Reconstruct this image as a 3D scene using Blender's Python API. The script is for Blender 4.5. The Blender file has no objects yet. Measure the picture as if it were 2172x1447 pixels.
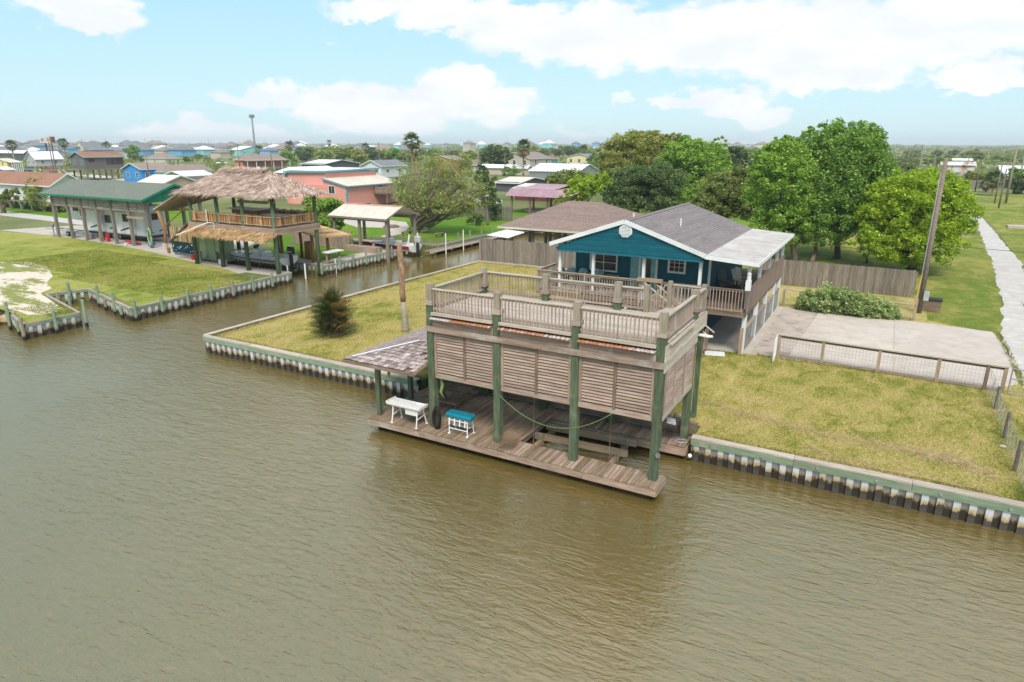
import bpy, math, random
import numpy as np
from mathutils import Vector, Matrix, geometry
from math import sin, cos, pi, radians, atan2, asin, sqrt
random.seed(7)
rng = np.random.default_rng(7)
SC = bpy.context.scene
COL = SC.collection

# ------------------------------------------------------------------ camera
CF, CPITCH, CROLL, CYAW, CZ = 1416.0, 0.2886, 0.0021, -0.5085, 11.605   # focal in px of a 2172 px wide picture
_fw = Vector((sin(CYAW)*cos(CPITCH), cos(CYAW)*cos(CPITCH), -sin(CPITCH)))
_r0 = Vector((cos(CYAW), -sin(CYAW), 0)); _u0 = _r0.cross(_fw)
_r = _r0*cos(CROLL) + _u0*sin(CROLL); _u = -_r0*sin(CROLL) + _u0*cos(CROLL)
cam = bpy.data.objects.new('camera', bpy.data.cameras.new('camera'))
cam.data.sensor_width = 36.0
cam.data.lens = CF/2172*36.0
cam.data.clip_start = 0.3; cam.data.clip_end = 30000
cam.matrix_world = Matrix(((_r.x, _u.x, -_fw.x, 0), (_r.y, _u.y, -_fw.y, 0), (_r.z, _u.z, -_fw.z, CZ), (0, 0, 0, 1)))
COL.objects.link(cam); SC.camera = cam

SUN_EL, SUN_AZ = 52.0, 150.0     # azimuth from +Y towards +X
SKY_STRENGTH = 0.12
EXPOSURE = 0.66
# ------------------------------------------------------------------ node helpers
def N(nt, typ, ins=None, **props):
    n = nt.nodes.new(typ)
    for k, v in props.items(): setattr(n, k, v)
    for k, v in (ins or {}).items():
        if isinstance(v, bpy.types.NodeSocket): nt.links.new(v, n.inputs[k])
        elif v is not None: n.inputs[k].default_value = v
    return n
def c4(c): return (c[0], c[1], c[2], 1.0)
def MIX(nt, f, a, b, blend='MIX'):
    n = nt.nodes.new('ShaderNodeMix'); n.data_type = 'RGBA'; n.blend_type = blend
    for i, v in ((0, f), (6, a), (7, b)):
        if isinstance(v, bpy.types.NodeSocket): nt.links.new(v, n.inputs[i])
        else: n.inputs[i].default_value = c4(v) if i > 0 else v
    return n.outputs[2]
def MA(nt, op, a, b=None, clamp=False):
    n = nt.nodes.new('ShaderNodeMath'); n.operation = op; n.use_clamp = clamp
    for i, v in ((0, a), (1, b)):
        if isinstance(v, bpy.types.NodeSocket): nt.links.new(v, n.inputs[i])
        elif v is not None: n.inputs[i].default_value = v
    return n.outputs[0]
def SMOOTH(nt, v, lo, hi, a=0.0, b=1.0):
    n = N(nt, 'ShaderNodeMapRange', {0: v, 1: lo, 2: hi, 3: a, 4: b}, interpolation_type='SMOOTHSTEP')
    return n.outputs[0]
def NOISE(nt, vec, scale, detail=4, rough=0.55, dist=0.0):
    return N(nt, 'ShaderNodeTexNoise', {'Vector': vec, 'Scale': scale, 'Detail': detail, 'Roughness': rough, 'Distortion': dist}).outputs['Fac']
def MAP(nt, vec, scale, rot=(0, 0, 0)):
    return N(nt, 'ShaderNodeMapping', {'Vector': vec, 'Scale': scale, 'Rotation': rot}).outputs[0]
def px_dir(u, v): return (_fw*CF + _r*(u-1086.0) - _u*(v-723.5)).normalized()

# ------------------------------------------------------------------ world
world = bpy.data.worlds.new('World'); SC.world = world; world.use_nodes = True
nt = world.node_tree; nt.nodes.clear()
sky = N(nt, 'ShaderNodeTexSky', sky_type='NISHITA', sun_disc=False)
sky.sun_elevation = radians(SUN_EL); sky.sun_rotation = radians(SUN_AZ)
sky.air_density = 1.0; sky.dust_density = 0.6; sky.ozone_density = 1.0; sky.altitude = 0
tc = N(nt, 'ShaderNodeTexCoord').outputs['Generated']
sep = N(nt, 'ShaderNodeSeparateXYZ', {0: tc})
az = MA(nt, 'MULTIPLY', MA(nt, 'ARCTAN2', sep.outputs[0], sep.outputs[1]), 57.2958)
el = MA(nt, 'MULTIPLY', MA(nt, 'ARCSINE', sep.outputs[2]), 57.2958)
ae = N(nt, 'ShaderNodeCombineXYZ', {0: az, 1: el, 2: 0.0}).outputs[0]
nz = N(nt, 'ShaderNodeTexNoise', {'Vector': MAP(nt, tc, (1, 1, 2.0)), 'Scale': 7.0, 'Detail': 7, 'Roughness': 0.62})
warp = N(nt, 'ShaderNodeVectorMath', {0: nz.outputs['Color'], 1: (0.5, 0.5, 0.5)}, operation='SUBTRACT').outputs[0]
nz2 = N(nt, 'ShaderNodeTexNoise', {'Vector': MAP(nt, tc, (1, 1, 1.8)), 'Scale': 26.0, 'Detail': 6, 'Roughness': 0.6})
warp2 = N(nt, 'ShaderNodeVectorMath', {0: nz2.outputs['Color'], 1: (0.5, 0.5, 0.5)}, operation='SUBTRACT').outputs[0]
w1 = N(nt, 'ShaderNodeVectorMath', {0: warp, 1: (6.5, 4.0, 0)}, operation='MULTIPLY').outputs[0]
w2 = N(nt, 'ShaderNodeVectorMath', {0: warp2, 1: (4.5, 3.0, 0)}, operation='MULTIPLY').outputs[0]
aw = N(nt, 'ShaderNodeVectorMath', {0: N(nt, 'ShaderNodeVectorMath', {0: ae, 1: w1}, operation='ADD').outputs[0], 1: w2}, operation='ADD').outputs[0]
# (picture px centre, radii in px, weight): where the clouds stand in the sky
CLOUDS = [(190, 22, 135, 48, 1.0), (20, 0, 70, 22, .8), (560, 200, 100, 26, .9), (720, 212, 130, 46, 1.0), (820, 235, 190, 52, 1.0), (960, 190, 85, 52, 1.1),
          (1040, 220, 110, 55, 1.0), (450, 285, 190, 30, .9), (420, 268, 60, 28, .9), (860, 10, 190, 26, 1.0), (1020, 45, 190, 42, 1.0), (1250, 70, 280, 70, 1.1), (1480, 80, 330, 85, 1.1),
          (1750, 90, 330, 90, 1.1), (2050, 60, 300, 80, 1.0), (1780, 160, 190, 40, 1.0), (2080, 158, 110, 30, 1.0), (1450, 205, 75, 18, .9),
          (1560, 218, 110, 36, 1.1), (1620, 245, 80, 28, .9), (1305, 206, 36, 13, .7), (1590, 303, 65, 14, .8), (1070, 112, 40, 16, .7), (1240, 290, 60, 12, .5), (1085, 310, 60, 10, .5),
          (700, 90, 12, 7, .4), (-200, 120, 160, 60, 1), (2450, 180, 200, 60, 1)]
acc = None
for (u, v, ru, rv, wt) in CLOUDS:
    d = px_dir(u, v); d1 = px_dir(u+ru, v); d2 = px_dir(u, v-rv)
    a0, e0 = math.degrees(atan2(d.x, d.y)), math.degrees(asin(d.z))
    ra = abs(math.degrees(atan2(d1.x, d1.y))-a0)+1e-3; re = abs(math.degrees(asin(d2.z))-e0)+1e-3
    q = N(nt, 'ShaderNodeVectorMath', {0: aw, 1: (a0, e0, 0)}, operation='SUBTRACT').outputs[0]
    q = N(nt, 'ShaderNodeVectorMath', {0: q, 1: (1/ra, 1/re, 0)}, operation='MULTIPLY').outputs[0]
    q = N(nt, 'ShaderNodeVectorMath', {0: q}, operation='LENGTH').outputs['Value']
    q = SMOOTH(nt, q, 1.14, 0.74, 0.0, wt)
    acc = q if acc is None else MA(nt, 'MAXIMUM', acc, q)
# scattered cloud field over the rest of the sky (overhead and behind)
hi_n = NOISE(nt, MAP(nt, tc, (1, 1, 2.4)), 2.6, 8, 0.6)
hi = MA(nt, 'MULTIPLY', SMOOTH(nt, hi_n, 0.40, 0.56), SMOOTH(nt, el, 16.0, 26.0))
acc = MA(nt, 'MINIMUM', MA(nt, 'MAXIMUM', acc, hi), 1.0)
shade = NOISE(nt, MAP(nt, tc, (1, 1, 3.0)), 9.0, 5, 0.6)
cl_col = MIX(nt, SMOOTH(nt, shade, 0.35, 0.65), (5.0, 5.2, 5.6), (5.75, 5.8, 5.9))
veil = MIX(nt, SMOOTH(nt, el, 20.0, 0.0), (2.15, 4.35, 5.5), (3.0, 4.5, 5.2))
base_sky = MIX(nt, 0.80, sky.outputs[0], veil)
fin = MIX(nt, MA(nt, 'MULTIPLY', acc, 0.97), base_sky, cl_col)
bg = N(nt, 'ShaderNodeBackground', {'Color': fin, 'Strength': SKY_STRENGTH})
N(nt, 'ShaderNodeOutputWorld', {'Surface': bg.outputs[0]})

sun = bpy.data.objects.new('sun', bpy.data.lights.new('sun', 'SUN'))
sun.data.energy = 2.5; sun.data.angle = radians(22); sun.data.color = (1.0, 0.94, 0.86)
sd = Vector((sin(radians(SUN_AZ))*cos(radians(SUN_EL)), cos(radians(SUN_AZ))*cos(radians(SUN_EL)), sin(radians(SUN_EL))))
sun.rotation_euler = sd.to_track_quat('Z', 'Y').to_euler(); sun.location = (0, 0, 60)
COL.objects.link(sun)
SC.view_settings.view_transform = 'Standard'; SC.view_settings.look = 'None'
SC.view_settings.gamma = 1.0; SC.view_settings.use_curve_mapping = False
SC.view_settings.exposure = EXPOSURE
SC.cycles.max_bounces = 6; SC.cycles.transparent_max_bounces = 6

# ------------------------------------------------------------------ surveying: where a sight line of the photograph meets a plane of the site
def sight(u, v): return _fw*CF + _r*(u-1086.0) - _u*(v-723.5)
def G(u, v, z=1.1):
    d = sight(u, v); t = (z-CZ)/d.z; return Vector((d.x*t, d.y*t, z))
def PY(u, v, y):
    d = sight(u, v); t = y/d.y; return Vector((d.x*t, y, CZ+d.z*t))
def PX(u, v, x):
    d = sight(u, v); t = x/d.x; return Vector((x, d.y*t, CZ+d.z*t))
def proj(p):
    d = Vector(p)-Vector((0, 0, CZ)); z = d.dot(_fw); return (1086+CF*d.dot(_r)/z, 723.5-CF*d.dot(_u)/z)
def ZH(x, y, v):
    lo, hi_ = -5.0, 90.0
    for _ in range(40):
        m = (lo+hi_)/2
        if proj((x, y, m))[1] > v: lo = m
        else: hi_ = m
    return (lo+hi_)/2

# ------------------------------------------------------------------ materials
MATS = {}
def pmat(name):
    m = bpy.data.materials.new(name); m.use_nodes = True; t = m.node_tree; t.nodes.clear(); MATS[name] = m
    return m, t
def finish(t, col, rough=.7, bump=None, bstr=.3, bdist=.02, spec=.3, metal=0.0, trans=None):
    ins = {'Base Color': col if isinstance(col, bpy.types.NodeSocket) else c4(col), 'Roughness': rough, 'Specular IOR Level': spec, 'Metallic': metal}
    if bump is not None:
        ins['Normal'] = N(t, 'ShaderNodeBump', {'Height': bump, 'Strength': bstr, 'Distance': bdist}).outputs[0]
    p = N(t, 'ShaderNodeBsdfPrincipled', ins)
    N(t, 'ShaderNodeOutputMaterial', {'Surface': p.outputs[0]})
    return p
def basic(name, c1, c2=None, scale=3.0, rough=.75, bump=.25, stretch=(1, 1, 1), rnd=.12, spec=.25, metal=0.0, pos=False, detail=5, lo=.3, hi=.7, dirt=None, dirt_amt=.5, wet=False, bdist=.02):
    m, t = pmat(name)
    c2 = c2 or tuple(x*.78 for x in c1)
    if pos: vec = N(t, 'ShaderNodeNewGeometry').outputs['Position']
    else: vec = N(t, 'ShaderNodeTexCoord').outputs['Object']
    oi = N(t, 'ShaderNodeObjectInfo').outputs['Random']
    if not pos:
        off = MA(t, 'MULTIPLY', oi, 37.0)
        vec = N(t, 'ShaderNodeVectorMath', {0: vec, 1: N(t, 'ShaderNodeCombineXYZ', {0: off, 1: off, 2: off}).outputs[0]}, operation='ADD').outputs[0]
    vs = MAP(t, vec, tuple(s*scale for s in stretch))
    n1 = NOISE(t, vs, 1.0, detail, .6)
    col = MIX(t, SMOOTH(t, n1, lo, hi), c1, c2)
    big = NOISE(t, vec, max(.15, scale*.12), 3)
    col = MIX(t, 1.0, col, MIX(t, big, (.82, .82, .82), (1.16, 1.16, 1.16)), 'MULTIPLY')
    if dirt: col = MIX(t, MA(t, 'MULTIPLY', SMOOTH(t, NOISE(t, vec, 1.3, 5, .65), .5, .72), dirt_amt), col, dirt)
    if rnd:
        k = MA(t, 'ADD', MA(t, 'MULTIPLY', oi, 2*rnd), 1-rnd)
        col = MIX(t, 1.0, col, N(t, 'ShaderNodeCombineColor', {0: k, 1: k, 2: k}).outputs[0], 'MULTIPLY')
    if wet:
        pz = N(t, 'ShaderNodeSeparateXYZ', {0: N(t, 'ShaderNodeNewGeometry').outputs['Position']}).outputs[2]
        wn = MA(t, 'ADD', pz, MA(t, 'MULTIPLY', NOISE(t, N(t, 'ShaderNodeNewGeometry').outputs['Position'], 6, 4), .22))
        col = MIX(t, SMOOTH(t, wn, .66, .50), col, (.02, .017, .012))
    finish(t, col, rough, n1 if bump else None, bump, bdist, spec, metal)
    return m
WS = (.7, 9, 9)      # grain runs along local X
basic('wood_louvre', (.41, .305, .24), (.25, .17, .125), 2.0, .8, .5, WS, .17, dirt=(.36, .33, .31), dirt_amt=.55)
basic('wood_fascia', (.36, .27, .21), (.20, .135, .095), 1.3, .8, .5, WS, .10, dirt=(.40, .38, .36), dirt_amt=.7)
basic('wood_brown', (.22, .155, .11), (.14, .095, .065), 2.0, .8, .5, WS, .15, dirt=(.33, .30, .27), dirt_amt=.4)
basic('wood_deck', (.52, .45, .39), (.34, .27, .22), 2.0, .85, .4, WS, .13, dirt=(.34, .28, .22), dirt_amt=.35)
basic('wood_side', (.56, .49, .42), (.38, .31, .25), 2.0, .85, .4, WS, .15, dirt=(.34, .30, .22), dirt_amt=.35)
basic('wood_rail', (.42, .335, .275), (.27, .205, .165), 2.0, .85, .4, WS, .12, dirt=(.28, .25, .17), dirt_amt=.3)
basic('wood_cap', (.50, .44, .35), (.34, .28, .22), 2.0, .85, .4, WS, .08, dirt=(.30, .29, .15), dirt_amt=.4)
basic('wood_dock', (.32, .225, .155), (.17, .115, .075), 2.0, .8, .5, WS, .24, dirt=(.15, .15, .05), dirt_amt=.6)
basic('wood_dockside', (.40, .29, .22), (.24, .165, .12), 1.5, .8, .5, WS, .10, dirt=(.43, .40, .38), dirt_amt=.5)
basic('wood_picket', (.27, .225, .185), (.16, .13, .105), 2.0, .85, .4, WS, .22)
basic('wood_porch', (.30, .215, .17), (.19, .13, .10), 2.0, .8, .4, WS, .16)
basic('wood_orange', (.38, .19, .07), (.24, .10, .035), 2.0, .6, .3, WS, .1)
basic('wood_beam_new', (.40, .29, .19), (.28, .20, .12), 2.0, .75, .4, WS, .06, dirt=(.45, .42, .38), dirt_amt=.4)
basic('treated_green', (.11, .145, .085), (.055, .078, .045), 2.0, .8, .5, WS, .08, dirt=(.25, .24, .15), dirt_amt=.45, wet=True)
basic('treated_pale', (.23, .31, .20), (.16, .205, .135), 2.0, .8, .4, WS, .08, dirt=(.38, .34, .26), dirt_amt=.5, wet=True)
basic('newel', (.36, .31, .24), (.23, .19, .14), 2.0, .85, .5, WS, .06, dirt=(.24, .27, .12), dirt_amt=.6)
basic('piling', (.30, .25, .18), (.19, .155, .11), 2.0, .85, .5, WS, .15, wet=True)
basic('stilt', (.26, .23, .19), (.17, .145, .12), 2.0, .85, .3, WS, .12)
basic('white_paint', (.74, .74, .74), (.64, .64, .64), 1.5, .55, .06, rnd=.02)
basic('white_metal', (.76, .77, .78), (.66, .66, .67), 1.0, .4, .05, rnd=.03, spec=.4)
basic('offwhite_roof', (.53, .485, .46), (.42, .375, .35), .8, .75, .1, rnd=.04, dirt=(.30, .25, .235), dirt_amt=.65)
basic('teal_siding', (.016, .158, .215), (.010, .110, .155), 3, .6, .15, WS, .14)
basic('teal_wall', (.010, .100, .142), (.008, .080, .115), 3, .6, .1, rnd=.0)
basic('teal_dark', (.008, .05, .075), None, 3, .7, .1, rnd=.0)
basic('door_aqua', (.22, .46, .50), None, 2, .5, .05, rnd=0)
basic('shingle_main', (.235, .20, .195), (.165, .14, .14), 5, .9, .5, (1, 3, 3), .09, dirt=(.28, .24, .23))
basic('shingle_brown', (.285, .205, .175), (.185, .13, .11), 4, .9, .5, (1, 2.2, 1), .06)
basic('shingle_green', (.175, .19, .155), (.125, .135, .11), 6, .9, .5, rnd=.03)
basic('shingle_red', (.33, .165, .11), (.235, .12, .085), 3, .9, .4, rnd=.03)
basic('shingle_tan', (.30, .235, .20), (.22, .17, .145), 4, .9, .4, rnd=.04)
basic('shingle_grey', (.20, .20, .215), (.15, .15, .165), 4, .9, .4, rnd=.08)
basic('shake', (.47, .39, .37), (.24, .18, .165), 3, .9, .6, (4, 1, 4), .42, dirt=(.12, .08, .07), dirt_amt=.6)
basic('thatch', (.58, .44, .36), (.33, .23, .175), 5, .95, .5, (1, 1, 1), 0)
basic('thatch_new', (.50, .32, .155), (.30, .17, .07), 5, .95, .5, (1, 1, 1), 0)
basic('bamboo', (.42, .235, .105), (.20, .10, .045), 3, .7, .3, WS, .3)
basic('bamboo_pale', (.40, .30, .16), (.22, .15, .07), 3, .7, .3, WS, .3)
basic('green_paint', (.02, .22, .13), (.015, .16, .095), 3, .6, .2, rnd=.02)
basic('sage_paint', (.42, .50, .30), (.33, .40, .24), 3, .6, .1, rnd=.02)
basic('pink_siding', (.80, .37, .31), (.70, .31, .26), 2, .65, .08, (.5, .5, 12), .03)
basic('blue_trim', (.14, .36, .43), None, 2, .6, .05, rnd=0)
basic('cream_metal', (.68, .61, .52), (.58, .50, .42), 1.5, .5, .08, rnd=.05)
basic('mauve_metal', (.42, .27, .30), (.33, .20, .23), 1.5, .5, .08, rnd=.05)
basic('maroon', (.16, .045, .04), None, 2, .6, .05, rnd=.05)
basic('grey_metal', (.25, .26, .28), None, 1.5, .5, .05, rnd=.04)
basic('steel', (.42, .42, .43), None, 4, .4, .05, rnd=.05, metal=.6)
basic('dark_metal', (.035, .035, .04), None, 4, .45, .05, rnd=.05)
basic('black_rubber', (.018, .018, .02), None, 8, .6, .1, rnd=.05)
basic('hose_black', (.03, .022, .02), None, 12, .45, .1, rnd=.05)
basic('white_plastic', (.75, .74, .72), (.66, .65, .62), 3, .4, .05, rnd=.02, spec=.4)
basic('teal_vinyl', (.0, .17, .235), (.0, .14, .20), 6, .4, .15, rnd=0, spec=.4)
basic('cushion_teal', (.01, .26, .26), None, 6, .8, .1, rnd=.05)
basic('aluminium', (.55, .56, .57), None, 5, .35, .05, rnd=.02, metal=.5)
basic('adirondack', (.60, .57, .47), (.50, .47, .38), 4, .6, .1, rnd=.04)
basic('adirondack_dark', (.12, .12, .115), None, 4, .6, .1, rnd=.04)
basic('concrete', (.52, .45, .40), (.44, .375, .325), 1.2, .85, .15, pos=True, rnd=.03, dirt=(.27, .235, .205), dirt_amt=.35, detail=8)
basic('concrete_dark', (.46, .39, .34), (.36, .305, .26), .9, .85, .15, pos=True, rnd=.03, dirt=(.13, .11, .095), dirt_amt=.75, detail=8)  # darker, more blotched concrete for the slab nearest the house
basic('concrete_slab', (.47, .42, .37), (.39, .34, .30), 1.2, .85, .15, pos=True, rnd=.05, dirt=(.28, .24, .20), dirt_amt=.5, detail=8)
basic('shell_road', (.49, .45, .42), (.42, .385, .355), 2.5, .9, .3, pos=True, rnd=0, dirt=(.66, .62, .58), dirt_amt=.5, detail=8)
basic('sand', (.66, .56, .46), (.52, .42, .32), 2.5, .9, .4, pos=True, rnd=0, detail=8)
basic('stone', (.50, .36, .23), (.33, .22, .14), 5, .85, .5, rnd=.2)
basic('rope_blue', (.22, .28, .40), (.50, .50, .50), 20, .8, .2, rnd=0)
basic('wire', (.28, .27, .25), None, 3, .6, 0, rnd=0)
basic('wire_rust', (.36, .24, .13), (.22, .14, .09), 9, .8, 0, rnd=0)
basic('pole_wood', (.24, .19, .155), (.15, .115, .09), 2, .85, .4, WS, .15)
basic('yellow_guard', (.75, .42, .03), None, 3, .5, .05, rnd=0)
basic('bark', (.17, .135, .105), (.09, .07, .055), 3, .9, .6, (4, 4, 1), .05)
basic('bark_pale', (.33, .27, .20), (.20, .16, .115), 3, .9, .5, (4, 4, 1), .05)
basic('palm_dead', (.42, .27, .17), (.24, .13, .075), 2.0, .9, .8, (3, 3, 1.2), 0, bdist=.05)
basic('palm_smooth', (.36, .31, .24), (.25, .21, .16), 3.0, .9, .6, (1, 1, 6), 0)
basic('grey_board', (.19, .165, .15), (.12, .10, .092), 2, .85, .3, (9, 9, .8), .1)
basic('navy_paint', (.02, .035, .16), None, 2, .6, .05, rnd=.1)
basic('flower_red', (.62, .12, .07), None, 2, .8, .3, rnd=0)
for nm, c in dict(wall_white=(.66, .66, .64), wall_cream=(.60, .55, .42), wall_yellow=(.70, .60, .22), wall_paleyellow=(.72, .62, .36), wall_grey=(.42, .41, .39), wall_blue=(.05, .27, .62), wall_skyblue=(.16, .42, .68),
                  wall_aqua=(.28, .58, .56), wall_coral=(.66, .24, .15), wall_beige=(.55, .47, .38), wall_brown=(.22, .17, .13), wall_purple=(.30, .16, .36), wall_teal=(.09, .36, .40), wall_tan=(.48, .38, .28), metal_charcoal=(.10, .105, .11)).items():
    basic(nm, c, tuple(x*.88 for x in c), 1.5, .7, .05, rnd=.03)
m, t = pmat('glass_dark')
finish(t, MIX(t, NOISE(t, N(t, 'ShaderNodeNewGeometry').outputs['Position'], .9, 3), (.018, .020, .022), (.07, .06, .055)), .08, spec=.6)
m, t = pmat('glass_purple')
finish(t, (.045, .03, .03), .08, spec=.5)
m, t = pmat('gel_white'); finish(t, (.70, .69, .66), .25, spec=.5)
m, t = pmat('gel_silver'); finish(t, (.42, .42, .42), .25, spec=.5)
m, t = pmat('gel_black'); finish(t, (.02, .02, .024), .2, spec=.5)
m, t = pmat('red_paint'); finish(t, (.45, .02, .02), .4)
m, t = pmat('burgundy'); finish(t, (.25, .02, .05), .3)
m, t = pmat('blue_plastic'); finish(t, (.01, .08, .45), .4)
m, t = pmat('lime_rope'); finish(t, (.20, .29, .10), .8)
m, t = pmat('hose_green'); finish(t, (.28, .50, .20), .6)
def strawmat(name, c1, c2, lo_=.45, hi_=1.35, rough=.9):
    m, t = pmat(name); ge = N(t, 'ShaderNodeNewGeometry'); gp = ge.outputs['Position']; isl = ge.outputs['Random Per Island']
    col = MIX(t, SMOOTH(t, NOISE(t, gp, 1.1, 4, .65), .35, .65), c1, c2); k = SMOOTH(t, isl, 0, 1, lo_, hi_)
    finish(t, MIX(t, 1.0, col, N(t, 'ShaderNodeCombineColor', {0: k, 1: k, 2: k}).outputs[0], 'MULTIPLY'), rough, spec=.1)
strawmat('thatch', (.60, .46, .38), (.42, .30, .235)); strawmat('thatch_new', (.60, .40, .21), (.46, .28, .13)); strawmat('bamboo', (.50, .28, .12), (.30, .155, .065), .3, 1.5, .6); strawmat('bamboo_pale', (.48, .36, .20), (.30, .21, .10), .4, 1.4, .6)
# rusty and galvanised sheet: decided per sheet
m, t = pmat('tin')
ob = N(t, 'ShaderNodeTexCoord').outputs['Object']; oi = N(t, 'ShaderNodeObjectInfo').outputs['Random']; gp = N(t, 'ShaderNodeNewGeometry').outputs['Position']
k = MA(t, 'ADD', NOISE(t, MAP(t, gp, (8, .6, .6)), 1.0, 5, .75), MA(t, 'MULTIPLY', MA(t, 'SUBTRACT', oi, .5), .35))
finish(t, MIX(t, SMOOTH(t, k, .40, .52), (.42, .40, .38), MIX(t, NOISE(t, gp, 9, 4), (.42, .16, .07), (.24, .08, .03))), .6, spec=.4)
m, t = pmat('rust_sheet')
k = NOISE(t, MAP(t, N(t, 'ShaderNodeNewGeometry').outputs['Position'], (.35, .35, .12)), 1.0, 6, .7)
finish(t, MIX(t, SMOOTH(t, k, .45, .6), (.62, .60, .58), (.36, .17, .09)), .7)
# vinyl sheet piling: white above, tide stains, black growth at the water
m, t = pmat('sheet_pile')
gp = N(t, 'ShaderNodeNewGeometry').outputs['Position']; pz = N(t, 'ShaderNodeSeparateXYZ', {0: gp}).outputs[2]
oi = N(t, 'ShaderNodeObjectInfo').outputs['Random']
n1 = NOISE(t, MAP(t, gp, (3, 3, 1.5)), 1.6, 5, .65)
zz = MA(t, 'ADD', pz, MA(t, 'ADD', MA(t, 'MULTIPLY', MA(t, 'SUBTRACT', n1, .5), .50), MA(t, 'MULTIPLY', MA(t, 'SUBTRACT', oi, .5), .26)))
col = MIX(t, SMOOTH(t, zz, .76, .58), (.50, .52, .54), (.40, .31, .17))
col = MIX(t, SMOOTH(t, zz, .58, .48), col, (.055, .045, .032))
col = MIX(t, SMOOTH(t, pz, .42, .34), col, MIX(t, NOISE(t, gp, 22, 3), (.10, .09, .085), (.03, .027, .022)))
finish(t, col, .5, n1, .1)
m, t = pmat('sheet_pile_web')
gp = N(t, 'ShaderNodeNewGeometry').outputs['Position']; pz = N(t, 'ShaderNodeSeparateXYZ', {0: gp}).outputs[2]
n1 = NOISE(t, MAP(t, gp, (4, 4, 1.2)), 2.0, 5, .7)
zz = MA(t, 'ADD', pz, MA(t, 'MULTIPLY', MA(t, 'SUBTRACT', n1, .5), .6))
col = MIX(t, SMOOTH(t, zz, .85, .50), (.33, .34, .36), (.20, .15, .075))
col = MIX(t, SMOOTH(t, zz, .62, .48), col, (.028, .023, .017))
finish(t, col, .6)
# grasses
def grass(name, g, y, s, k=1.0, yl=.42, sl=.62):
    m, t = pmat(name)
    gp = N(t, 'ShaderNodeNewGeometry').outputs['Position']
    big = NOISE(t, gp, .13*k, 4, .6); mid = NOISE(t, MAP(t, gp, (1.1*k, .7*k, 1), (0, 0, .4)), 1.0, 7, .72, .6); fine = NOISE(t, MAP(t, gp, (9, 15, 9), (0, 0, .3)), 1.0, 5, .8)
    micro = NOISE(t, gp, 38, 4, .8)
    f = MA(t, 'ADD', MA(t, 'MULTIPLY', big, .34), MA(t, 'ADD', MA(t, 'MULTIPLY', mid, .44), MA(t, 'MULTIPLY', fine, .22)))
    col = MIX(t, SMOOTH(t, f, yl-.06, yl+.06), g, y)
    col = MIX(t, SMOOTH(t, MA(t, 'ADD', MA(t, 'MULTIPLY', f, .6), MA(t, 'MULTIPLY', fine, .4)), sl-.06, sl+.05), col, s)
    tx_ = SMOOTH(t, MA(t, 'ADD', MA(t, 'MULTIPLY', micro, .5), MA(t, 'MULTIPLY', fine, .5)), .32, .68)
    col = MIX(t, 1.0, col, MIX(t, tx_, (.62, .64, .60), (1.30, 1.28, 1.30)), 'MULTIPLY')
    finish(t, col, .9, MA(t, 'ADD', fine, micro), .8, .06, spec=.1)
    return m
grass('grass_lot', (.20, .23, .034), (.40, .34, .09), (.56, .425, .20), 1.0, .465, .54)
grass('grass_left', (.15, .21, .028), (.30, .315, .06), (.46, .40, .15), 1.2, .46, .55)
grass('grass_green', (.095, .20, .012), (.17, .27, .02), (.32, .30, .07), .8, .52, .64)
grass('grass_road', (.13, .19, .025), (.27, .26, .055), (.42, .33, .14), .6, .50, .57)
grass('grass_far', (.11, .135, .045), (.20, .21, .085), (.34, .30, .15), .05, .50, .60)
m, t = pmat('soil'); finish(t, (.05, .04, .03), .9)
m, t = pmat('sand_patch')
gp = N(t, 'ShaderNodeNewGeometry').outputs['Position']
f = MA(t, 'ADD', MA(t, 'MULTIPLY', NOISE(t, MAP(t, gp, (.5, 1.1, 1)), .55, 6, .68), .75), MA(t, 'MULTIPLY', NOISE(t, gp, 5, 5), .25))
fn = NOISE(t, MAP(t, gp, (9, 14, 9)), 1.0, 5, .75)
gr = MIX(t, SMOOTH(t, fn, .35, .7), (.13, .17, .03), (.33, .30, .09))
sd_ = MIX(t, NOISE(t, gp, 3, 6, .7), (.72, .63, .54), (.52, .42, .32))
finish(t, MIX(t, SMOOTH(t, f, .46, .52), gr, sd_), .9, fn, .5, .04)
# water
m, t = pmat('canal_water')
gp = N(t, 'ShaderNodeNewGeometry').outputs['Position']
wa = NOISE(t, MAP(t, gp, (.75, 2.7, 1), (0, 0, radians(-58))), 1.0, 4, .6, .6)
wb = NOISE(t, MAP(t, gp, (2.2, 6.2, 1), (0, 0, radians(-38))), 1.0, 4, .6, .7)
wc = NOISE(t, MAP(t, gp, (9, 15, 1), (0, 0, radians(-75))), 1.0, 2, .5)
yy_ = N(t, 'ShaderNodeSeparateXYZ', {0: gp}).outputs[1]
calm = MA(t, 'MULTIPLY', SMOOTH(t, NOISE(t, gp, .07, 3), .35, .62, .55, 1.0), SMOOTH(t, yy_, 48.0, 20.0, .22, 1.0))
hgt = MA(t, 'ADD', MA(t, 'MULTIPLY', wa, .62), MA(t, 'ADD', MA(t, 'MULTIPLY', wb, .42), MA(t, 'MULTIPLY', wc, .05)))
hgt = MA(t, 'MULTIPLY', hgt, calm)
murk = MIX(t, NOISE(t, gp, .12, 4), (.112, .082, .020), (.138, .102, .032))
p = finish(t, murk, .03, hgt, .80, .13, spec=1.0)
p.inputs['IOR'].default_value = 2.15; p.inputs['Specular Tint'].default_value = (1.0, .86, .66, 1)
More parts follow.
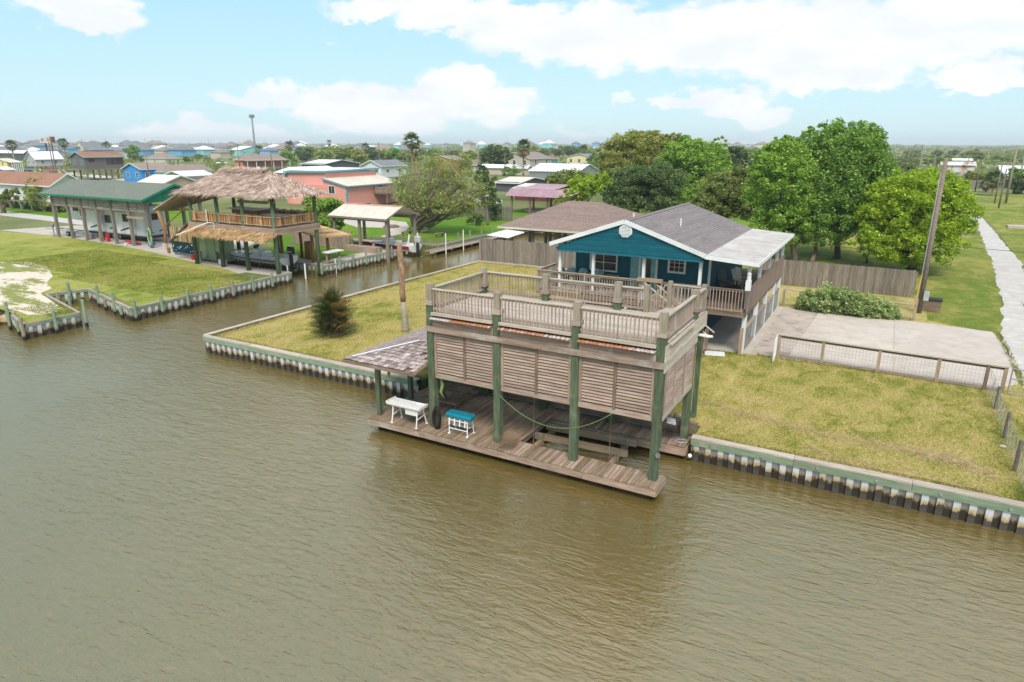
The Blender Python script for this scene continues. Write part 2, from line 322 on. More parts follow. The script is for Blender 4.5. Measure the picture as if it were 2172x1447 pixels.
# foliage
def leafmat(name, c1, c2, c3, rnd=.5):
    m, t = pmat(name)
    ge = N(t, 'ShaderNodeNewGeometry'); gp = ge.outputs['Position']; isl = ge.outputs['Random Per Island']
    n1 = NOISE(t, gp, .55, 4, .6)
    col = MIX(t, SMOOTH(t, n1, .38, .62), c1, c2)
    col = MIX(t, SMOOTH(t, isl, .6, 1.0, 0, .8), col, c3)
    k = MA(t, 'ADD', MA(t, 'MULTIPLY', isl, rnd), 1-rnd*.5)
    col = MIX(t, 1.0, col, N(t, 'ShaderNodeCombineColor', {0: k, 1: k, 2: k}).outputs[0], 'MULTIPLY')
    d = N(t, 'ShaderNodeBsdfPrincipled', {'Base Color': col, 'Roughness': .6, 'Specular IOR Level': .25})
    tr = N(t, 'ShaderNodeBsdfTranslucent', {'Color': MIX(t, 1.0, col, (1.3, 1.4, .6), 'MULTIPLY')})
    ms = N(t, 'ShaderNodeMixShader', {0: .35, 1: d.outputs[0], 2: tr.outputs[0]})
    N(t, 'ShaderNodeOutputMaterial', {'Surface': ms.outputs[0]})
leafmat('leaf_bright', (.17, .29, .04), (.26, .40, .06), (.42, .56, .13))
leafmat('leaf_green', (.125, .23, .04), (.20, .33, .06), (.37, .50, .14))
leafmat('leaf_lime', (.22, .33, .02), (.32, .43, .03), (.50, .56, .08))
leafmat('leaf_dark', (.085, .135, .045), (.13, .185, .065), (.24, .30, .13))
leafmat('leaf_olive', (.15, .19, .045), (.23, .265, .075), (.36, .38, .15))
leafmat('leaf_gold', (.19, .23, .045), (.34, .33, .07), (.48, .44, .14))
leafmat('leaf_pale', (.22, .31, .10), (.40, .46, .20), (.68, .70, .42))
leafmat('leaf_wispy', (.20, .26, .06), (.32, .36, .11), (.48, .48, .20))
leafmat('leaf_sago', (.022, .048, .014), (.05, .085, .024), (.15, .16, .05))
leafmat('leaf_dead', (.26, .14, .05), (.42, .24, .10), (.50, .33, .16))
leafmat('leaf_palm', (.06, .10, .03), (.12, .16, .05), (.22, .22, .10))
leafmat('leaf_skirt', (.20, .13, .075), (.30, .20, .12), (.38, .27, .17))

# ------------------------------------------------------------------ object helpers
I4 = Matrix.Identity(4)
WM = {}
def tag(o, label=None, cat=None, group=None, kind=None):
    if label: o['label'] = label
    if cat: o['category'] = cat
    if group: o['group'] = group
    if kind: o['kind'] = kind
    return o
def thing(name, label, cat, loc=(0, 0, 0), group=None):
    o = bpy.data.objects.new(name, None); o.empty_display_size = .3
    o.location = loc; COL.objects.link(o); WM[o.name] = Matrix.Translation(loc)
    return tag(o, label, cat, group)
def link(name, me, mat=None, parent=None, M=I4, kind=None, label=None):
    if mat is not None and not me.materials: me.materials.append(MATS[mat] if isinstance(mat, str) else mat)
    o = bpy.data.objects.new(name, me); COL.objects.link(o)
    if parent is not None:
        o.parent = parent; o.matrix_parent_inverse = WM[parent.name].inverted()
    o.matrix_basis = M; WM[o.name] = M.copy()
    if kind: o['kind'] = kind
    if label: o['label'] = label
    return o
def copy_tree(root, M=None, label=None, loc=None, rz=None):
    r = root.copy(); COL.objects.link(r)
    if loc is not None: r.location = loc
    if rz is not None: r.rotation_euler = (0, 0, rz)
    if label: r['label'] = label
    for ch in root.children:
        c = ch.copy(); COL.objects.link(c); c.parent = r
        for g in ch.children:
            d = g.copy(); COL.objects.link(d); d.parent = c
    return r
BOX = [(0, 3, 2, 1), (4, 5, 6, 7), (0, 1, 5, 4), (1, 2, 6, 5), (2, 3, 7, 6), (3, 0, 4, 7)]
class MB:
    def __init__(s): s.v = []; s.f = []
    def add(s, vs, fs):
        b = len(s.v); s.v += [tuple(x) for x in vs]; s.f += [tuple(b+i for i in f) for f in fs]; return s
    def box(s, lo, hi):
        (x0, y0, z0), (x1, y1, z1) = lo, hi
        return s.add([(x0, y0, z0), (x1, y0, z0), (x1, y1, z0), (x0, y1, z0), (x0, y0, z1), (x1, y0, z1), (x1, y1, z1), (x0, y1, z1)], BOX)
    def beam(s, p0, p1, w, h, up=(0, 0, 1)):
        M, L = frame(p0, p1, up); a, b = w/2, h/2
        return s.add([M @ Vector(q) for q in ((-L/2, -a, -b), (L/2, -a, -b), (L/2, a, -b), (-L/2, a, -b), (-L/2, -a, b), (L/2, -a, b), (L/2, a, b), (-L/2, a, b))], BOX)
    def tube(s, pts, rad, n=8, cap=True):
        pts = [Vector(p) for p in pts]; k = len(pts)
        if not hasattr(rad, '__len__'): rad = [rad]*k
        b = len(s.v); prev = None
        for i, p in enumerate(pts):
            d = (pts[min(i+1, k-1)]-pts[max(i-1, 0)]); d = d.normalized() if d.length > 1e-9 else Vector((0, 0, 1))
            if prev is None:
                a = Vector((1, 0, 0)) if abs(d.x) < .9 else Vector((0, 1, 0)); prev = d.cross(a).normalized()
            x = (prev - d*prev.dot(d)); x = x.normalized() if x.length > 1e-6 else d.orthogonal().normalized(); prev = x; y = d.cross(x)
            for j in range(n):
                t = 2*pi*j/n; s.v.append(tuple(p+(x*cos(t)+y*sin(t))*rad[i]))
        for i in range(k-1):
            for j in range(n):
                j2 = (j+1) % n; s.f.append((b+i*n+j, b+i*n+j2, b+(i+1)*n+j2, b+(i+1)*n+j))
        if cap: s.f.append(tuple(b+j for j in reversed(range(n)))); s.f.append(tuple(b+(k-1)*n+j for j in range(n)))
        return s
    def prism(s, poly, z0, z1, axis='z'):
        n = len(poly)
        def P(a, b_, c): return {'z': (a, b_, c), 'y': (a, c, b_), 'x': (c, a, b_)}[axis]
        vs = [P(a, b_, z0) for a, b_ in poly]+[P(a, b_, z1) for a, b_ in poly]
        return s.add(vs, [tuple(reversed(range(n))), tuple(range(n, 2*n))]+[(i, (i+1) % n, n+(i+1) % n, n+i) for i in range(n)])
    def quad(s, a, b, c, d): return s.add([a, b, c, d], [(0, 1, 2, 3)])
    def slab(s, q, th):
        """thick panel: q four corners (counter-clockwise seen from outside), thickness th inwards"""
        q = [Vector(p) for p in q]; n = (q[1]-q[0]).cross(q[2]-q[0]).normalized()*th
        return s.add([p-n for p in q]+q, [(3, 2, 1, 0), (4, 5, 6, 7), (0, 1, 5, 4), (1, 2, 6, 5), (2, 3, 7, 6), (3, 0, 4, 7)] if len(q) == 4 else
                     [(2, 1, 0), (3, 4, 5), (0, 1, 4, 3), (1, 2, 5, 4), (2, 0, 3, 5)])
    def sphere(s, c, r, n=10, m=6, sc=(1, 1, 1)):
        c = Vector(c); vs = [c+Vector((0, 0, -r*sc[2]))]
        for i in range(1, m):
            a = -pi/2+pi*i/m
            for j in range(n): vs.append(c+Vector((cos(a)*cos(2*pi*j/n)*r*sc[0], cos(a)*sin(2*pi*j/n)*r*sc[1], sin(a)*r*sc[2])))
        vs.append(c+Vector((0, 0, r*sc[2]))); L = len(vs)-1; fs = []
        for j in range(n):
            fs.append((0, 1+(j+1) % n, 1+j)); fs.append((L, L-n+j, L-n+(j+1) % n))
        for i in range(m-2):
            for j in range(n): fs.append((1+i*n+j, 1+i*n+(j+1) % n, 1+(i+1)*n+(j+1) % n, 1+(i+1)*n+j))
        return s.add(vs, fs)
    def obj(s, name, mat, parent=None, kind=None, smooth=False, label=None, fix=True):
        a = np.array(s.v, dtype=float); c = (a.min(0)+a.max(0))/2
        me = bpy.data.meshes.new(name); me.from_pydata((a-c).tolist(), [], s.f)
        if smooth: me.polygons.foreach_set('use_smooth', [True]*len(me.polygons))
        me.update()
        return link(name, me, mat, parent, Matrix.Translation(c), kind, label)
def frame(p0, p1, up=(0, 0, 1)):
    p0, p1 = Vector(p0), Vector(p1); x = p1-p0; L = x.length; x.normalize(); z = Vector(up); z = z-x*z.dot(x)
    if z.length < 1e-4: z = Vector((0, 1, 0)) - x*x.y
    z.normalize(); y = z.cross(x); c = (p0+p1)/2
    return Matrix(((x.x, y.x, z.x, c.x), (x.y, y.y, z.y, c.y), (x.z, y.z, z.z, c.z), (0, 0, 0, 1))), L
MC = {}
def board(parent, name, p0, p1, w, h, mat, up=(0, 0, 1), label=None):
    M, L = frame(p0, p1, up); L = round(L, 2); key = (L, round(w, 3), round(h, 3), mat)
    me = MC.get(key)
    if me is None:
        a, b = w/2, h/2; me = bpy.data.meshes.new(name)
        me.from_pydata([(-L/2, -a, -b), (L/2, -a, -b), (L/2, a, -b), (-L/2, a, -b), (-L/2, -a, b), (L/2, -a, b), (L/2, a, b), (-L/2, a, b)], [], BOX)
        me.materials.append(MATS[mat]); MC[key] = me
    return link(name, me, None, parent, M, label=label)
def rbox(lo, hi, r=.03):
    """box with chamfered vertical and top edges (MB)"""
    (x0, y0, z0), (x1, y1, z1) = lo, hi; m = MB()
    def ring(i, z): return [(x0+i, y0+r+0, z), (x0+r, y0+i, z), (x1-r, y0+i, z), (x1-i, y0+r, z), (x1-i, y1-r, z), (x1-r, y1-i, z), (x0+r, y1-i, z), (x0+i, y1-r, z)]
    rings = [ring(r*.7, z0), ring(0, z0+r), ring(0, z1-r), ring(r*.7, z1)]; vs = [p for R in rings for p in R]; fs = [tuple(reversed(range(8))), tuple(24+j for j in range(8))]
    for i in range(3):
        for j in range(8): fs.append((i*8+j, i*8+(j+1) % 8, (i+1)*8+(j+1) % 8, (i+1)*8+j))
    return m.add(vs, fs)
def npmesh(name, verts, tris, mat, parent=None, kind=None, M=I4, center=True, label=None):
    verts = np.asarray(verts, dtype=np.float32); tris = np.asarray(tris, dtype=np.int32)
    if center: c = (verts.min(0)+verts.max(0))/2; verts = verts-c; M = M @ Matrix.Translation([float(x) for x in c])
    me = bpy.data.meshes.new(name); k = tris.shape[1]
    me.vertices.add(len(verts)); me.vertices.foreach_set('co', verts.ravel())
    me.loops.add(tris.size); me.loops.foreach_set('vertex_index', tris.ravel())
    me.polygons.add(len(tris)); me.polygons.foreach_set('loop_start', np.arange(0, tris.size, k, dtype=np.int32))
    me.update(calc_edges=True); me.validate()
    return link(name, me, mat, parent, M, kind, label)
# ================================================================== GROUND, WATER, ROADS
def sheet(name, poly, z, mat, kind='structure', th=None, label=None, cat=None, parent=None):
    """flat sheet (or slab of thickness th) over a non-convex outline"""
    P = [Vector((p[0], p[1], z)) for p in poly]
    tris = geometry.tessellate_polygon([P])
    vs = [tuple(p) for p in P]; fs = []
    for a, b, c in tris:
        if (P[b]-P[a]).cross(P[c]-P[a]).z < 0: a, b = b, a
        fs.append((a, b, c))
    if th:
        n = len(P); area = sum(P[i].x*P[(i+1) % n].y-P[(i+1) % n].x*P[i].y for i in range(n))
        vs += [(p.x, p.y, z-th) for p in P]
        for i in range(n):
            j = (i+1) % n
            fs.append((i, n+i, n+j, j) if area > 0 else (j, n+j, n+i, i))
    me = bpy.data.meshes.new(name); me.from_pydata(vs, [], fs); me.update()
    o = link(name, me, mat, parent, kind=kind)
    if label: o['label'] = label
    if cat: o['category'] = cat
    return o
GZ = 1.10
OUT = [(7000, 23.3), (-5.3, 23.3), (-5.3, 24.3), (-17.75, 24.3), (-17.75, 23.3), (-32.55, 23.3), (-32.3, 52.4), (-19.6, 52.4), (-19.6, 70.0), (-32.6, 70.0), (-32.6, 77.0),
       (-41.6, 77.0), (-41.9, 58.5), (-50.8, 58.5), (-50.8, 53.6), (-43.3, 53.6), (-43.35, 43.1), (-55.6, 43.1), (-55.6, 39.5), (-43.35, 39.5), (-42.85, 25.25), (-51.3, 27.2),
       (-52.1, 24.75), (-44.55, 22.75), (-44.4, 19.55), (-47.3, 20.35), (-49.5, 21.2), (-53, 21.0), (-62, 19.5), (-90, 16), (-7000, -900), (-7000, 9000), (7000, 9000)]
sheet('ground', OUT, GZ, 'grass_far', th=2.2)
m0 = MB(); m0.quad((-7000, -4000, .2), (7000, -4000, .2), (7000, 120, .2), (-7000, 120, .2)); m0.obj('water', 'canal_water', kind='structure')
m0 = MB(); m0.quad((-7000, -4000, -1.1), (7000, -4000, -1.1), (7000, 120, -1.1), (-7000, 120, -1.1)); m0.obj('canal_bed', 'soil', kind='structure')
# lawns 4 mm above the ground sheet
sheet('lawn', [(6.9, 23.45), (-5.2, 23.45), (-5.2, 24.4), (-17.9, 24.4), (-17.9, 23.45), (-32.3, 23.45), (-32.1, 52.3), (3.0, 55.5), (3.0, 47.5), (6.4, 46), (6.6, 35)], GZ+.004, 'grass_lot')
sheet('lawn', [(-43.1, 25.7), (-51.1, 27.5), (-52.6, 24.6), (-44.8, 22.5), (-44.6, 19.8), (-47.4, 20.6), (-60, 21.5), (-100, 20), (-128, 42.0), (-95, 41.2), (-84, 42.6), (-72.5, 41.9), (-65.8, 41.0), (-61.5, 40.2), (-55, 39.0), (-49.2, 38.0), (-46.6, 37.0), (-47.6, 35.2), (-43.6, 35.0)], GZ+.004, 'grass_left')
sheet('sand_patch', [tuple(G(u, v))[:2] for u, v in ((-60, 560), (10, 556), (62, 556), (100, 566), (112, 586), (98, 600), (110, 612), (86, 622))]+[(-46.2, 22.75), (-45.6, 20.6), (-47.6, 21.0), (-60, 21.8), (-70, 22)], GZ+.008, 'sand_patch')
sheet('lawn', [(-43.9, 43.6), (-43.9, 53.4), (-51.5, 53.4), (-51.5, 62), (-42.4, 62), (-42.2, 80), (-47, 84), (-75, 80), (-75, 60), (-57, 50), (-52, 43.6)], GZ+.004, 'grass_green')
sheet('lawn', [(-41, 86), (-30, 77.6), (-19, 78), (-10, 110), (-32, 120), (-56, 92)], GZ+.006, 'grass_green')
sheet('lawn', [(-140, 51), (-86, 50.5), (-86, 66), (-140, 84)], GZ+.004, 'grass_green')
sheet('lawn', [(2.8, 50.2), (2.8, 55.6), (-14, 56), (-14, 84), (10.3, 98), (8.6, 66), (6.7, 46.4), (3, 47.4)], GZ+.002, 'grass_road')
sheet('lawn', [(7.2, 23.5), (7.2, 34.0), (7.6, 42), (8.0, 50), (9.6, 60), (11.2, 75), (12.3, 108), (12.0, 180), (60, 200), (90, 100), (60, 24)], GZ+.004, 'grass_road')
# road, drives, slabs
road = [(6.35, 30), (6.5, 41.5), (6.6, 46), (7.7, 56), (8.9, 74), (10.6, 112), (11.3, 200), (12.6, 200), (12.4, 130), (11.9, 108), (11.2, 75), (9.8, 60), (9.2, 53), (8.9, 42), (8.6, 30)]
rj = []
for a_, b_ in zip(road, road[1:]+road[:1]):
    k_ = max(1, int(((a_[0]-b_[0])**2+(a_[1]-b_[1])**2)**.5/.8)) if max(a_[1], b_[1]) < 130 else 1
    for j_ in range(k_): f_ = j_/k_; rj.append((a_[0]+(b_[0]-a_[0])*f_+random.uniform(-.13, .13), a_[1]+(b_[1]-a_[1])*f_+random.uniform(-.1, .1)))
road = rj
sheet('road', road, GZ+.012, 'shell_road')
sheet('road', [(-160, 52.5), (-84, 49.5), (-84, 52.0), (-112, 53.9), (-160, 56)], GZ+.010, 'shell_road')
sheet('road', [(-330, 150), (-150, 106), (-100, 95), (-100, 99), (-150, 111), (-330, 157)], GZ+.014, 'shell_road')
for dx_ in (([(-5.3, 34.9), (-3.55, 35.0), (-3.1, 46.8), (-5.3, 46.8)]), ([(-3.53, 35.0), (1.2, 35.0), (1.2, 40.9), (-3.32, 40.9)]), ([(-3.30, 40.93), (1.2, 40.93), (1.2, 46.77), (-3.08, 46.8)]), ([(1.22, 35.0), (5.2, 35.0), (6.2, 36.2), (6.45, 40.9), (1.22, 40.9)]), ([(1.22, 40.93), (6.45, 40.93), (6.5, 42), (6.2, 46.3), (2.4, 46.75), (1.22, 46.77)])):
    sheet('driveway', dx_, GZ+.012, 'concrete_dark' if dx_[0][0] < -4 else 'concrete', th=.05)
sheet('carport_floor', [(-8.3, 34.6), (-5.3, 34.9), (-5.3, 46.8), (-16.4, 46.8), (-16.4, 36.9), (-8.3, 36.9)], GZ+.010, 'concrete_slab', th=.05)
sheet('patio', [(-96, 41.6), (-84, 42.3), (-72, 41.6), (-65.6, 40.7), (-61.5, 40.0), (-55.3, 38.75), (-49.3, 37.75), (-46.6, 36.85), (-46.6, 37.6), (-43.4, 37.7), (-43.4, 39.35), (-55.75, 39.35), (-55.75, 43.25), (-43.5, 43.25), (-43.5, 44.5), (-57, 46), (-60, 50), (-64, 52), (-86, 52), (-93, 49)], GZ+.016, 'concrete_slab', th=.06)
sheet('path', [(-43.5, 43.2), (-43.5, 52.9), (-45.2, 52.9), (-45.2, 44.3)], GZ+.02, 'concrete_slab')
sheet('path', [(-60, 66.2), (-56, 67.5), (-52.5, 64), (-51.3, 60.5), (-50.3, 60.5), (-51, 64.5), (-54, 69.5), (-58, 74), (-70, 76), (-70, 72)], GZ+.016, 'concrete')
sheet('path', [(-52, 97), (-44, 88), (-36, 88), (-34, 91), (-45, 100)], GZ+.018, 'concrete')
sheet('marsh', [(-14, 420), (60, 300), (900, 1300), (900, 4200), (-700, 4200)], GZ+.03, 'grass_far')

# ================================================================== BULKHEADS
pile_me = None
def bulkhead(label, pts, top=1.18, cap=.30, capmat='wood_deck', wale='treated_pale', wale_h=.24, ribs=True, pitch=.45, posts=None, group='timber capped bulkheads', bolts=False):
    if posts: top -= .06; cap = .18; wale_h = min(wale_h, .17); capmat = 'wood_rail'
    t = thing('bulkhead', label, 'bulkhead', (pts[0][0], pts[0][1], 0), group)
    for i in range(len(pts)-1):
        a, b = Vector((*pts[i], 0)), Vector((*pts[i+1], 0)); d = (b-a); L = d.length; d.normalize(); n = Vector((d.y, -d.x, 0))  # water lies on the right of the path
        k = max(1, round(L/3.66))
        for j in range(k):
            p, q = a+d*(L*j/k+.004), a+d*(L*(j+1)/k-.004)
            zj = random.uniform(-.004, .004)
            board(t, 'cap_board', p+Vector((0, 0, top+zj)), q+Vector((0, 0, top+zj)), cap, .055, capmat)
            o = n*(cap/2-.03)
            board(t, 'waler', p+o+Vector((0, 0, top-.03-wale_h/2)), q+o+Vector((0, 0, top-.03-wale_h/2)), .09, wale_h, wale)
        w = MB(); o = n*.0
        w.beam(a+o+Vector((0, 0, -.1)), b+o+Vector((0, 0, -.1)), .06, 2*(top-.35)+.2+.5-.2); w.obj('sheet_pile_web', 'sheet_pile_web', t)
        if ribs:
            nr = int(L/pitch)
            for j in range(nr):
                p = a+d*(pitch*(j+.5)); zt = top-.03-wale_h
                pw = random.uniform(-.02, .02); p = p+d*pw; board(t, 'sheet_pile', p+n*.065+Vector((0, 0, -.7)), p+n*.065+Vector((0, 0, zt+.05)), .20, .08, 'sheet_pile', up=n)
        if bolts:
            for j in range(int(L/1.8)):
                p = a+d*(1.8*(j+.4))+n*(cap/2+.035)+Vector((0, 0, top-.15))
                m_ = MB(); m_.tube([p-n*.02, p+n*.02], .045, 8); m_.obj('washer', 'steel', t)
    for (px, py, h) in (posts or []):
        m_ = MB(); h -= .12; m_.tube([(px, py, -.9), (px, py, h-.03), (px, py, h)], [.105, .10, .08], 10)
        m_.obj('piling', random.choice(['treated_pale', 'treated_pale', 'piling']) if wale == 'treated_pale' else 'piling', t)
    return t
bulkhead('long timber and white sheet pile bulkhead left of the dock, with rust stained ribs', [(-32.62, 23.1), (-17.8, 23.1)], pitch=.45)
bulkhead('timber capped sheet pile bulkhead along the front lawn right of the dock', [(-5.25, 23.22), (9.0, 23.22)], top=1.14, bolts=True, pitch=.43)
bulkhead('bare timber cap running up the narrow canal beside the yellowish lawn', [(-32.3, 52.2), (-32.7, 38), (-32.72, 23.12)], ribs=False)
bulkhead('recessed timber retaining wall behind the covered dock', [(-17.7, 24.2), (-5.3, 24.2)], top=1.24, cap=.2, wale='wood_brown', wale_h=.4, ribs=False, capmat='wood_brown')
L = [(-42.75, 25.1), (-43.05, 35.2)]
lp = [G(u, v, 1.6) for u, v in ((425, 622), (462, 613), (498, 604), (532, 596))]
bulkhead('pale green bulkhead with round posts edging the open left lawn', [(-42.75, 25.1), (-43.25, 39.35)], posts=[(-42.62, y, 1.75) for y in (25.3, 27.2, 29.2, 31.1, 33.0, 34.9, 36.8)], pitch=.5)
bulkhead('low bulkhead along the right side of the small empty boat slip', [(-51.35, 27.25), (-42.75, 25.1)], posts=[(-44.2, 25.3, 1.2), (-45.6, 25.68, 1.9), (-47.3, 26.05, 1.15), (-48.9, 26.5, 1.9)], pitch=.5)
bulkhead('short end bulkhead closing the small empty boat slip', [(-52.15, 24.65), (-51.35, 27.25)], posts=[(-51.6, 26.0, 1.9)], pitch=.5)
bulkhead('bulkhead round the small sandy point by the empty slip', [(-52.15, 24.65), (-44.45, 22.75), (-44.3, 19.5), (-47.4, 20.3), (-48.5, 20.9)][::-1], posts=[(-49.6, 24.2, 1.75), (-47.2, 23.7, 1.9), (-44.1, 22.9, 2.1), (-44.1, 21.1, 1.8), (-44.2, 19.3, 1.75), (-45.6, 19.7, 1.3), (-47.5, 20.1, 1.8), (-48.9, 20.7, 1.85)], pitch=.5)
bulkhead('bulkhead beside the thatched bar on the far side of its boat slip', [(-43.25, 43.2), (-43.2, 53.4)], posts=[(-43.05, y, 1.8) for y in (45.0, 46.8, 48.6, 50.4, 52.4)], pitch=.5, capmat='wood_deck')
bulkhead('bulkhead lining the back of the slip under the thatched bar', [(-43.25, 43.2), (-55.65, 43.2), (-55.65, 39.4), (-43.25, 39.4)][::-1], posts=[(-44.8, 39.7, 1.7), (-42.95, 42.6, 1.6)], pitch=.5)
bulkhead('plank faced bulkhead along the green yard up the canal', [(-41.5, 77), (-41.8, 58.6), (-50.9, 58.6), (-50.9, 53.5), (-43.2, 53.5)][::-1], posts=[(-42.1, y, 2.0) for y in (60.5, 63, 65.5, 68, 70.5, 73)], ribs=False, wale_h=.45, capmat='wood_dock')
bulkhead('bulkhead across the far end of the canal', [(-41.5, 77), (-32.5, 77)], ribs=False)
t = thing('walkway', 'narrow timber walkway on the far bank of the canal by the green yard', 'walkway', (-41.1, 64, .7))
for j in range(13): board(t, 'plank', (-41.75+.14*(j % 6)+0, 56+7*(j//6), .78), (-41.75+.14*(j % 6), 63-.02+7*(j//6), .78), .13, .04, 'wood_dock')
board(t, 'edge_board', (-40.92, 56, .70), (-40.92, 77, .70), .05, .22, 'wood_deck')
for y in (56.5, 60, 64, 68, 72, 76):
    m_ = MB(); m_.tube([(-41.0, y, -.9), (-41.0, y, .6)], .12, 8); m_.obj('piling', 'piling', t)
for y in (58.6, 62.0):
    m_ = MB(); m_.tube([(-40.75, y, -.5), (-40.75, y, 2.4)], .06, 8); m_.obj('mooring_pole', 'white_plastic', t)
# rip-rap at the left edge
for i, (x, y, r) in enumerate([(-49.6, 20.9, .5), (-50.6, 20.6, .6), (-51.6, 21.2, .45), (-50.2, 20.0, .45), (-51.3, 20.2, .55), (-52.6, 20.6, .6), (-49.5, 20.1, .35)]):
    m_ = MB(); m_.sphere((0, 0, 0), r, 8, 5, (1, .8, .7))
    m_.v = [tuple(c*(1+random.uniform(-.18, .18)) for c in q) for q in m_.v]
    o = m_.obj('rock', 'stone'); o.location = (x, y, .45)
    tag(o, 'brown boulder in the rock pile at the left bank beside the sandy point', 'rock', 'boulders at the left bank')

# ================================================================== BOATHOUSE
XS = [-14.68, -11.73, -8.64, -5.70]; YF, YB = 20.01, 23.87
bh = thing('boathouse', 'tall weathered boathouse with louvred walls and a railed sun deck on top, over the water', 'boathouse', (-10.2, 22, .75))
DZ, RT = 5.46, 6.36
FP = [(x, YF) for x in XS]; BP = [(x, YB) for x in XS]
for i, (x, y) in enumerate(FP+BP+[(-5.70, 25.15), (-7.0, 25.15)]):
    small = i > 7
    s = .27 if not small else .17
    zt = 5.80 if not small else 5.3
    board(bh, 'post', (x, y, -1.2 if not small else 1.1), (x, y, zt), s, s, 'treated_green', up=(0, 1, 0))
    s2 = .245 if not small else .15
    board(bh, 'newel', (x, y, zt), (x, y, 6.50), s2, s2, 'newel', up=(0, 1, 0))
    if not small:
        m_ = MB(); m_.box((x-.165, y-.165, 5.74), (x+.165, y+.165, 5.90)); m_.obj('collar', 'wood_rail', bh)
        m_ = MB(); m_.box((x-.115, y-.115, 6.50), (x+.115, y+.115, 6.53)); m_.obj('post_cap', 'newel', bh)
# one extra post at the head of the stair
board(bh, 'newel', (-7.55, 24.0, 5.0), (-7.55, 24.0, 6.5), .2, .2, 'newel', up=(0, 1, 0))
# upper deck boards
yy = YF-.12
while yy < YB+.1:
    for a, b in ((XS[0]-.1, XS[1]), (XS[1], XS[2]), (XS[2], XS[3]+.1)):
        board(bh, 'deck_board', (a+.004, yy+.07, DZ-.02+random.uniform(-.004, .004)), (b-.004, yy+.07, DZ-.02+random.uniform(-.004, .004)), .133, .04, 'wood_deck')
    yy += .14
for j in range(9): board(bh, 'deck_board', (-7.1, 24.05+.14*j, DZ-.02), (-5.6, 24.05+.14*j, DZ-.02), .133, .04, 'wood_deck')
# joists under the deck
for j in range(24):
    x = XS[0]+.15+j*.385
    board(bh, 'joist', (x, YF-.02, DZ-.14), (x, YB+.02, DZ-.14), .04, .19, 'wood_brown')
def rail(parent, p, q, zb, zt, mats=('wood_rail', 'wood_cap'), pitch=.138, bal=.038, inset=0, capw=.14, low=.14, lowrail=True):
    p = Vector(p); q = Vector(q); d = q-p; L = d.length; d.normalize(); n = Vector((-d.y, d.x, 0)); Z = Vector((0, 0, 1))
    board(parent, 'rail_cap', p+Z*zt, q+Z*zt, capw, .04, mats[1])
    board(parent, 'rail', p+Z*(zt-.065), q+Z*(zt-.065), .04, .085, mats[0])
    if lowrail: board(parent, 'rail', p+Z*(zb+low), q+Z*(zb+low), .04, .085, mats[0])
    k = max(1, int(round(L/pitch)))
    for j in range(k):
        c = p+d*(L*(j+.5)/k)+n*.042
        dz = random.uniform(-.015, .015)
        board(parent, 'baluster', c+Z*(zb+.01+dz*0), c+Z*(zt-.035), bal, bal, mats[0], up=n)
for i in range(3):
    rail(bh, (XS[i+1]-.14, YF-.05, 0), (XS[i]+.14, YF-.05, 0), DZ, RT)
    rail(bh, (XS[i]+.14, YB+.05, 0), (XS[i+1]-.14, YB+.05, 0) if i < 2 else (-7.65, YB+.05, 0), DZ, RT)
rail(bh, (XS[0], YF+.14, 0), (XS[0], YB-.14, 0), DZ, RT)
rail(bh, (XS[3]+.02, YF+.14, 0)[::1], (XS[3]+.02, YB-.14, 0), DZ, RT)
rail(bh, (XS[3]+.02, YB+.14, 0), (XS[3]+.02, 25.06, 0), DZ, RT)
rail(bh, (-5.8, 25.17, 0), (-6.9, 25.17, 0), DZ, RT)
# front edge board, tin drip course, fascia boards
for i in range(3):
    a, b = XS[i]+.14, XS[i+1]-.14
    board(bh, 'edge_board', (a, YF-.17, DZ-.03), (b, YF-.17, DZ-.03), .10, .10, 'wood_cap')
    k = 3
    for j in range(k):
        x0 = a+(b-a)*j/k; x1 = a+(b-a)*(j+1)/k; m_ = MB(); n_ = 6*6; vs = []
        for q in range(n_+1):
            x = x0+(x1-x0)*q/n_; w = .011*cos(2*pi*q/6.0)
            vs += [(x, YF-.34, DZ-.20+w), (x, YF+.10, DZ-.14+w)]
        m_.add(vs, [(2*q, 2*q+2, 2*q+3, 2*q+1) for q in range(n_)]); o = m_.obj('tin_sheet', 'tin', bh, smooth=True)
        mo = o.modifiers.new('thickness', 'SOLIDIFY'); mo.thickness = .006
    board(bh, 'fascia_board', (a-.0, YF-.10, 5.20), (b+.0, YF-.10, 5.20), .045, .15, 'wood_fascia', up=(0, 0, 1))
    board(bh, 'fascia_board', (a-.0, YF-.10, 5.02), (b+.0, YF-.10, 5.02), .045, .20, 'wood_fascia', up=(0, 0, 1))
    # louvre bay
    yb_ = YF-.02
    board(bh, 'louvre_frame', (a-.05, yb_, 2.93), (b+.05, yb_, 2.93), .05, .20, 'wood_louvre')
    mid = (a+b)/2+random.uniform(-.05, .05)
    for x in (a+.055, mid, b-.055):
        board(bh, 'louvre_frame', (x, yb_-.015, 3.035 if x != mid else 2.98), (x, yb_-.015, 4.70), .11, .05, 'wood_louvre' if x != mid else 'wood_brown', up=(0, 1, 0))
    for (xa, xb) in ((a+.115, mid-.06), (mid+.06, b-.115)):
        n_ = 14
        for j in range(n_):
            z = 3.10+j*(4.68-3.10)/n_
            s1, s2 = random.uniform(-.006, .006), random.uniform(-.006, .006)
            board(bh, 'louvre_slat', (xa, yb_+.01, z+.05+s1), (xb, yb_+.01, z+.05+s2), .146, .02, 'wood_louvre', up=(0, -.80, .60))
for (x0, x1) in ((XS[0]-.16, XS[1]+.3), (XS[1]+.3, XS[2]+.1), (XS[2]+.1, XS[3]+.16)):
    board(bh, 'band_board', (x0+.002, YF-.165, 4.82), (x1-.002, YF-.165, 4.82), .045, .21, 'wood_fascia')
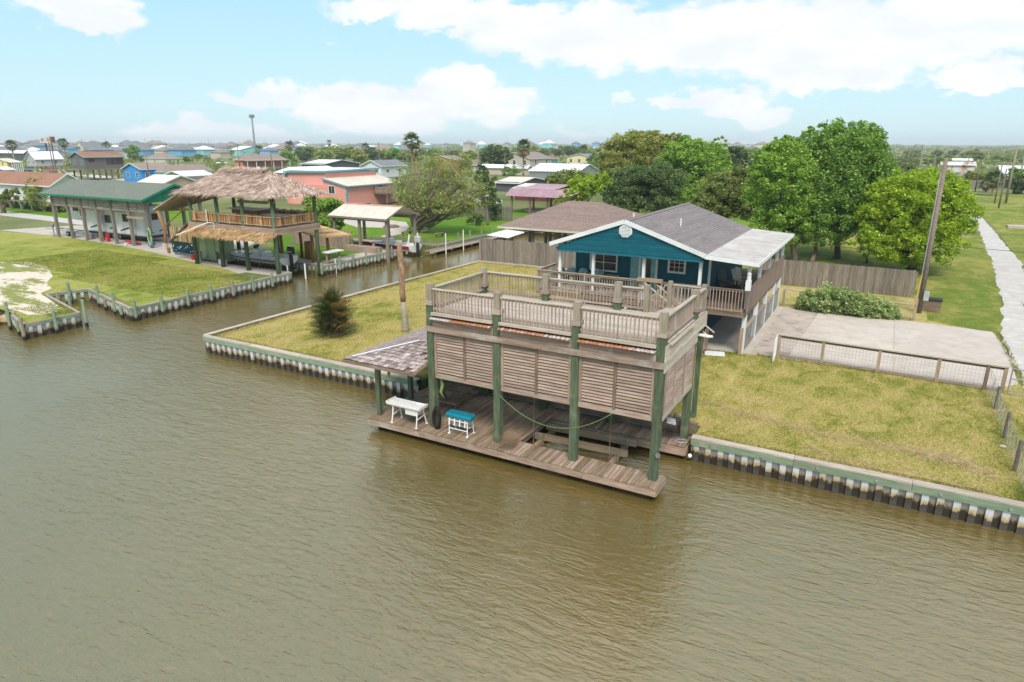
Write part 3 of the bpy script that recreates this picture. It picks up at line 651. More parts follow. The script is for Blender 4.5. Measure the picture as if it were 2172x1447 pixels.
# right-hand side: pale boards, then three louvre panels
xs = XS[3]+.155
for j, z in enumerate((5.37, 5.19, 5.01, 4.83, 4.65)):
    board(bh, 'side_board', (xs, YF-.12, z), (xs, 25.25 if j < 3 else YB+.12, z), .035, .172, 'wood_side', up=(0, 0, 1))
board(bh, 'edge_board', (xs+.06, YF+.2, DZ+.0), (xs+.06, YB-.8, DZ+.0), .12, .04, 'wood_cap')
board(bh, 'louvre_frame', (xs-.03, YF+.13, 2.93), (xs-.03, YB-.1, 2.93), .05, .20, 'wood_side')
fy = [YF+.18, YF+1.28, YF+2.46, YB-.18]
for y in fy: board(bh, 'louvre_frame', (xs-.02, y, 3.03), (xs-.02, y, 4.56), .10, .05, 'wood_louvre', up=(1, 0, 0))
for i in range(3):
    for j in range(13):
        z = 3.10+j*.113
        board(bh, 'louvre_slat', (xs-.05, fy[i]+.05, z+.03), (xs-.05, fy[i+1]-.05, z+.03), .13, .022, 'wood_louvre', up=(.78, 0, .63))
# left and back skirts
for z in (5.2, 5.02, 4.84):
    board(bh, 'side_board', (XS[0]-.155, YF-.1, z), (XS[0]-.155, YB+.1, z), .035, .172, 'wood_fascia', up=(0, 0, 1))
    board(bh, 'side_board', (XS[0], YB+.155, z), (-7.6, YB+.155, z), .035, .172, 'wood_fascia', up=(0, 0, 1))
for j in range(13):
    z = 3.0+j*.12; board(bh, 'louvre_slat', (XS[0]-.08, YF+.16, z), (XS[0]-.08, YB-.16, z), .13, .022, 'wood_louvre', up=(-.86, 0, .5))
for y in (YF+.16, YB-.16): board(bh, 'beam', (XS[0]+.1, y, 4.95), (XS[3]-.1, y, 4.95), .07, .28, 'wood_brown')
# stair from the deck down to the yard behind
Z = Vector((0, 0, 1))
st0, st1 = Vector((-7.1, 24.55, DZ)), Vector((-10.9, 24.55, 1.3))
for s in (-.45, .45):
    board(bh, 'stringer', st0+Vector((0, s, -.12)), st1+Vector((0, s, -.05)), .05, .26, 'wood_rail')
    board(bh, 'hand_rail', st0+Vector((0, s, .92)), st1+Vector((0, s, .95)), .09, .04, 'wood_cap')
    for j in range(20):
        p = st0.lerp(st1, (j+.5)/20)+Vector((0, s, 0)); board(bh, 'baluster', p, p+Z*.9, .038, .038, 'wood_rail', up=(0, 1, 0))
for j in range(20):
    p = st0.lerp(st1, (j+.5)/20); board(bh, 'tread', p+Vector((0, -.43, 0)), p+Vector((0, .43, 0)), .26, .04, 'wood_deck')
for (z, y) in ((4.72, 24.5), (4.60, 25.0)):   # pale pipes poking out past the side boards
    m_ = MB(); m_.tube([(-6.2, y, z), (-5.2, y, z-.05)], .05, 8); m_.obj('drain_pipe', 'white_plastic', bh)
m_ = MB(); m_.tube([(-5.56, 19.86, 1.72), (-5.54, 19.83, 1.73)], .09, 10); m_.obj('depth_marker', 'grey_board', bh)
board(bh, 'sensor_box', (-5.5, 19.95, 1.9), (-5.5, 19.95, 1.92), .1, .1, 'grey_board')

# ================================================================== DOCK
dk = thing('dock', 'weathered plank dock with an open boat berth under the boathouse', 'dock', (-11.5, 21.5, .6))
DX0, DX1, DY0, DY1 = -17.6, -5.42, 19.36, 24.1
x = DX0
while x < DX1-.05:
    y1 = DY1 if x < -11.15 else 20.42
    jz = random.uniform(-.004, .004)
    board(dk, 'plank', (x+.07, DY0+random.uniform(-.012, .012), .73+jz), (x+.07, y1, .73+jz), .130, .04, 'wood_dock' if x < -11.2 else random.choice(['wood_dock', 'wood_dock', 'wood_dockside']))
    if x >= -11.15: board(dk, 'plank', (x+.07, 22.98, .73+jz), (x+.07, DY1, .73+jz), .130, .04, random.choice(['wood_dock', 'wood_dockside']))
    x += .14
for (a, b) in ((-17.62, -15.0), (-15.0, -11.4), (-11.4, -8.0), (-8.0, -5.40)):
    board(dk, 'edge_board', (a+.003, DY0+.03, .575), (b-.003, DY0+.03, .575), .05, .24, 'wood_dockside')
board(dk, 'edge_board', (DX0-.02, DY0+.06, .575), (DX0-.02, 23.2, .575), .05, .24, 'wood_dockside')
board(dk, 'edge_board', (DX1+.02, DY0+.06, .575), (DX1+.02, 20.44, .575), .05, .24, 'wood_dockside')
board(dk, 'edge_board', (-11.12, 20.46, .575), (-11.12, 22.95, .575), .05, .24, 'wood_dockside')
board(dk, 'edge_board', (-11.1, 20.44, .575), (DX1, 20.44, .575), .05, .24, 'wood_dockside')
board(dk, 'edge_board', (-11.1, 22.96, .545), (DX1, 22.96, .545), .05, .30, 'wood_dockside')
board(dk, 'edge_board', (DX1+.02, 22.98, .545), (DX1+.02, 24.1, .545), .05, .30, 'wood_dockside')
for y in (19.7, 21.2, 22.7, 23.8): board(dk, 'stringer', (DX0+.1, y, .58), (-11.3, y, .58), .06, .24, 'wood_brown')
for y in (19.6, 20.2): board(dk, 'stringer', (-11.0, y, .58), (DX1-.1, y, .58), .06, .24, 'wood_brown')
for (x, y) in ((-17.2, 19.8), (-17.2, 22.2), (-13.3, 19.75), (-10.4, 19.8), (-7.2, 19.8), (-16, 23.6), (-9, 23.6)):
    board(dk, 'piling', (x, y, -1.2), (x, y, .6), .24, .24, 'treated_green', up=(0, 1, 0))
m_ = MB(); m_.sphere((-5.22, 22.98, .45), .085, 10, 7); o = m_.obj('fender_buoy', 'white_plastic', smooth=True); tag(o, 'small round white float hanging at the corner of the dock by the bulkhead', 'buoy')

# boat lift cradle hanging in the berth
cr = thing('boat_lift_cradle', 'wooden boat lift cradle hanging on cables in the open berth', 'boat lift', (-9.4, 22, .4))
for y in (21.75, 22.75): board(cr, 'bunk', (-11.0, y-.1, .52), (-7.25, y+.1, .52), .10, .26, 'wood_beam_new')
for x in (-10.75, -7.65): board(cr, 'cross_beam', (x, 20.95, .30), (x, 22.92, .30), .16, .15, 'wood_beam_new')
for x in (-10.75, -7.65):
    for y in (21.0, 22.9):
        m_ = MB(); m_.tube([(x, y, .35), (x, y, 4.8)], .012, 5); m_.obj('cable', 'wire_rust', cr)
    for y in (21.65, 22.7):
        for s in (-.12, .12): board(cr, 'bracket', (x+s, y-.07, .2), (x+s, y-.07, .7), .05, .02, 'steel', up=(0, 1, 0))
m_ = MB(); pts = []
a, b = Vector((-12.9, 19.9, 2.9)), Vector((-7.2, 19.85, 2.88))
for i in range(25):
    t_ = i/24; p = a.lerp(b, t_)
    pts.append(p-Z*(1.0*(1-(2*min(max((t_-.18)/.82, 0), 1)-1)**2) if t_ > .18 else .03*t_))
m_.tube(pts, .010, 6); o = m_.obj('rope', 'lime_rope', smooth=True); tag(o, 'light green rope sagging in a loop below the boathouse louvres', 'rope')
m_ = MB(); m_.tube([(-14.4, 19.85, 2.9), (-14.1, 19.83, 3.02), (-13.4, 19.84, 2.96), (-13.2, 19.85, 3.0)], .012, 5); o = m_.obj('rope', 'lime_rope'); tag(o, 'short light green cord lying on the sill of the leftmost louvre bay', 'rope')

# ------------------------------------------------------------------ pavilion roof at the left of the boathouse
pv = thing('pavilion', 'small open pavilion over the dock with a worn wood shingle hip roof', 'pavilion', (-16.8, 21.5, .75))
EX, EY, EZ, K = -18.47, 19.12, 3.2, .215
def pz(x, y): return EZ+K*min(x-EX, y-EY, 3.4)
for (x, y) in ((-17.34, 19.85), (-17.34, 21.95), (-17.34, 24.6), (-15.0, 24.6)):
    board(pv, 'post', (x, y, .75 if y < 24 else 1.1), (x, y, pz(x, y)-.12), .18, .18, 'treated_green', up=(0, 1, 0))
c1_, c2_ = .155, .26
r0 = MB()
r0.slab([(EX, EY, EZ-.03), (-14.93, EY, EZ-.03), (-14.93, EY+3.4, EZ-.03+K*3.4), (EX+3.4, EY+3.4, EZ-.03+K*3.4)], .04)
r0.slab([(EX, 26.2, EZ-.03), (EX, EY, EZ-.03), (EX+3.4, EY+3.4, EZ-.03+K*3.4), (EX+3.4, 26.2, EZ-.03+K*3.4)], .04)
r0.obj('roof_deck', 'wood_brown', pv)
nrow = 14; cw = 3.4/nrow
for r in range(nrow):
    y0 = EY+r*cw; xl = EX+r*cw; x = -14.93; tz = EZ+K*r*cw
    while x > xl+.05:
        w = random.uniform(.17, .30); xa = max(x-w, xl+random.uniform(0, .05))
        yj = y0+random.uniform(-.018, .018)
        if random.random() > .012: board(pv, 'shingle', ((xa+x)/2, yj-.01, tz+.04+random.uniform(-.004, .012)), ((xa+x)/2, y0+cw+.02, tz+.022+K*(cw+.03)-.018), round(x-xa-.025, 2), .022, 'shake')
        x = xa
m_ = MB()
for r in range(nrow):
    x0 = EX+r*cw; y = EY+r*cw; tz = EZ+K*r*cw
    while y < 26.1:
        w = random.uniform(.17, .30); yb2 = min(y+w, 26.2)
        m_.beam((x0-.01, (y+yb2)/2, tz+.022), (x0+cw+.02, (y+yb2)/2, tz+.022+K*(cw+.03)-.018), yb2-y-.012, .014); y = yb2
m_.obj('shingle_field', 'shake', pv, kind='stuff')
hp = MB(); hp.beam((EX+.25, EY+.25, EZ+.10), (EX+2.2, EY+2.2, EZ+.08+K*2.2), .09, .02); hp.obj('hip_flashing', 'white_metal', pv)
board(pv, 'fascia_board', (EX, EY-.02, EZ-.07), (-14.93, EY-.02, EZ-.07), .03, .13, 'wood_brown'); board(pv, 'fascia_board', (EX-.02, EY, EZ-.07), (EX-.02, 26.2, EZ-.07), .03, .13, 'wood_brown')
board(pv, 'barge_board', (-14.91, EY-.02, EZ-.05), (-14.91, EY+3.4, EZ-.05+K*3.4), .03, .12, 'wood_dockside')
for x in (-17.34,): board(pv, 'beam', (x, 19.5, 3.05), (x, 25.5, 3.05), .08, .2, 'wood_brown')
for j in range(6): board(pv, 'rafter', (-18.2+j*.6, 19.2, 3.09), (-18.2+j*.6, 19.2+max(.25, .6*j), 3.09+K*max(.25, .6*j)), .05, .1, 'wood_brown')
m_ = MB(); m_.tube([(-16.3, 19.3, 3.15), (-16.3, 19.3, 3.0)], .01, 5); m_.sphere((-16.3, 19.3, 2.88), .10, 8, 6, (.6, .6, 1.4)); m_.sphere((-16.3, 19.3, 2.99), .05, 6, 4); m_.sphere((-16.45, 19.3, 3.06), .09, 6, 4, (1.2, .5, .5)); o = m_.obj('wind_bell', 'wood_brown'); tag(o, 'small dark bell hanging from the eave of the shingled pavilion', 'wind bell')

# ------------------------------------------------------------------ things on the dock
# fish cleaning table
ct = thing('fish_cleaning_table', 'white fish cleaning table with a sink box, on the dock edge under the pavilion', 'table', (-15.6, 19.7, .75))
top = rbox((-16.62, 19.42, 1.50), (-14.98, 20.02, 1.57), .02); top.obj('tabletop', 'white_plastic', ct)
for y in (19.42, 19.98): board(ct, 'rim', (-16.62, y, 1.585), (-14.98, y, 1.585), .04, .05, 'white_plastic')
board(ct, 'end_rim', (-16.6, 19.42, 1.61), (-16.6, 20.02, 1.61), .05, .09, 'white_plastic'); board(ct, 'end_rim', (-15.0, 19.42, 1.60), (-15.0, 20.02, 1.60), .05, .07, 'white_plastic')
sk = rbox((-15.75, 19.5, 1.22), (-15.2, 19.95, 1.51), .02); sk.obj('sink_box', 'white_plastic', ct)
for (x, y, dx, dy) in ((-16.35, 19.52, -.02, -.10), (-15.15, 19.52, .0, -.10), (-16.35, 19.92, .0, .12), (-15.15, 19.92, .05, .12)):
    m_ = MB(); m_.tube([(x, y, 1.5), (x, y+dy*.3, 1.2), (x+dx, y+dy, .78)], .028, 8); lg = m_.obj('leg', 'white_plastic', ct)
    m_ = MB(); m_.tube([(x+dx, y+dy, .752), (x+dx, y+dy, .775)], .06, 8); m_.obj('foot', 'white_plastic', lg)
for x in (-16.35, -15.15):
    m_ = MB(); m_.tube([(x, 19.46, 1.08), (x, 19.99, 1.15)], .02, 6); m_.obj('brace', 'white_plastic', ct)
# teal padded leaning post
lp = thing('leaning_post', 'teal padded boat leaning post on a white tube frame, on the dock boards', 'seat', (-13.2, 20, .75))
sb = rbox((-13.95, 19.68, 1.40), (-12.78, 20.14, 1.60), .06)
sb.obj('seat', 'teal_vinyl', lp)
for x in (-13.78, -12.95):
    m_ = MB(); m_.tube([(x, 19.74, 1.40), (x, 19.72, .78), (x, 20.18, .78), (x+.0, 20.1, 1.40)], .024, 8); m_.obj('leg_frame', 'white_plastic', lp)
    for y in (19.70, 20.20):
        m_ = MB(); m_.tube([(x, y, .752), (x, y, .775)], .055, 8); m_.obj('foot', 'white_plastic', lp)
for (y, z) in ((19.73, 1.33), (19.73, .98), (20.13, 1.0), (19.93, 1.05)):
    m_ = MB(); m_.tube([(-13.78, y, z), (-12.95, y, z)], .02, 6); m_.obj('cross_tube', 'white_plastic', lp)
for x in (-13.74, -13.5, -13.26, -13.02):
    m_ = MB(); m_.tube([(x, 19.69, 1.42), (x, 19.67, 1.15)], .030, 8); m_.obj('rod_holder', 'white_plastic', lp)
# coiled black hose on the first post
m_ = MB(); hc = PY(927, 886, 19.82); pts = []
for i in range(168):
    a = i/168*2*pi*8; r = 1+.16*sin(i*.41)+.08*cos(i*.17)
    pts.append((hc.x+.15*r*cos(a), 19.80+.05*sin(i*.23), hc.z+.40*r*sin(a)-.02))
m_.tube(pts, .02, 6, cap=False); o = m_.obj('hose', 'hose_black', smooth=True); tag(o, 'coil of black hose hung on the corner post of the boathouse', 'hose')
# picnic table
pt = thing('picnic_table', 'old grey picnic table under the pavilion behind the corner post', 'table', (-15.4, 22.2, .75))
for j in range(5): board(pt, 'top_board', (-16.35, 21.95+.15*j, 1.50), (-14.55, 21.95+.15*j, 1.50), .14, .04, 'wood_brown')
for y in (21.52, 22.98):
    for j in range(2): board(pt, 'bench', (-16.35, y+.13*(j-.5), 1.18), (-14.55, y+.13*(j-.5), 1.18), .12, .04, 'wood_brown')
for x in (-16.0, -14.9):
    board(pt, 'leg', (x, 21.75, .75), (x, 22.15, 1.48), .09, .04, 'wood_brown', up=(1, 0, 0)); board(pt, 'leg', (x, 22.75, .75), (x, 22.35, 1.48), .09, .04, 'wood_brown', up=(1, 0, 0))
    board(pt, 'bearer', (x+.04, 21.45, 1.13), (x+.04, 23.05, 1.13), .04, .09, 'wood_brown')
def crab_trap(loc, s, mat, label):
    m_ = MB(); x, y, z = loc
    k = 5
    for i in range(k+1):
        f = i/k*s-s/2
        for g in range(k+1):
            h = g/k*s-s/2
            jt = lambda: random.uniform(-.02, .02)*s
            m_.tube([(x+f+jt(), y+h+jt(), z), (x+f+jt(), y+h+jt(), z+s*.55)], .004, 3, False)
            if g < 4:
                zz = z+s*.55*g/3
                m_.tube([(x+f, y-s/2, zz), (x+f+jt(), y+s/2, zz)], .004, 3, False); m_.tube([(x-s/2, y+f, zz), (x+s/2, y+f+jt(), zz)], .004, 3, False)
    for i in range(60):
        p = Vector((x+random.uniform(-.5, .5)*s, y+random.uniform(-.5, .5)*s, z+random.uniform(0, .5)*s)); q = p+Vector((random.uniform(-.2, .2), random.uniform(-.2, .2), random.uniform(-.1, .1)))*s
        m_.tube([p, q], .005, 3, False)
    o = m_.obj('crab_trap', mat); tag(o, label, 'crab trap'); return o
crab_trap((-11.25, 20.05, .75), .62, 'wire_rust', 'straw coloured wire crab trap on the dock corner beside the second green post')
crab_trap((-11.15, 19.75, .75), .5, 'wood_brown', 'flattened reddish net trap lying in front of the straw coloured crab trap')
crab_trap((-6.15, 23.75, .75), .55, 'dark_metal', 'dark wire crab trap on the back walkway beside the right hand post')
m_ = MB(); m_.tube([(-6.0, 23.35, .77), (-5.7, 23.25, .77), (-5.45, 23.4, .77), (-5.6, 23.55, .78), (-5.9, 23.45, .77)], .02, 6); o = m_.obj('rope', 'rope_blue', smooth=True); tag(o, 'blue and white rope coiled at the end of the back walkway', 'rope')
m_ = MB(); m_.tube([(-14.45, 20.15, 2.9), (-14.38, 20.2, 2.5), (-14.44, 20.15, 2.2), (-14.35, 20.25, 1.9)], [.04, .07, .06, .02], 7); o = m_.obj('rope_bundle', 'lime_rope', smooth=True); tag(o, 'bundle of green rope hanging behind the boathouse corner post', 'rope')
# stone edging round the planting bed
bed = [(-9.6, 24.6), (-8.9, 24.55), (-8.2, 24.55), (-7.5, 24.6), (-6.9, 24.6), (-6.3, 24.75), (-6.0, 25.3), (-6.1, 26.0), (-6.4, 26.8), (-6.8, 27.6), (-7.4, 28.2)]
for i in range(len(bed)-1):
    for f in (0, .33, .66):
        p = Vector((*bed[i], 0)).lerp(Vector((*bed[i+1], 0)), f); m_ = MB(); m_.sphere((0, 0, 0), .17, 7, 4, (1.1, .8, .55)); m_.v = [tuple(c*(1+random.uniform(-.15, .15)) for c in q) for q in m_.v]
        o = m_.obj('edging_stone', 'stone'); o.location = (p.x, p.y, GZ+.06); o.rotation_euler.z = random.uniform(0, 6)
        tag(o, 'tan limestone in the curved bed edging behind the boathouse', 'stone', 'limestones edging the bed')
# ================================================================== TEAL HOUSE
hs = thing('house', 'teal raised house with a grey gable roof, white octagonal vent and railed porch', 'house', (-12.1, 41, GZ))
RX, RF, RB, EL, ER = -12.09, 33.81, 46.55, -16.41, -7.76; ZE, ZR, FZ = 6.19, 7.67, 3.5
WY, WX0, WX1, WB = 36.75, -16.15, -8.13, 46.2
def win(parent, axis, c, w, h, d, frame_m='white_paint', cols=2, rows=2, t_=.09, glass='glass_dark', sill=False, shared=None):
    """window on a wall: axis 'y' = wall facing -y (c = x,y,z centre), axis 'x' = wall facing +x"""
    x, y, z = c
    def B(u0, u1, z0, z1, o0, o1):
        m = MB()
        if axis == 'y': m.box((x+u0, y-o1, z+z0), (x+u1, y-o0, z+z1))
        elif axis == 'x': m.box((x+o0, y+u0, z+z0), (x+o1, y+u1, z+z1))
        return m
    f = MB()
    for m_ in (B(-w/2-t_, -w/2, -h/2-t_, h/2+t_, -.01, d), B(w/2, w/2+t_, -h/2-t_, h/2+t_, -.01, d), B(-w/2, w/2, h/2, h/2+t_, -.01, d), B(-w/2, w/2, -h/2-t_, -h/2, -.01, d)): f.add(m_.v, m_.f)
    fo = f.obj('window', frame_m, parent)
    if cols*rows <= 1: B(-w/2, w/2, -h/2, h/2, -.01, .012).obj('pane', glass, fo); return fo
    b = .035 if w > .8 else .022
    for i in range(cols):
        for j in range(rows):
            u0, u1 = -w/2+w*i/cols+b/2, -w/2+w*(i+1)/cols-b/2; z0, z1 = -h/2+h*j/rows+b/2, -h/2+h*(j+1)/rows-b/2
            B(u0, u1, z0, z1, -.01, .012).obj('pane', glass, fo)
    g = MB()
    for i in range(1, cols): q = B(-w/2+w*i/cols-b/2, -w/2+w*i/cols+b/2, -h/2, h/2, -.01, .028); g.add(q.v, q.f)
    for j in range(1, rows): q = B(-w/2, w/2, -h/2+h*j/rows-b/2, -h/2+h*j/rows+b/2, -.01, .024); g.add(q.v, q.f)
    g.obj('muntin', frame_m, fo)
    return fo
# walls (upper box)
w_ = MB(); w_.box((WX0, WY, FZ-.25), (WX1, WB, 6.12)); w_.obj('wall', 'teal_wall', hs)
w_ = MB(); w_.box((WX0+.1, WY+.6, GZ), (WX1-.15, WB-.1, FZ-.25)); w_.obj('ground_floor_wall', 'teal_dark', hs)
for j in range(12): board(hs, 'siding_board', (WX1+.008, WY+.02, FZ+.1+j*.21), (WX1+.008, WB, FZ+.1+j*.21), .206, .014, 'teal_wall', up=(1, 0, .05))
# gable siding boards above the porch
zb, zt = 5.92, ZR-.10
n_ = 17
for j in range(n_):
    z = zb+(zt-zb)*j/n_; z2 = zb+(zt-zb)*(j+1)/n_; f = 1-max(0, (z2-ZE+.12))/(ZR-ZE+.06)
    xl, xr = RX+(EL+.35-RX)*min(1, f), RX+(ER-.20-RX)*min(1, f)
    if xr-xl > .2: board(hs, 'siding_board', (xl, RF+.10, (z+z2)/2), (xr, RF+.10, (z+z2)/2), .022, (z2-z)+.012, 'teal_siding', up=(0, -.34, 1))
w_ = MB(); w_.prism([(EL+.45, 5.93), (ER-.3, 5.93), (ER-.3, 6.1), (RX, ZR-.1), (EL+.45, 6.1)], RF+.12, RF+.2, 'y'); w_.obj('gable_backing', 'teal_wall', hs)
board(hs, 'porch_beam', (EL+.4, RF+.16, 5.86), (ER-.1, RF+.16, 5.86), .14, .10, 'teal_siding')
v_ = MB(); oc = [(RX+.07+.38*cos(pi/8+i*pi/4), 7.16+.38*sin(pi/8+i*pi/4)) for i in range(8)]; v_.prism(oc, RF+.02, RF+.10, 'y'); vo = v_.obj('gable_vent', 'white_paint', hs)
for j in range(9):
    z = 6.87+j*.072; hw = .30 if abs(z-7.16) < .17 else .30-(abs(z-7.16)-.17)*.9; board(vo, 'vent_slat', (RX+.07-hw, RF+.005, z), (RX+.07+hw, RF+.005, z), .05, .012, 'white_paint', up=(0, -.5, 1))
# porch ceiling
c_ = MB(); c_.box((EL+.35, RF+.22, 6.0), (ER-.1, WY, 6.04)); c_.obj('porch_ceiling', 'white_paint', hs)
# roof: two slopes of long shingle courses
sl = sqrt((RX-EL)**2+(ZR-ZE)**2)
r_ = MB(); r_.slab([(EL, RF, ZE-.02), (RX, RF, ZR-.02), (RX, RB, ZR-.02), (EL, RB, ZE-.02)][::-1], .10)
r_.slab([(ER, RF, ZE-.02), (ER, RB, ZE-.02), (RX, RB, ZR-.02), (RX, RF, ZR-.02)], .10); r_.obj('roof_deck', 'grey_board', hs)
nc = 26
for side, xe in ((0, EL), (1, ER)):
    for j in range(nc):
        f0, f1 = j/nc, (j+1)/nc+.012; xa, za = xe+(RX-xe)*f0, ZE+(ZR-ZE)*f0; xb, zb2 = xe+(RX-xe)*f1, ZE+(ZR-ZE)*f1
        k = 5 if side else 1
        for s_ in range(k):
            ya, yb2 = RF-.02+(RB-RF+.04)*s_/k, RF-.02+(RB-RF+.04)*(s_+1)/k
            q = MB(); up = .026
            A, Bq = Vector((xa, 0, za+up)), Vector((xb, 0, zb2+.008))
            me = MC.get(('course', side, s_ == 0, k))
            if me is None:
                c = Vector(((xa+xb)/2, (ya+yb2)/2, (za+zb2)/2)); vs = []
                for (P, z0) in ((A, -.02), (A, 0), (Bq, 0)):
                    for yv in (ya, yb2): vs.append((P.x-c.x, yv-c.y, P.z-c.z+z0))
                me = bpy.data.meshes.new('shingle_course'); fs = [(0, 1, 3, 2), (2, 3, 5, 4)]
                if not side: fs = [tuple(reversed(f)) for f in fs]
                me.from_pydata(vs, [], fs); me.materials.append(MATS['shingle_main']); MC[('course', side, s_ == 0, k)] = me
            link('shingle_course', me, None, hs, Matrix.Translation(((xa+xb)/2, (ya+yb2)/2, (za+zb2)/2)))
for (a, b) in (((EL-.02, RF-.02, ZE-.02), (RX, RF-.02, ZR-.02)), ((RX, RF-.02, ZR-.02), (ER+.02, RF-.02, ZE-.02))):
    board(hs, 'barge_board', a, b, .04, .22, 'white_paint')
board(hs, 'gutter', (EL-.02, RF, ZE-.08), (EL-.02, RB, ZE-.08), .08, .14, 'white_paint')
rc = MB(); rc.beam((RX-.07, RF, ZR+.02), (RX-.07, RB, ZR+.02), .15, .02, (-.3, 0, 1)); rc.beam((RX+.07, RF, ZR+.02), (RX+.07, RB, ZR+.02), .15, .02, (.3, 0, 1)); rc.obj('ridge_cap', 'shingle_main', hs)
vp = PX(1408, 483, -10.3)
m_ = MB(); m_.tube([(-10.3, 38.2, 6.9), (-10.3, 38.2, 7.5)], .045, 8); m_.obj('vent_pipe', 'white_paint', hs)
m_ = MB(); m_.tube([(-13.8, 40.2, 6.9), (-13.8, 40.2, 7.45)], .06, 8); m_.obj('vent_pipe', 'white_paint', hs)
# low-slope porch roof at the right, five felt sheets
PXR = -5.18; zp = 6.01
for s_ in range(4):
    for r2 in range(2):
        ya, yb2 = RF+(RB-RF)*s_/4, RF+(RB-RF)*(s_+1)/4; xa, xb = ER+(PXR-ER)*r2/2, ER+(PXR-ER)*(r2+1)/2
        za, zb2 = ZE+(zp-ZE)*r2/2, ZE+(zp-ZE)*(r2+1)/2
        q = MB(); q.slab([(xa, ya+.006, za+.012), (xb, ya+.006, zb2+.012), (xb, yb2-.006, zb2+.012), (xa, yb2-.006, za+.012)], .03); q.obj('roof_sheet', 'offwhite_roof', hs)
q = MB(); q.slab([(ER, RF+.02, ZE-.03), (PXR-.02, RF+.02, zp-.03), (PXR-.02, RB-.02, zp-.03), (ER, RB-.02, ZE-.03)], .10); q.obj('porch_ceiling', 'white_paint', hs)
board(hs, 'fascia_board', (ER, RF-.02, ZE-.07), (PXR+.02, RF-.02, zp-.07), .04, .18, 'white_paint')
board(hs, 'fascia_board', (PXR+.02, RF, zp-.07), (PXR+.02, RB, zp-.07), .04, .18, 'white_paint')
# windows and door
def P37(u, v): return PY(u, v, WY)
def winpx(u0, v0, u1, v1, **k):
    a, b = P37(u0, v0), P37(u1, v1); win(hs, 'y', ((a.x+b.x)/2, WY, (a.z+b.z)/2), abs(b.x-a.x), abs(a.z-b.z), .05, **k)
a, b = P37(1266, 536), P37(1307, 566)
win(hs, 'y', (-14.3, WY, 5.10), 1.55, 1.35, .05, cols=2, rows=3, glass='glass_purple')
win(hs, 'y', (-9.95, WY, 5.08), .80, .72, .05, cols=3, rows=3, t_=.11, glass='glass_purple')
dr = MB(); dr.box((-12.02, WY-.05, FZ), (-11.16, WY-.005, 5.62)); do = dr.obj('door', 'door_aqua', hs)
q = MB(); q.box((-11.86, WY-.06, FZ+.3), (-11.42, WY-.045, 5.45)); q.obj('glass', 'glass_dark', do)
q = MB(); q.sphere((-11.26, WY-.09, 4.45), .04, 6, 4); q.obj('handle', 'dark_metal', do)
for x in (-12.09, -11.09): board(hs, 'door_trim', (x, WY-.035, FZ), (x, WY-.035, 5.75), .12, .05, 'white_paint', up=(0, 1, 0))
dr = MB(); dr.box((-12.62, WY-.1, FZ), (-12.16, WY-.05, 5.62)); dr.obj('screen_door', 'door_aqua', hs)
for (x, y) in ((WX0, WY-.02), (WX1, WY-.02)): board(hs, 'corner_trim', (x, y, FZ-.2), (x, y, 6.0), .14, .05, 'white_paint', up=(0, 1, 0))
# porch columns
for x in (-15.98, -13.95, -11.05, -8.05): board(hs, 'column', (x, 34.3, FZ), (x, 34.3, 5.82), .15, .15, 'white_paint', up=(0, 1, 0))
CY = [34.75, 38.0, 41.1, 44.1, 46.4]
for y in CY:
    board(hs, 'column', (-5.72, y, GZ), (-5.72, y, FZ-.3), .20, .20, 'white_paint', up=(0, 1, 0))
    board(hs, 'column', (-5.72, y, FZ), (-5.72, y, 5.9), .16, .16, 'white_paint', up=(0, 1, 0))
for y in (38, 41, 44): board(hs, 'column', (-8.6, y, GZ), (-8.6, y, FZ-.3), .18, .18, 'white_paint', up=(0, 1, 0))
for x in (-17.0, -14.5, -12, -9.0):
    board(hs, 'column', (x, 34.35, GZ), (x, 34.35, FZ-.3), .18, .18, 'white_paint', up=(0, 1, 0))
w_ = MB(); w_.box((-8.62, 39.2, GZ), (-8.5, 40.6, 3.2)); w_.obj('garage_door', 'white_paint', hs); w_ = MB(); w_.box((-8.62, 42.0, GZ), (-8.5, 43.4, 3.2)); w_.obj('garage_door', 'white_paint', hs)
# porch floor boards
y = 34.22; i = 0
while y < WY:
    for a, b in ((-17.4, -13.0), (-13.0, -8.9), (-8.9, -5.75)): board(hs, 'floor_board', (a, y+.07, FZ-.02), (b-.005, y+.07, FZ-.02), .133, .035, 'wood_porch' if a > -9 else 'wood_deck')
    y += .14
y = WY
while y < 46.6:
    board(hs, 'floor_board', (WX1+.02, y+.07, FZ-.02), (-5.75, y+.07, FZ-.02), .133, .035, 'wood_porch'); y += .14
for (a, b) in (((-17.4, 34.2, 3.28), (-5.7, 34.2, 3.28)), ((-5.66, 34.2, 3.28), (-5.66, 46.6, 3.28)), ((-17.42, 34.2, 3.28), (-17.42, WY, 3.28))): board(hs, 'rim_board', a, b, .05, .26, 'wood_brown')
rail(hs, (-17.35, 34.2, 0), (-11.2, 34.2, 0), FZ, 4.56, mats=('wood_rail', 'wood_rail'), pitch=.15)
rail(hs, (-5.75, 34.16, 0), (-9.9, 34.16, 0), FZ-.12, 4.56, mats=('wood_rail', 'wood_brown'), pitch=.16, low=.1)
rail(hs, (-17.38, WY, 0), (-17.38, 34.2, 0), FZ, 4.56, mats=('wood_rail', 'wood_rail'), pitch=.15)
for x in (-17.35, -14.4, -11.15, -10.0): board(hs, 'rail_post', (x, 34.2, FZ-.2), (x, 34.2, 4.62), .10, .10, 'wood_rail', up=(0, 1, 0))
q = MB(); q.box((-11.32, 34.02, 4.52), (-9.98, 34.34, 4.68)); q.obj('newel_box', 'wood_beam_new', hs)
n_ = 82
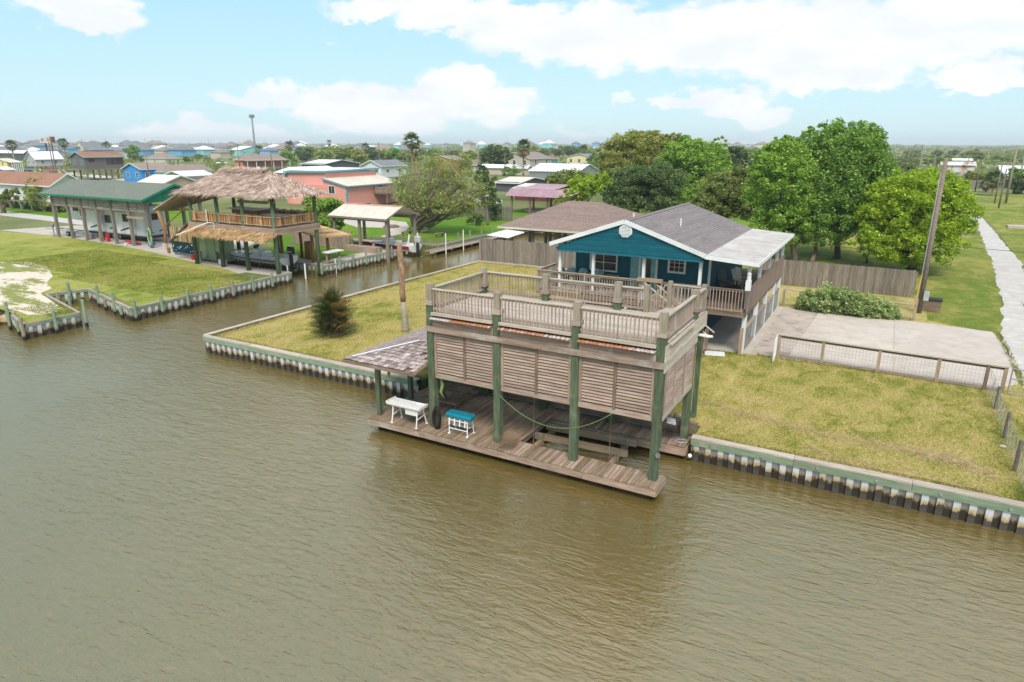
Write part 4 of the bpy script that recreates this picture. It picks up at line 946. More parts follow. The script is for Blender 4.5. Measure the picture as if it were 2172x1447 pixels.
for j in range(n_):
    y = 34.2+12.4*(j+.5)/n_; board(hs, 'rail_picket', (-5.60, y, FZ-.16), (-5.60, y, 4.56), .146, .022, 'wood_porch', up=(1, 0, 0))
board(hs, 'rail_cap', (-5.62, 34.15, 4.585), (-5.62, 46.65, 4.585), .11, .035, 'wood_porch')
q = MB(); q.tube([(-5.6, 34.1, 5.1), (-5.6, 34.1, 5.35)], .10, 8); q.sphere((-5.6, 34.1, 5.42), .11, 8, 5); q.box((-5.72, 33.98, 4.6), (-5.48, 34.22, 5.1)); q.obj('lantern_post', 'white_paint', hs)
# stair from the porch to the yard
s0, s1 = Vector((-10.3, 33.65, FZ)), Vector((-7.4, 33.65, 1.25))
for s in (-.5, .5):
    board(hs, 'stringer', s0+Vector((0, s, -.1)), s1+Vector((0, s, -.05)), .05, .26, 'wood_rail')
    m_ = MB(); m_.tube([s0+Vector((-.3, s, 1.15)), s1+Vector((.35, s, .95))], .045, 8); m_.obj('hand_rail', 'wood_cap', hs)
    board(hs, 'rail_post', s1+Vector((0, s, -.2)), s1+Vector((0, s, 1.15)), .11, .11, 'wood_brown', up=(0, 1, 0))
    for j in range(14):
        p = s0.lerp(s1, (j+.5)/14)+Vector((0, s, 0)); board(hs, 'baluster', p, p+Z*1.0, .04, .04, 'wood_rail', up=(0, 1, 0))
for j in range(13):
    p = s0.lerp(s1, (j+.5)/13); board(hs, 'tread', p+Vector((0, -.48, 0)), p+Vector((0, .48, 0)), .27, .04, 'wood_porch')
# wire panels between the lower columns
lw = thing('wire_panel_fence', 'low wire panel fence with a timber rail between the white columns under the porch', 'fence', (-5.5, 40, GZ))
for i in range(4):
    a, b = CY[i]+.1, CY[i+1]-.1
    board(lw, 'rail', (-5.70, a, 2.42), (-5.70, b, 2.42), .14, .14, 'wood_rail'); board(lw, 'rail', (-5.70, a, 1.22), (-5.70, b, 1.22), .05, .10, 'wood_rail')
    q = MB()
    for j in range(9): q.tube([(-5.66, a, 1.3+j*.13), (-5.66, b, 1.3+j*.13)], .011, 4, False)
    k = 6
    for j in range(k+1): q.tube([(-5.66, a+(b-a)*j/k, 1.2), (-5.66, a+(b-a)*j/k, 2.42)], .013, 4, False)
    q.obj('wire_panel', 'wire', lw)
board(lw, 'end_post', (-5.75, 34.45, GZ), (-5.75, 34.45, 2.55), .15, .15, 'wood_beam_new', up=(0, 1, 0))
# porch furniture
def sofa(name, label, loc, rz, L_, ncush):
    r = thing(name, label, 'sofa')
    q = MB(); q.box((-L_/2, -.4, .18), (L_/2, .4, .26)); q.obj('base', 'wood_beam_new', r)
    for j in range(3): board(r, 'back_slat', (-L_/2, .38, .42+.13*j), (L_/2, .38, .42+.13*j), .03, .08, 'wood_beam_new')
    for x in (-L_/2, L_/2):
        for y in (-.38, .38): board(r, 'leg', (x, y, 0), (x, y, .62), .07, .07, 'wood_beam_new', up=(0, 1, 0))
        board(r, 'arm', (x, -.42, .63), (x, .42, .63), .10, .04, 'wood_beam_new')
        for j in range(3): board(r, 'arm_slat', (x, -.38, .34+.1*j), (x, .38, .34+.1*j), .02, .05, 'wood_beam_new')
    for j in range(ncush):
        w = (L_-.1)/ncush; x = -L_/2+.05+w*(j+.5); q = rbox((x-w/2+.01, -.38, .26), (x+w/2-.01, .34, .40), .04); q.obj('seat_cushion', 'cushion_teal', r)
    r.location = loc; r.rotation_euler.z = rz; return r
sofa('outdoor_sofa', 'teal cushioned wooden outdoor sofa along the porch rail at the house corner', (-16.75, 35.7, FZ), radians(90), 1.7, 2)
sofa('outdoor_sofa', 'teal cushioned wooden outdoor sofa under the big porch window', (-14.3, 36.2, FZ), 0, 2.1, 3)
m, t = pmat('leaf_print')
vo_ = N(t, 'ShaderNodeTexWave', {'Vector': N(t, 'ShaderNodeTexCoord').outputs['Object'], 'Scale': 6.0, 'Distortion': 9.0, 'Detail': 2.0}).outputs['Fac']
finish(t, MIX(t, SMOOTH(t, vo_, .45, .6), (.015, .10, .11), (.42, .50, .47)), .8)
for i, (x, y, rz, ww) in enumerate([(-17.0, 35.3, 1.45, 'left most'), (-16.75, 36.15, 1.1, 'second'), (-16.2, 36.4, .2, 'third'), (-15.45, 36.45, .1, 'fourth'), (-14.4, 36.45, -.05, 'right most')]):
    q = MB(); q.sphere((0, 0, 0), .33, 10, 6, (1, .35, .95)); o = q.obj('throw_pillow', 'leaf_print', smooth=True); o.location = (x, y, FZ+.66); o.rotation_euler = (-.15, 0, rz)
    tag(o, ['leaf print pillow at the outer end of the corner sofa', 'leaf print pillow against the porch rail at the corner', 'leaf print pillow in the corner of the L shaped seating', 'leaf print pillow left of the white column', 'leaf print pillow under the left part of the big window'][i], 'pillow')
ta = thing('side_table', 'small wooden table standing at the white porch column', 'table', (-14.15, 35.0, FZ))
q = MB(); q.box((-14.55, 34.65, 4.28), (-13.7, 35.4, 4.33)); q.obj('tabletop', 'wood_beam_new', ta); board(ta, 'leg', (-14.15, 35, FZ), (-14.15, 35, 4.28), .3, .3, 'wood_beam_new', up=(0, 1, 0))
q = rbox((-15.25, 34.75, FZ), (-14.65, 35.3, FZ+.35), .08); o = q.obj('ottoman', 'wall_tan'); tag(o, 'round edged tan ottoman in front of the corner sofa', 'ottoman')
def adirondack(label, mat, loc, rz):
    r = thing('adirondack_chair', label, 'chair', group='Adirondack chairs on the side porch')
    for j in range(5): board(r, 'seat_slat', (-.28, -.28+.13*j, .40-.035*j), (.28, -.28+.13*j, .40-.035*j), .12, .02, mat)
    for j in range(5): board(r, 'back_slat', (-.24+.12*j, .30, .28), (-.30+.15*j, .62, 1.12+.05*(2-abs(j-2))), .11, .02, mat, up=(0, 1, 0))
    for s in (-.33, .33):
        board(r, 'leg', (s, -.33, 0), (s, -.33, .58), .10, .025, mat, up=(1, 0, 0)); board(r, 'arm', (s*1.08, -.42, .60), (s*1.08, .40, .60), .14, .02, mat)
        board(r, 'rear_leg', (s*.9, -.34, .38), (s*.9, .72, .02), .025, .12, mat)
    r.location = loc; r.rotation_euler.z = rz
adirondack('cream slatted Adirondack chair on the side porch facing the rail', 'adirondack', (-6.85, 39.6, FZ), radians(55))
adirondack('dark grey slatted Adirondack chair half behind the cream one by the side wall', 'adirondack_dark', (-7.45, 38.6, FZ), radians(60))
for (x, y, lb) in ((-7.3, 33.35, 'pale paving slab lying on the grass at the foot of the porch stair'),):
    q = MB(); q.box((-.5, -.35, 0), (.5, .35, .05)); o = q.obj('paving_slab', 'white_metal'); o.location = (-6.9, 34.0, GZ+.04); o.rotation_euler.z = .25; tag(o, lb, 'paving slab')
q = MB(); q.box((-5.5, 24.6, GZ+.15), (-5.0, 25.0, GZ+.22)); o = q.obj('meter_box', 'aluminium'); o.scale = (.7, .7, .7); o.location = (-6.0, 22.9, 1.72); o.rotation_euler = (.4, .3, .5); tag(o, 'small silver shade plate sticking out beside the front right boathouse post', 'plate')

# ================================================================== FENCES OF THE LOT
def picket_fence(label, a, b, h, w=.145, gap=.006, mat='wood_picket', cat='fence', base=GZ, jag=.025, rails=2, group=None):
    a, b = Vector((a[0], a[1], 0)), Vector((b[0], b[1], 0)); t = thing('picket_fence', label, cat, (a.x, a.y, base), group); d = (b-a); L_ = d.length; d.normalize(); n = Vector((-d.y, d.x, 0)); k = int(L_/(w+gap))
    for j in range(k):
        p = a+d*((w+gap)*(j+.5)); hh = h+random.choice((-jag, 0, 0, jag))
        hh = round(hh, 2)
        board(t, 'picket', (p.x, p.y, base+.03), (p.x, p.y, base+hh), w, .02, mat, up=n)
    for j in range(rails): z = base+.35+(h-.7)*j/max(1, rails-1); board(t, 'rail', (a.x+n.x*.05, a.y+n.y*.05, z), (b.x+n.x*.05, b.y+n.y*.05, z), .05, .09, mat)
    kk = max(1, int(L_/2.4))
    for j in range(kk+1): p = a+d*(L_*j/kk)+n*.12; board(t, 'post', (p.x, p.y, base), (p.x, p.y, base+h-.1), .1, .1, mat, up=(0, 1, 0))
    return t
picket_fence('grey picket privacy fence across the back of the yard beside the canal', (-32.2, 51.6), (-17.2, 51.8), 2.2)
board(thing('fence_kickboard', 'pale board running along the foot of the grey picket fence by the canal', 'board', (-32, 51.5, GZ)), 'board', (-32.2, 51.52, GZ+.10), (-17.2, 51.72, GZ+.10), .04, .2, 'wood_deck')
picket_fence('grey picket privacy fence behind the hedge and the concrete drive', (-8.5, 54.6), (2.3, 54.4), 1.95)
f4 = thing('rail_fence', 'timber rail and wire fence behind the hedge, ending at a post near the utility pole', 'fence', (-2, 48, GZ))
a, b = Vector((-5.5, 47.3, 0)), Vector((2.3, 47.15, 0))
board(f4, 'top_rail', (a.x, a.y, 2.22), (b.x, b.y, 2.10), .14, .05, 'wood_deck'); board(f4, 'bottom_rail', (a.x, a.y, 1.2), (b.x, b.y, 1.2), .05, .08, 'wood_rail')
for x in (-5.4, -4.4, -1.9, .3, 2.25): board(f4, 'post', (x, 47.2, GZ), (x, 47.2, 2.2 if x < 2 else 2.45), .13, .13, 'wood_rail', up=(0, 1, 0))
q = MB()
for j in range(52): q.tube([(-5.5+.15*j, 47.2, 1.2), (-5.5+.15*j, 47.2, 2.15)], .006, 3, False)
for j in range(7): q.tube([(-5.5, 47.2, 1.25+.15*j), (2.25, 47.2, 1.25+.15*j)], .006, 3, False)
q.obj('wire_mesh', 'wire', f4)
f2 = thing('rail_fence', 'low timber rail fence with square wire mesh in front of the concrete drive', 'fence', (0, 35, GZ))
fx = [-3.98, -1.92, .55, 2.95, 4.78, 5.42]; fyy = lambda x: 35.1-.05*(x+4)
for x in fx: board(f2, 'post', (x, fyy(x), GZ-.05), (x, fyy(x), 2.27), .135, .135, 'wood_beam_new' if x != 4.78 else 'wood_brown', up=(0, 1, 0))
board(f2, 'top_rail', (-4.06, fyy(-4)-.02, 2.31), (5.5, fyy(5.5)-.02, 2.28), .16, .045, 'wood_cap'); board(f2, 'rail', (-3.9, fyy(-4), 2.20), (5.4, fyy(5.4), 2.17), .04, .09, 'wood_brown'); board(f2, 'bottom_rail', (-3.9, fyy(-4), 1.22), (5.4, fyy(5.4), 1.20), .05, .12, 'wood_rail')
q = MB()
for j in range(63): x = -3.9+.15*j; q.tube([(x, fyy(x)-.04, 1.2), (x, fyy(x)-.04, 2.18)], .0045, 3, False)
for j in range(6): q.tube([(-3.9, fyy(-4)-.04, 1.35+.16*j), (5.4, fyy(5.4)-.04, 1.33+.16*j)], .0045, 3, False)
q.obj('wire_mesh', 'wire', f2)
g1 = thing('gate', 'narrow pale metal gate standing open at the left end of the mesh fence', 'gate', (-4.05, 35, GZ))
q = MB(); A, B_ = (-4.08, 34.95), (-4.02, 33.8)
for z in (1.25, 2.3): q.tube([(A[0], A[1], z), (B_[0], B_[1], z)], .025, 6)
for p in (A, B_): q.tube([(p[0], p[1], 1.2), (p[0], p[1], 2.32)], .025, 6)
for j in range(1, 8): f = j/8; q.tube([(A[0]+(B_[0]-A[0])*f, A[1]+(B_[1]-A[1])*f, 1.25), (A[0]+(B_[0]-A[0])*f, A[1]+(B_[1]-A[1])*f, 2.3)], .007, 4)
for j in range(1, 6): q.tube([(A[0], A[1], 1.25+j*.17), (B_[0], B_[1], 1.25+j*.17)], .007, 4)
q.obj('gate_frame', 'white_metal', g1)
g2 = thing('gate', 'galvanised tube farm gate at the right edge beyond the mesh fence', 'gate', (5.6, 34.4, GZ))
q = MB()
for z in (1.2, 1.85, 2.3): q.tube([(5.6, 34.35, z), (9.4, 34.1, z)], .028, 6)
for x in (5.6, 9.4): q.tube([(x, 34.35-.066*(x-5.6), 1.15), (x, 34.35-.066*(x-5.6), 2.33)], .03, 6)
for j in range(1, 20): x = 5.6+.19*j; q.tube([(x, 34.35-.066*(x-5.6), 1.2), (x, 34.35-.066*(x-5.6), 2.3)], .006, 3)
q.obj('gate_frame', 'steel', g2)
f3 = thing('wire_fence', 'chicken wire fence on round brown posts down the right side of the front lawn', 'fence', (4.9, 28, GZ))
for (x, y, h, lean) in ((4.95, 32.1, 1.0, .0), (4.90, 28.85, 1.05, .0), (4.86, 25.85, 1.12, .02), (4.9, 23.95, .95, .45), (4.98, 23.35, 1.0, .05)):
    q = MB(); q.tube([(x, y, GZ-.1), (x+lean*.8, y, GZ+h)], .065, 8); q.obj('post', 'pole_wood', f3)
q = MB()
for j in range(96):
    y = 34.3-j*.115
    for s in (1, -1): q.tube([(4.92+.02*sin(j*1.7), y, GZ+.02), (4.92+.03*sin(j), y+s*.75, GZ+.92+.04*sin(j*.9))], .0035, 3, False)
q.tube([(4.93, 34.3, GZ+.95), (4.93, 28.8, GZ+.97), (4.93, 23.2, GZ+.92)], .006, 4, False)
q.obj('wire_mesh', 'wire', f3)
bag = MB(); bag.sphere((0, 0, 0), .09, 7, 5, (1.3, .7, .7)); o = bag.obj('rock', 'concrete'); o.location = (4.75, 27.8, GZ+.06); tag(o, 'white chunk lying at the foot of the chicken wire fence', 'rock')

# ================================================================== GRASS BLADES, CUT GRASS, WEEDS
def blades(name, regions, n, h, mat, avoid=(), w=.012, flat=.35):
    vs, fs = [], []
    pts = []
    tot = sum((r[1]-r[0])*(r[3]-r[2]) for r in regions)
    for (x0, x1, y0, y1) in regions:
        k = int(n*(x1-x0)*(y1-y0)/tot); p = np.stack([rng.uniform(x0, x1, k), rng.uniform(y0, y1, k)], 1)
        for (a0, a1, b0, b1) in avoid: p = p[~((p[:, 0] > a0) & (p[:, 0] < a1) & (p[:, 1] > b0) & (p[:, 1] < b1))]
        pts.append(p)
    p = np.concatenate(pts); k = len(p); ang = rng.uniform(0, 2*pi, k); hh = h*rng.uniform(.5, 1.4, k); ln = rng.uniform(0, flat*2, k)*hh
    dx, dy = np.cos(ang)*w, np.sin(ang)*w; la = rng.uniform(0, 2*pi, k)
    A = np.stack([p[:, 0]-dx, p[:, 1]-dy, np.full(k, GZ)], 1); B = np.stack([p[:, 0]+dx, p[:, 1]+dy, np.full(k, GZ)], 1); C = np.stack([p[:, 0]+np.cos(la)*ln, p[:, 1]+np.sin(la)*ln, GZ+hh], 1)
    v = np.stack([A, B, C], 1).reshape(-1, 3); o = npmesh(name, v, np.arange(3*k).reshape(-1, 3), mat, kind='stuff'); return o
o = blades('grass', [(-5.2, 5.2, 23.4, 34.6), (-32.2, -17.9, 23.4, 51), (-17.9, -5.5, 24.4, 34), (5.2, 7, 23.4, 34)], 190000, .055, 'grass_lot', avoid=[(-17.6, -5.8, 34, 52)]); tag(o, 'short yellow green grass of the teal house lot', 'grass')
o = blades('grass', [(-58, -43.3, 28.5, 36.5), (-70, -58, 30, 38.5), (-49, -44.9, 21.3, 23.5)], 60000, .07, 'grass_left', w=.02); tag(o, 'short grass on the open left lawn', 'grass')
o = blades('weeds', [(-5.1, 5.0, 23.42, 23.62), (-32.3, -17.9, 23.35, 23.6), (-32.35, -32.0, 23.4, 51.5), (-5.0, 5.2, 34.7, 35.0), (-32, -17.3, 51.2, 51.5), (-3.8, 2.2, 46.85, 47.3), (-8.2, -5.4, 34.3, 34.6)], 9000, .15, 'grass_lot', w=.014, flat=.5); tag(o, 'taller weeds and tufts along the bulkhead caps, fences and slab edges', 'weeds')
o = blades('weeds', [(6.3, 6.6, 30, 46), (8.8, 9.1, 40, 56)], 1800, .12, 'grass_road', w=.018, flat=.6); tag(o, 'ragged grass creeping over the edges of the pale road', 'weeds')
# windrows of cut hay
def hay(pts, n, wd):
    P = [G(u, v) for u, v in pts]; vs = []; fs = []
    for i in range(n):
        s = random.random()*(len(P)-1); k = int(s); p = P[k].lerp(P[k+1], s-k); w = random.gauss(0, wd); p = p+Vector((random.gauss(0, .1), w, 0)); a = random.uniform(0, 2*pi); l = random.uniform(.05, .16)
        p.y = max(p.y, 23.7); d = Vector((cos(a)*l, sin(a)*l, random.uniform(-.02, .05))); n_ = Vector((-sin(a), cos(a), .3))*.008; z = max(0, .055*(1-abs(w)/(wd*2.2)))*random.random()
        q = Vector((p.x, p.y, GZ+.01+z)); b = len(vs); vs += [q-d/2-n_, q-d/2+n_, q+d/2]; fs.append((b, b+1, b+2))
    return np.array([tuple(v) for v in vs]), np.array(fs)
basic('hay', (.56, .42, .22), (.40, .29, .14), 3, .9, 0, pos=True, rnd=0)
for pts, n, wd, lb in (([(1490, 850), (1600, 885), (1760, 925), (1900, 950), (2010, 975), (2110, 1010)], 5200, .28, 'line of dried cut grass along the middle of the front lawn'),
                       ([(1955, 965), (2010, 972), (2060, 985)], 1600, .22, 'thicker clump of dried cut grass on the front lawn near the wire fence'),
                       ([(1700, 950), (1900, 1010), (2100, 1055)], 2500, .35, 'thin line of dried cut grass nearest the right hand bulkhead'),
                       ([(760, 590), (860, 640), (900, 690)], 800, .5, 'dried cut grass scattered near the dead palm trunk')):
    v, f = hay(pts, n, wd); o = npmesh('cut_grass', v, f, 'hay', kind='stuff'); tag(o, lb, 'cut grass')
# ================================================================== VEGETATION BUILDERS
def leaves(ells, n, size, clump=.28, per=90, flat=.75, droop=0.0, fill=.25, spread=1.0):
    """small leaf quads gathered in clumps over a set of ellipsoids -> verts, quads, clump centres"""
    ells = [tuple(map(float, (*e[0], *e[1]))) for e in ells]
    vol = np.array([e[3]*e[4]*e[5] for e in ells])**.75; vol = vol/vol.sum(); V = []; CC = []
    for e, f in zip(ells, vol):
        k = max(3, int(n*f/per)); c = np.array(e[:3]); r = np.array(e[3:])
        d = rng.normal(size=(k, 3)); d[:, 2] += .15; d /= np.linalg.norm(d, axis=1)[:, None]
        rad = np.where(rng.random(k) < fill, rng.uniform(.25, .75, k), rng.uniform(.74, 1.06, k))
        cc = c+d*rad[:, None]*r; CC.append(cc)
        m = max(5, int(n*f/k)); cr = clump*r.mean()*rng.uniform(.6, 1.35, k)
        q = rng.normal(size=(k, m, 3)); q /= np.linalg.norm(q, axis=2)[:, :, None]; q *= (rng.random((k, m, 1))**.45)
        p = cc[:, None, :]+q*cr[:, None, None]*np.array([1, 1, flat])*spread
        V.append(p.reshape(-1, 3))
    P = np.concatenate(V); k = len(P); s = size*rng.uniform(.55, 1.35, k)
    a = rng.normal(size=(k, 3)); a[:, 2] = a[:, 2]*.55-droop; a /= np.linalg.norm(a, axis=1)[:, None]
    b = np.cross(a, rng.normal(size=(k, 3))); b /= np.linalg.norm(b, axis=1)[:, None]
    a *= s[:, None]; b *= (s*.55)[:, None]
    v = np.stack([P-a, P+b*.9-a*.1, P+a, P-b*.9-a*.1], 1).reshape(-1, 3)
    return v, np.arange(4*k).reshape(-1, 4), np.concatenate(CC)
def depth(p): return (Vector(p)-Vector((0, 0, CZ))).dot(_fw)
def ell(u, v, ru, rv, y, k=.9):
    c = PY(u, v, y); s = depth(c)/CF; return ((c.x, c.y, c.z), (ru*s, ru*s*k, rv*s))
def tree(name, label, base, ells, mat, n, size, trunk=.3, bark='bark', limbs=9, lean=(0, 0), group=None, clump=.28, cat='tree', forks=1, fill=.25, flat=.75, droop=0, fork_z=.25, twigs=0, per=90):
    b = Vector(base); t = thing(name, label, cat, b, group)
    v, f, cc = leaves(ells, n, size, clump=clump, fill=fill, flat=flat, droop=droop, per=per)
    npmesh('crown', v, f, mat, t)
    c = Vector(ells[0][0]); top = Vector((b.x+(c.x-b.x)*.6+lean[0], b.y+(c.y-b.y)*.6+lean[1], b.z+(c.z-b.z)*(.55 if forks == 1 else fork_z)))
    for k in range(forks):
        off = Vector((cos(k*2.1)*trunk*1.5, sin(k*2.1)*trunk*1.5, 0)) if forks > 1 else Vector((0, 0, 0)); tp = top+off*3.0
        m = MB(); m.tube([b+off+Vector((0, 0, -.1)), b+off+Vector((0, 0, .35)), b.lerp(tp, .5)+off+Vector((random.uniform(-.2, .2), random.uniform(-.2, .2), 0)), tp], [trunk*1.45, trunk, trunk*.8, trunk*.62], 9); m.obj('trunk', bark, t, smooth=True)
        idx = rng.choice(len(cc), min(limbs, len(cc)), replace=False)
        for i in idx[:limbs]:
            e = Vector(cc[i].tolist()); mid = tp.lerp(e, .5)+Vector((random.uniform(-.4, .4), random.uniform(-.4, .4), random.uniform(.1, .8)))*trunk*2
            m = MB(); m.tube([tp-Vector((0, 0, trunk*.5)), mid, e], [trunk*.5, trunk*.28, trunk*.07], 6); m.obj('limb', bark, t, smooth=True)
    if twigs:
        m = MB()
        for i in rng.choice(len(cc), min(twigs, len(cc)), replace=False):
            e = Vector(cc[i].tolist()); s = top.lerp(e, random.uniform(.35, .6))
            for q in range(5):
                g = e+Vector((random.uniform(-.2, 1.1), random.uniform(-.5, .6), random.uniform(.1, 1.0))); m.tube([s, s.lerp(g, .6)+Vector((0, 0, .1)), g], [.028, .018, .006], 3, False)
        m.obj('twigs', 'bark_pale', t, kind='stuff')
    return t
def fan_frond(L_, w, fold=.25, segs=9, droop=.3):
    """fan palm leaf pointing along +x"""
    m = MB(); st = L_*.38
    m.v += [(0, -.02, 0), (0, .02, 0), (st, .012, .06), (st, -.012, .06)]; m.f.append((0, 3, 2, 1))
    for i in range(segs):
        a = (-1+2*(i+.5)/segs)*1.25; l = (L_-st)*(1-.25*abs(a)/1.25); da = .19
        b = len(m.v)
        m.v += [(st, 0, .06), (st+l*.6*cos(a-da), l*.6*sin(a-da)*w, .06-fold*.1), (st+l*cos(a), l*sin(a)*w, .06-droop*l), (st+l*.6*cos(a+da), l*.6*sin(a+da)*w, .06-fold*.1)]
        m.f.append((b, b+1, b+2, b+3))
    return m
FROND = {}
def palm(label, base, h, cr=1.3, skirt=1.0, trunk=.2, nf=26, cat='palm tree', group=None, lean=0, bark='palm_smooth', name='palm_tree', dead=10, join=False):
    b = Vector(base); t = thing(name, label, cat, b, group); tp = b+Vector((lean, 0, h))
    m = MB(); m.tube([b, b.lerp(tp, .1), b.lerp(tp, .55)+Vector((lean*.1, 0, 0)), tp], [trunk*1.5, trunk, trunk*.85, trunk*.9], 9); m.obj('trunk', bark, t, smooth=True)
    def fr(mat, k, e0, e1, s):
        mm = MB()
        for i in range(k):
            a = i*2.399+random.uniform(-.2, .2); e = e0+(e1-e0)*(i+.5)/k; R = Matrix.Translation(tp) @ Matrix.Rotation(a, 4, 'Z') @ Matrix.Rotation(-e, 4, 'Y') @ Matrix.Rotation(random.uniform(-.4, .4), 4, 'X') @ Matrix.Scale(cr*s*random.uniform(.85, 1.12), 4)
            if join:
                f = fan_frond(1, 1.0); mm.add([R @ Vector(q) for q in f.v], f.f)
            else:
                me = FROND.get(mat)
                if me is None:
                    f = fan_frond(1, 1.0); me = bpy.data.meshes.new('frond'); me.from_pydata(f.v, [], f.f); me.materials.append(MATS[mat]); FROND[mat] = me
                link('frond' if s > .8 else 'dead_frond', me, None, t, R)
        if join and mm.v: mm.obj('fronds' if s > .8 else 'dead_fronds', mat, t)
    fr('leaf_palm', nf, 1.35, -.45, 1.0)
    if dead: fr('leaf_skirt', dead, -.7, -1.35, .78*skirt)
    return t

# ================================================================== THE LEFT PROPERTY
# ---- thatched bar on stilts
tk = thing('thatched_bar', 'open two storey bar with a shaggy thatched hip roof and bamboo rails over a slip', 'pavilion', (-49, 40.5, GZ))
TX0, TX1, TY0, TY1 = -54.0, -43.5, 38.3, 42.9
for (x, y, b) in [(TX1, TY0, -1), (-47.1, TY0, GZ), (-50.3, TY0, GZ), (-53.8, TY0, GZ), (TX1, TY1, -1), (-48.5, TY1, GZ), (-53.8, TY1, GZ)]:
    m_ = MB(); m_.tube([(x, y, b), (x, y, 4.5), (x, y, 7.5)], [.19, .17, .155], 10); m_.obj('post', 'treated_green', tk, smooth=True)
    for sx in (-1, 1):
        m_ = MB(); m_.tube([(x, y, 6.7), (x+sx*.25, y, 7.0), (x+sx*.6, y, 7.4)], .045, 6); m_.obj('brace', 'bark_pale', tk)
for j in range(4):
    for (a, b_) in (((TX0-.1, TY0-.2, 0), (TX1+.2, TY0-.2, 0)), ((TX1+.2, TY0-.2, 0), (TX1+.2, TY1+.3, 0))):
        z = 4.40+j*.145; board(tk, 'fascia_board', (a[0], a[1], z), (b_[0], b_[1], z), .045, .14, 'wood_dockside')
q = MB(); q.box((TX0, TY0-.15, 4.72), (TX1+.1, TY1+.2, 4.84)); q.obj('floor', 'wood_brown', tk)
def bamboo_rail(par, a, b, z0, z1, pitch=.075, mat='bamboo'):
    a, b = Vector(a), Vector(b); d = b-a; L_ = d.length; k = int(L_/pitch)
    m = MB()
    for j in range(k):
        p = a+d*((j+.5)/k); r = random.uniform(.022, .034); m.tube([p+Z*(z0+random.uniform(0, .04)), p+Z*(z1+random.uniform(-.05, .06))], r, 5)
    m.obj('bamboo_panel', mat, par, kind='stuff')
    for z in (z0+.12, z1-.12):
        q = MB(); n = Vector((d.y, -d.x, 0)).normalized()*.04; q.tube([a+n+Z*z, b+n+Z*z], .028, 6); q.obj('bamboo_rail', 'wood_cap', par)
    for j in range(1, max(2, int(L_/1.6))):
        p = a+d*(j/max(2, int(L_/1.6)))+n*1.2; q = MB(); q.tube([p+Z*z0, p+Z*z1], .03, 6); q.obj('bamboo_stake', 'wood_cap', par)
bamboo_rail(tk, (TX0+.2, TY0-.03, 0), (TX1-.15, TY0-.03, 0), 4.95, 5.85); bamboo_rail(tk, (TX1+.03, TY0+.15, 0), (TX1+.03, TY1-.15, 0), 4.95, 5.85)
bamboo_rail(tk, (TX0+.2, TY1, 0), (TX1-.15, TY1, 0), 4.95, 5.85); bamboo_rail(tk, (TX0-.1, TY0, 0), (-57.6, TY0+.3, 0), 2.9, 4.2, mat='bamboo_pale')
# thatch: rows of shaggy straw over a solid hip
def thatch(par, quad, rows, mat, L_=.55, per=13, jit=.06, sag=0.12):
    """quad: eave-left, eave-right, top-right, top-left"""
    A, B, C, D = [Vector(p) for p in quad]; vs, fs = [], []; n = (B-A).cross(D-A).normalized()
    q = MB(); q.slab([A, B, C, D], .12); q.obj('thatch_base', mat, par)
    for r in range(rows):
        f = r/rows; a, b = A.lerp(D, f), B.lerp(C, f); W_ = (b-a).length; k = int(W_*per); dn = (A-D).normalized()
        for j in range(k):
            p = a.lerp(b, (j+random.random())/k)+n*random.uniform(.0, .07)+(D-A).normalized()*random.uniform(0, .3); l = L_*random.uniform(.5, 1.25)
            side = (b-a).normalized(); w = random.uniform(.018, .06); e = p+(dn+side*random.uniform(-.35, .35)+n*random.uniform(-.02, .22)).normalized()*l-Z*sag*(.6+random.random()*.6 if r == 0 else .1)
            i = len(vs); vs += [p-side*w, p+side*w, e+side*w*.3, e-side*w*.3]; fs.append((i, i+1, i+2, i+3))
    npmesh('thatch_straw', np.array([tuple(v) for v in vs]), np.array(fs), mat, par, kind='stuff')
ex0, ex1, ey0, ey1, ez = -54.9, -42.7, 37.5, 43.7, 7.42; rx0, rx1, ry, rz = -51.6, -46.4, 40.6, 9.35
thatch(tk, [(ex0, ey0, ez), (ex1, ey0, ez), (rx1, ry, rz), (rx0, ry, rz)], 15, 'thatch'); thatch(tk, [(ex1, ey0, ez), (ex1, ey1, ez), (rx1, ry, rz), (rx1, ry-.01, rz)], 15, 'thatch')
thatch(tk, [(ex1, ey1, ez), (ex0, ey1, ez), (rx0, ry, rz), (rx1, ry, rz)], 7, 'thatch'); thatch(tk, [(ex0, ey1, ez), (ex0, ey0, ez), (rx0, ry, rz), (rx0, ry+.01, rz)], 9, 'thatch')
thatch(tk, [(rx0-.3, ry-.35, rz-.05), (rx1+.3, ry-.35, rz-.05), (rx1+.2, ry, rz+.16), (rx0-.2, ry, rz+.16)], 3, 'thatch', per=22)
# lower straw awning along the front
thatch(tk, [PY(383, 496, 37.0), PY(566, 512, 37.0), (-43.1, TY0-.2, 4.42), (-53.9, TY0-.2, 4.46)], 9, 'thatch_new', L_=.42, per=26)
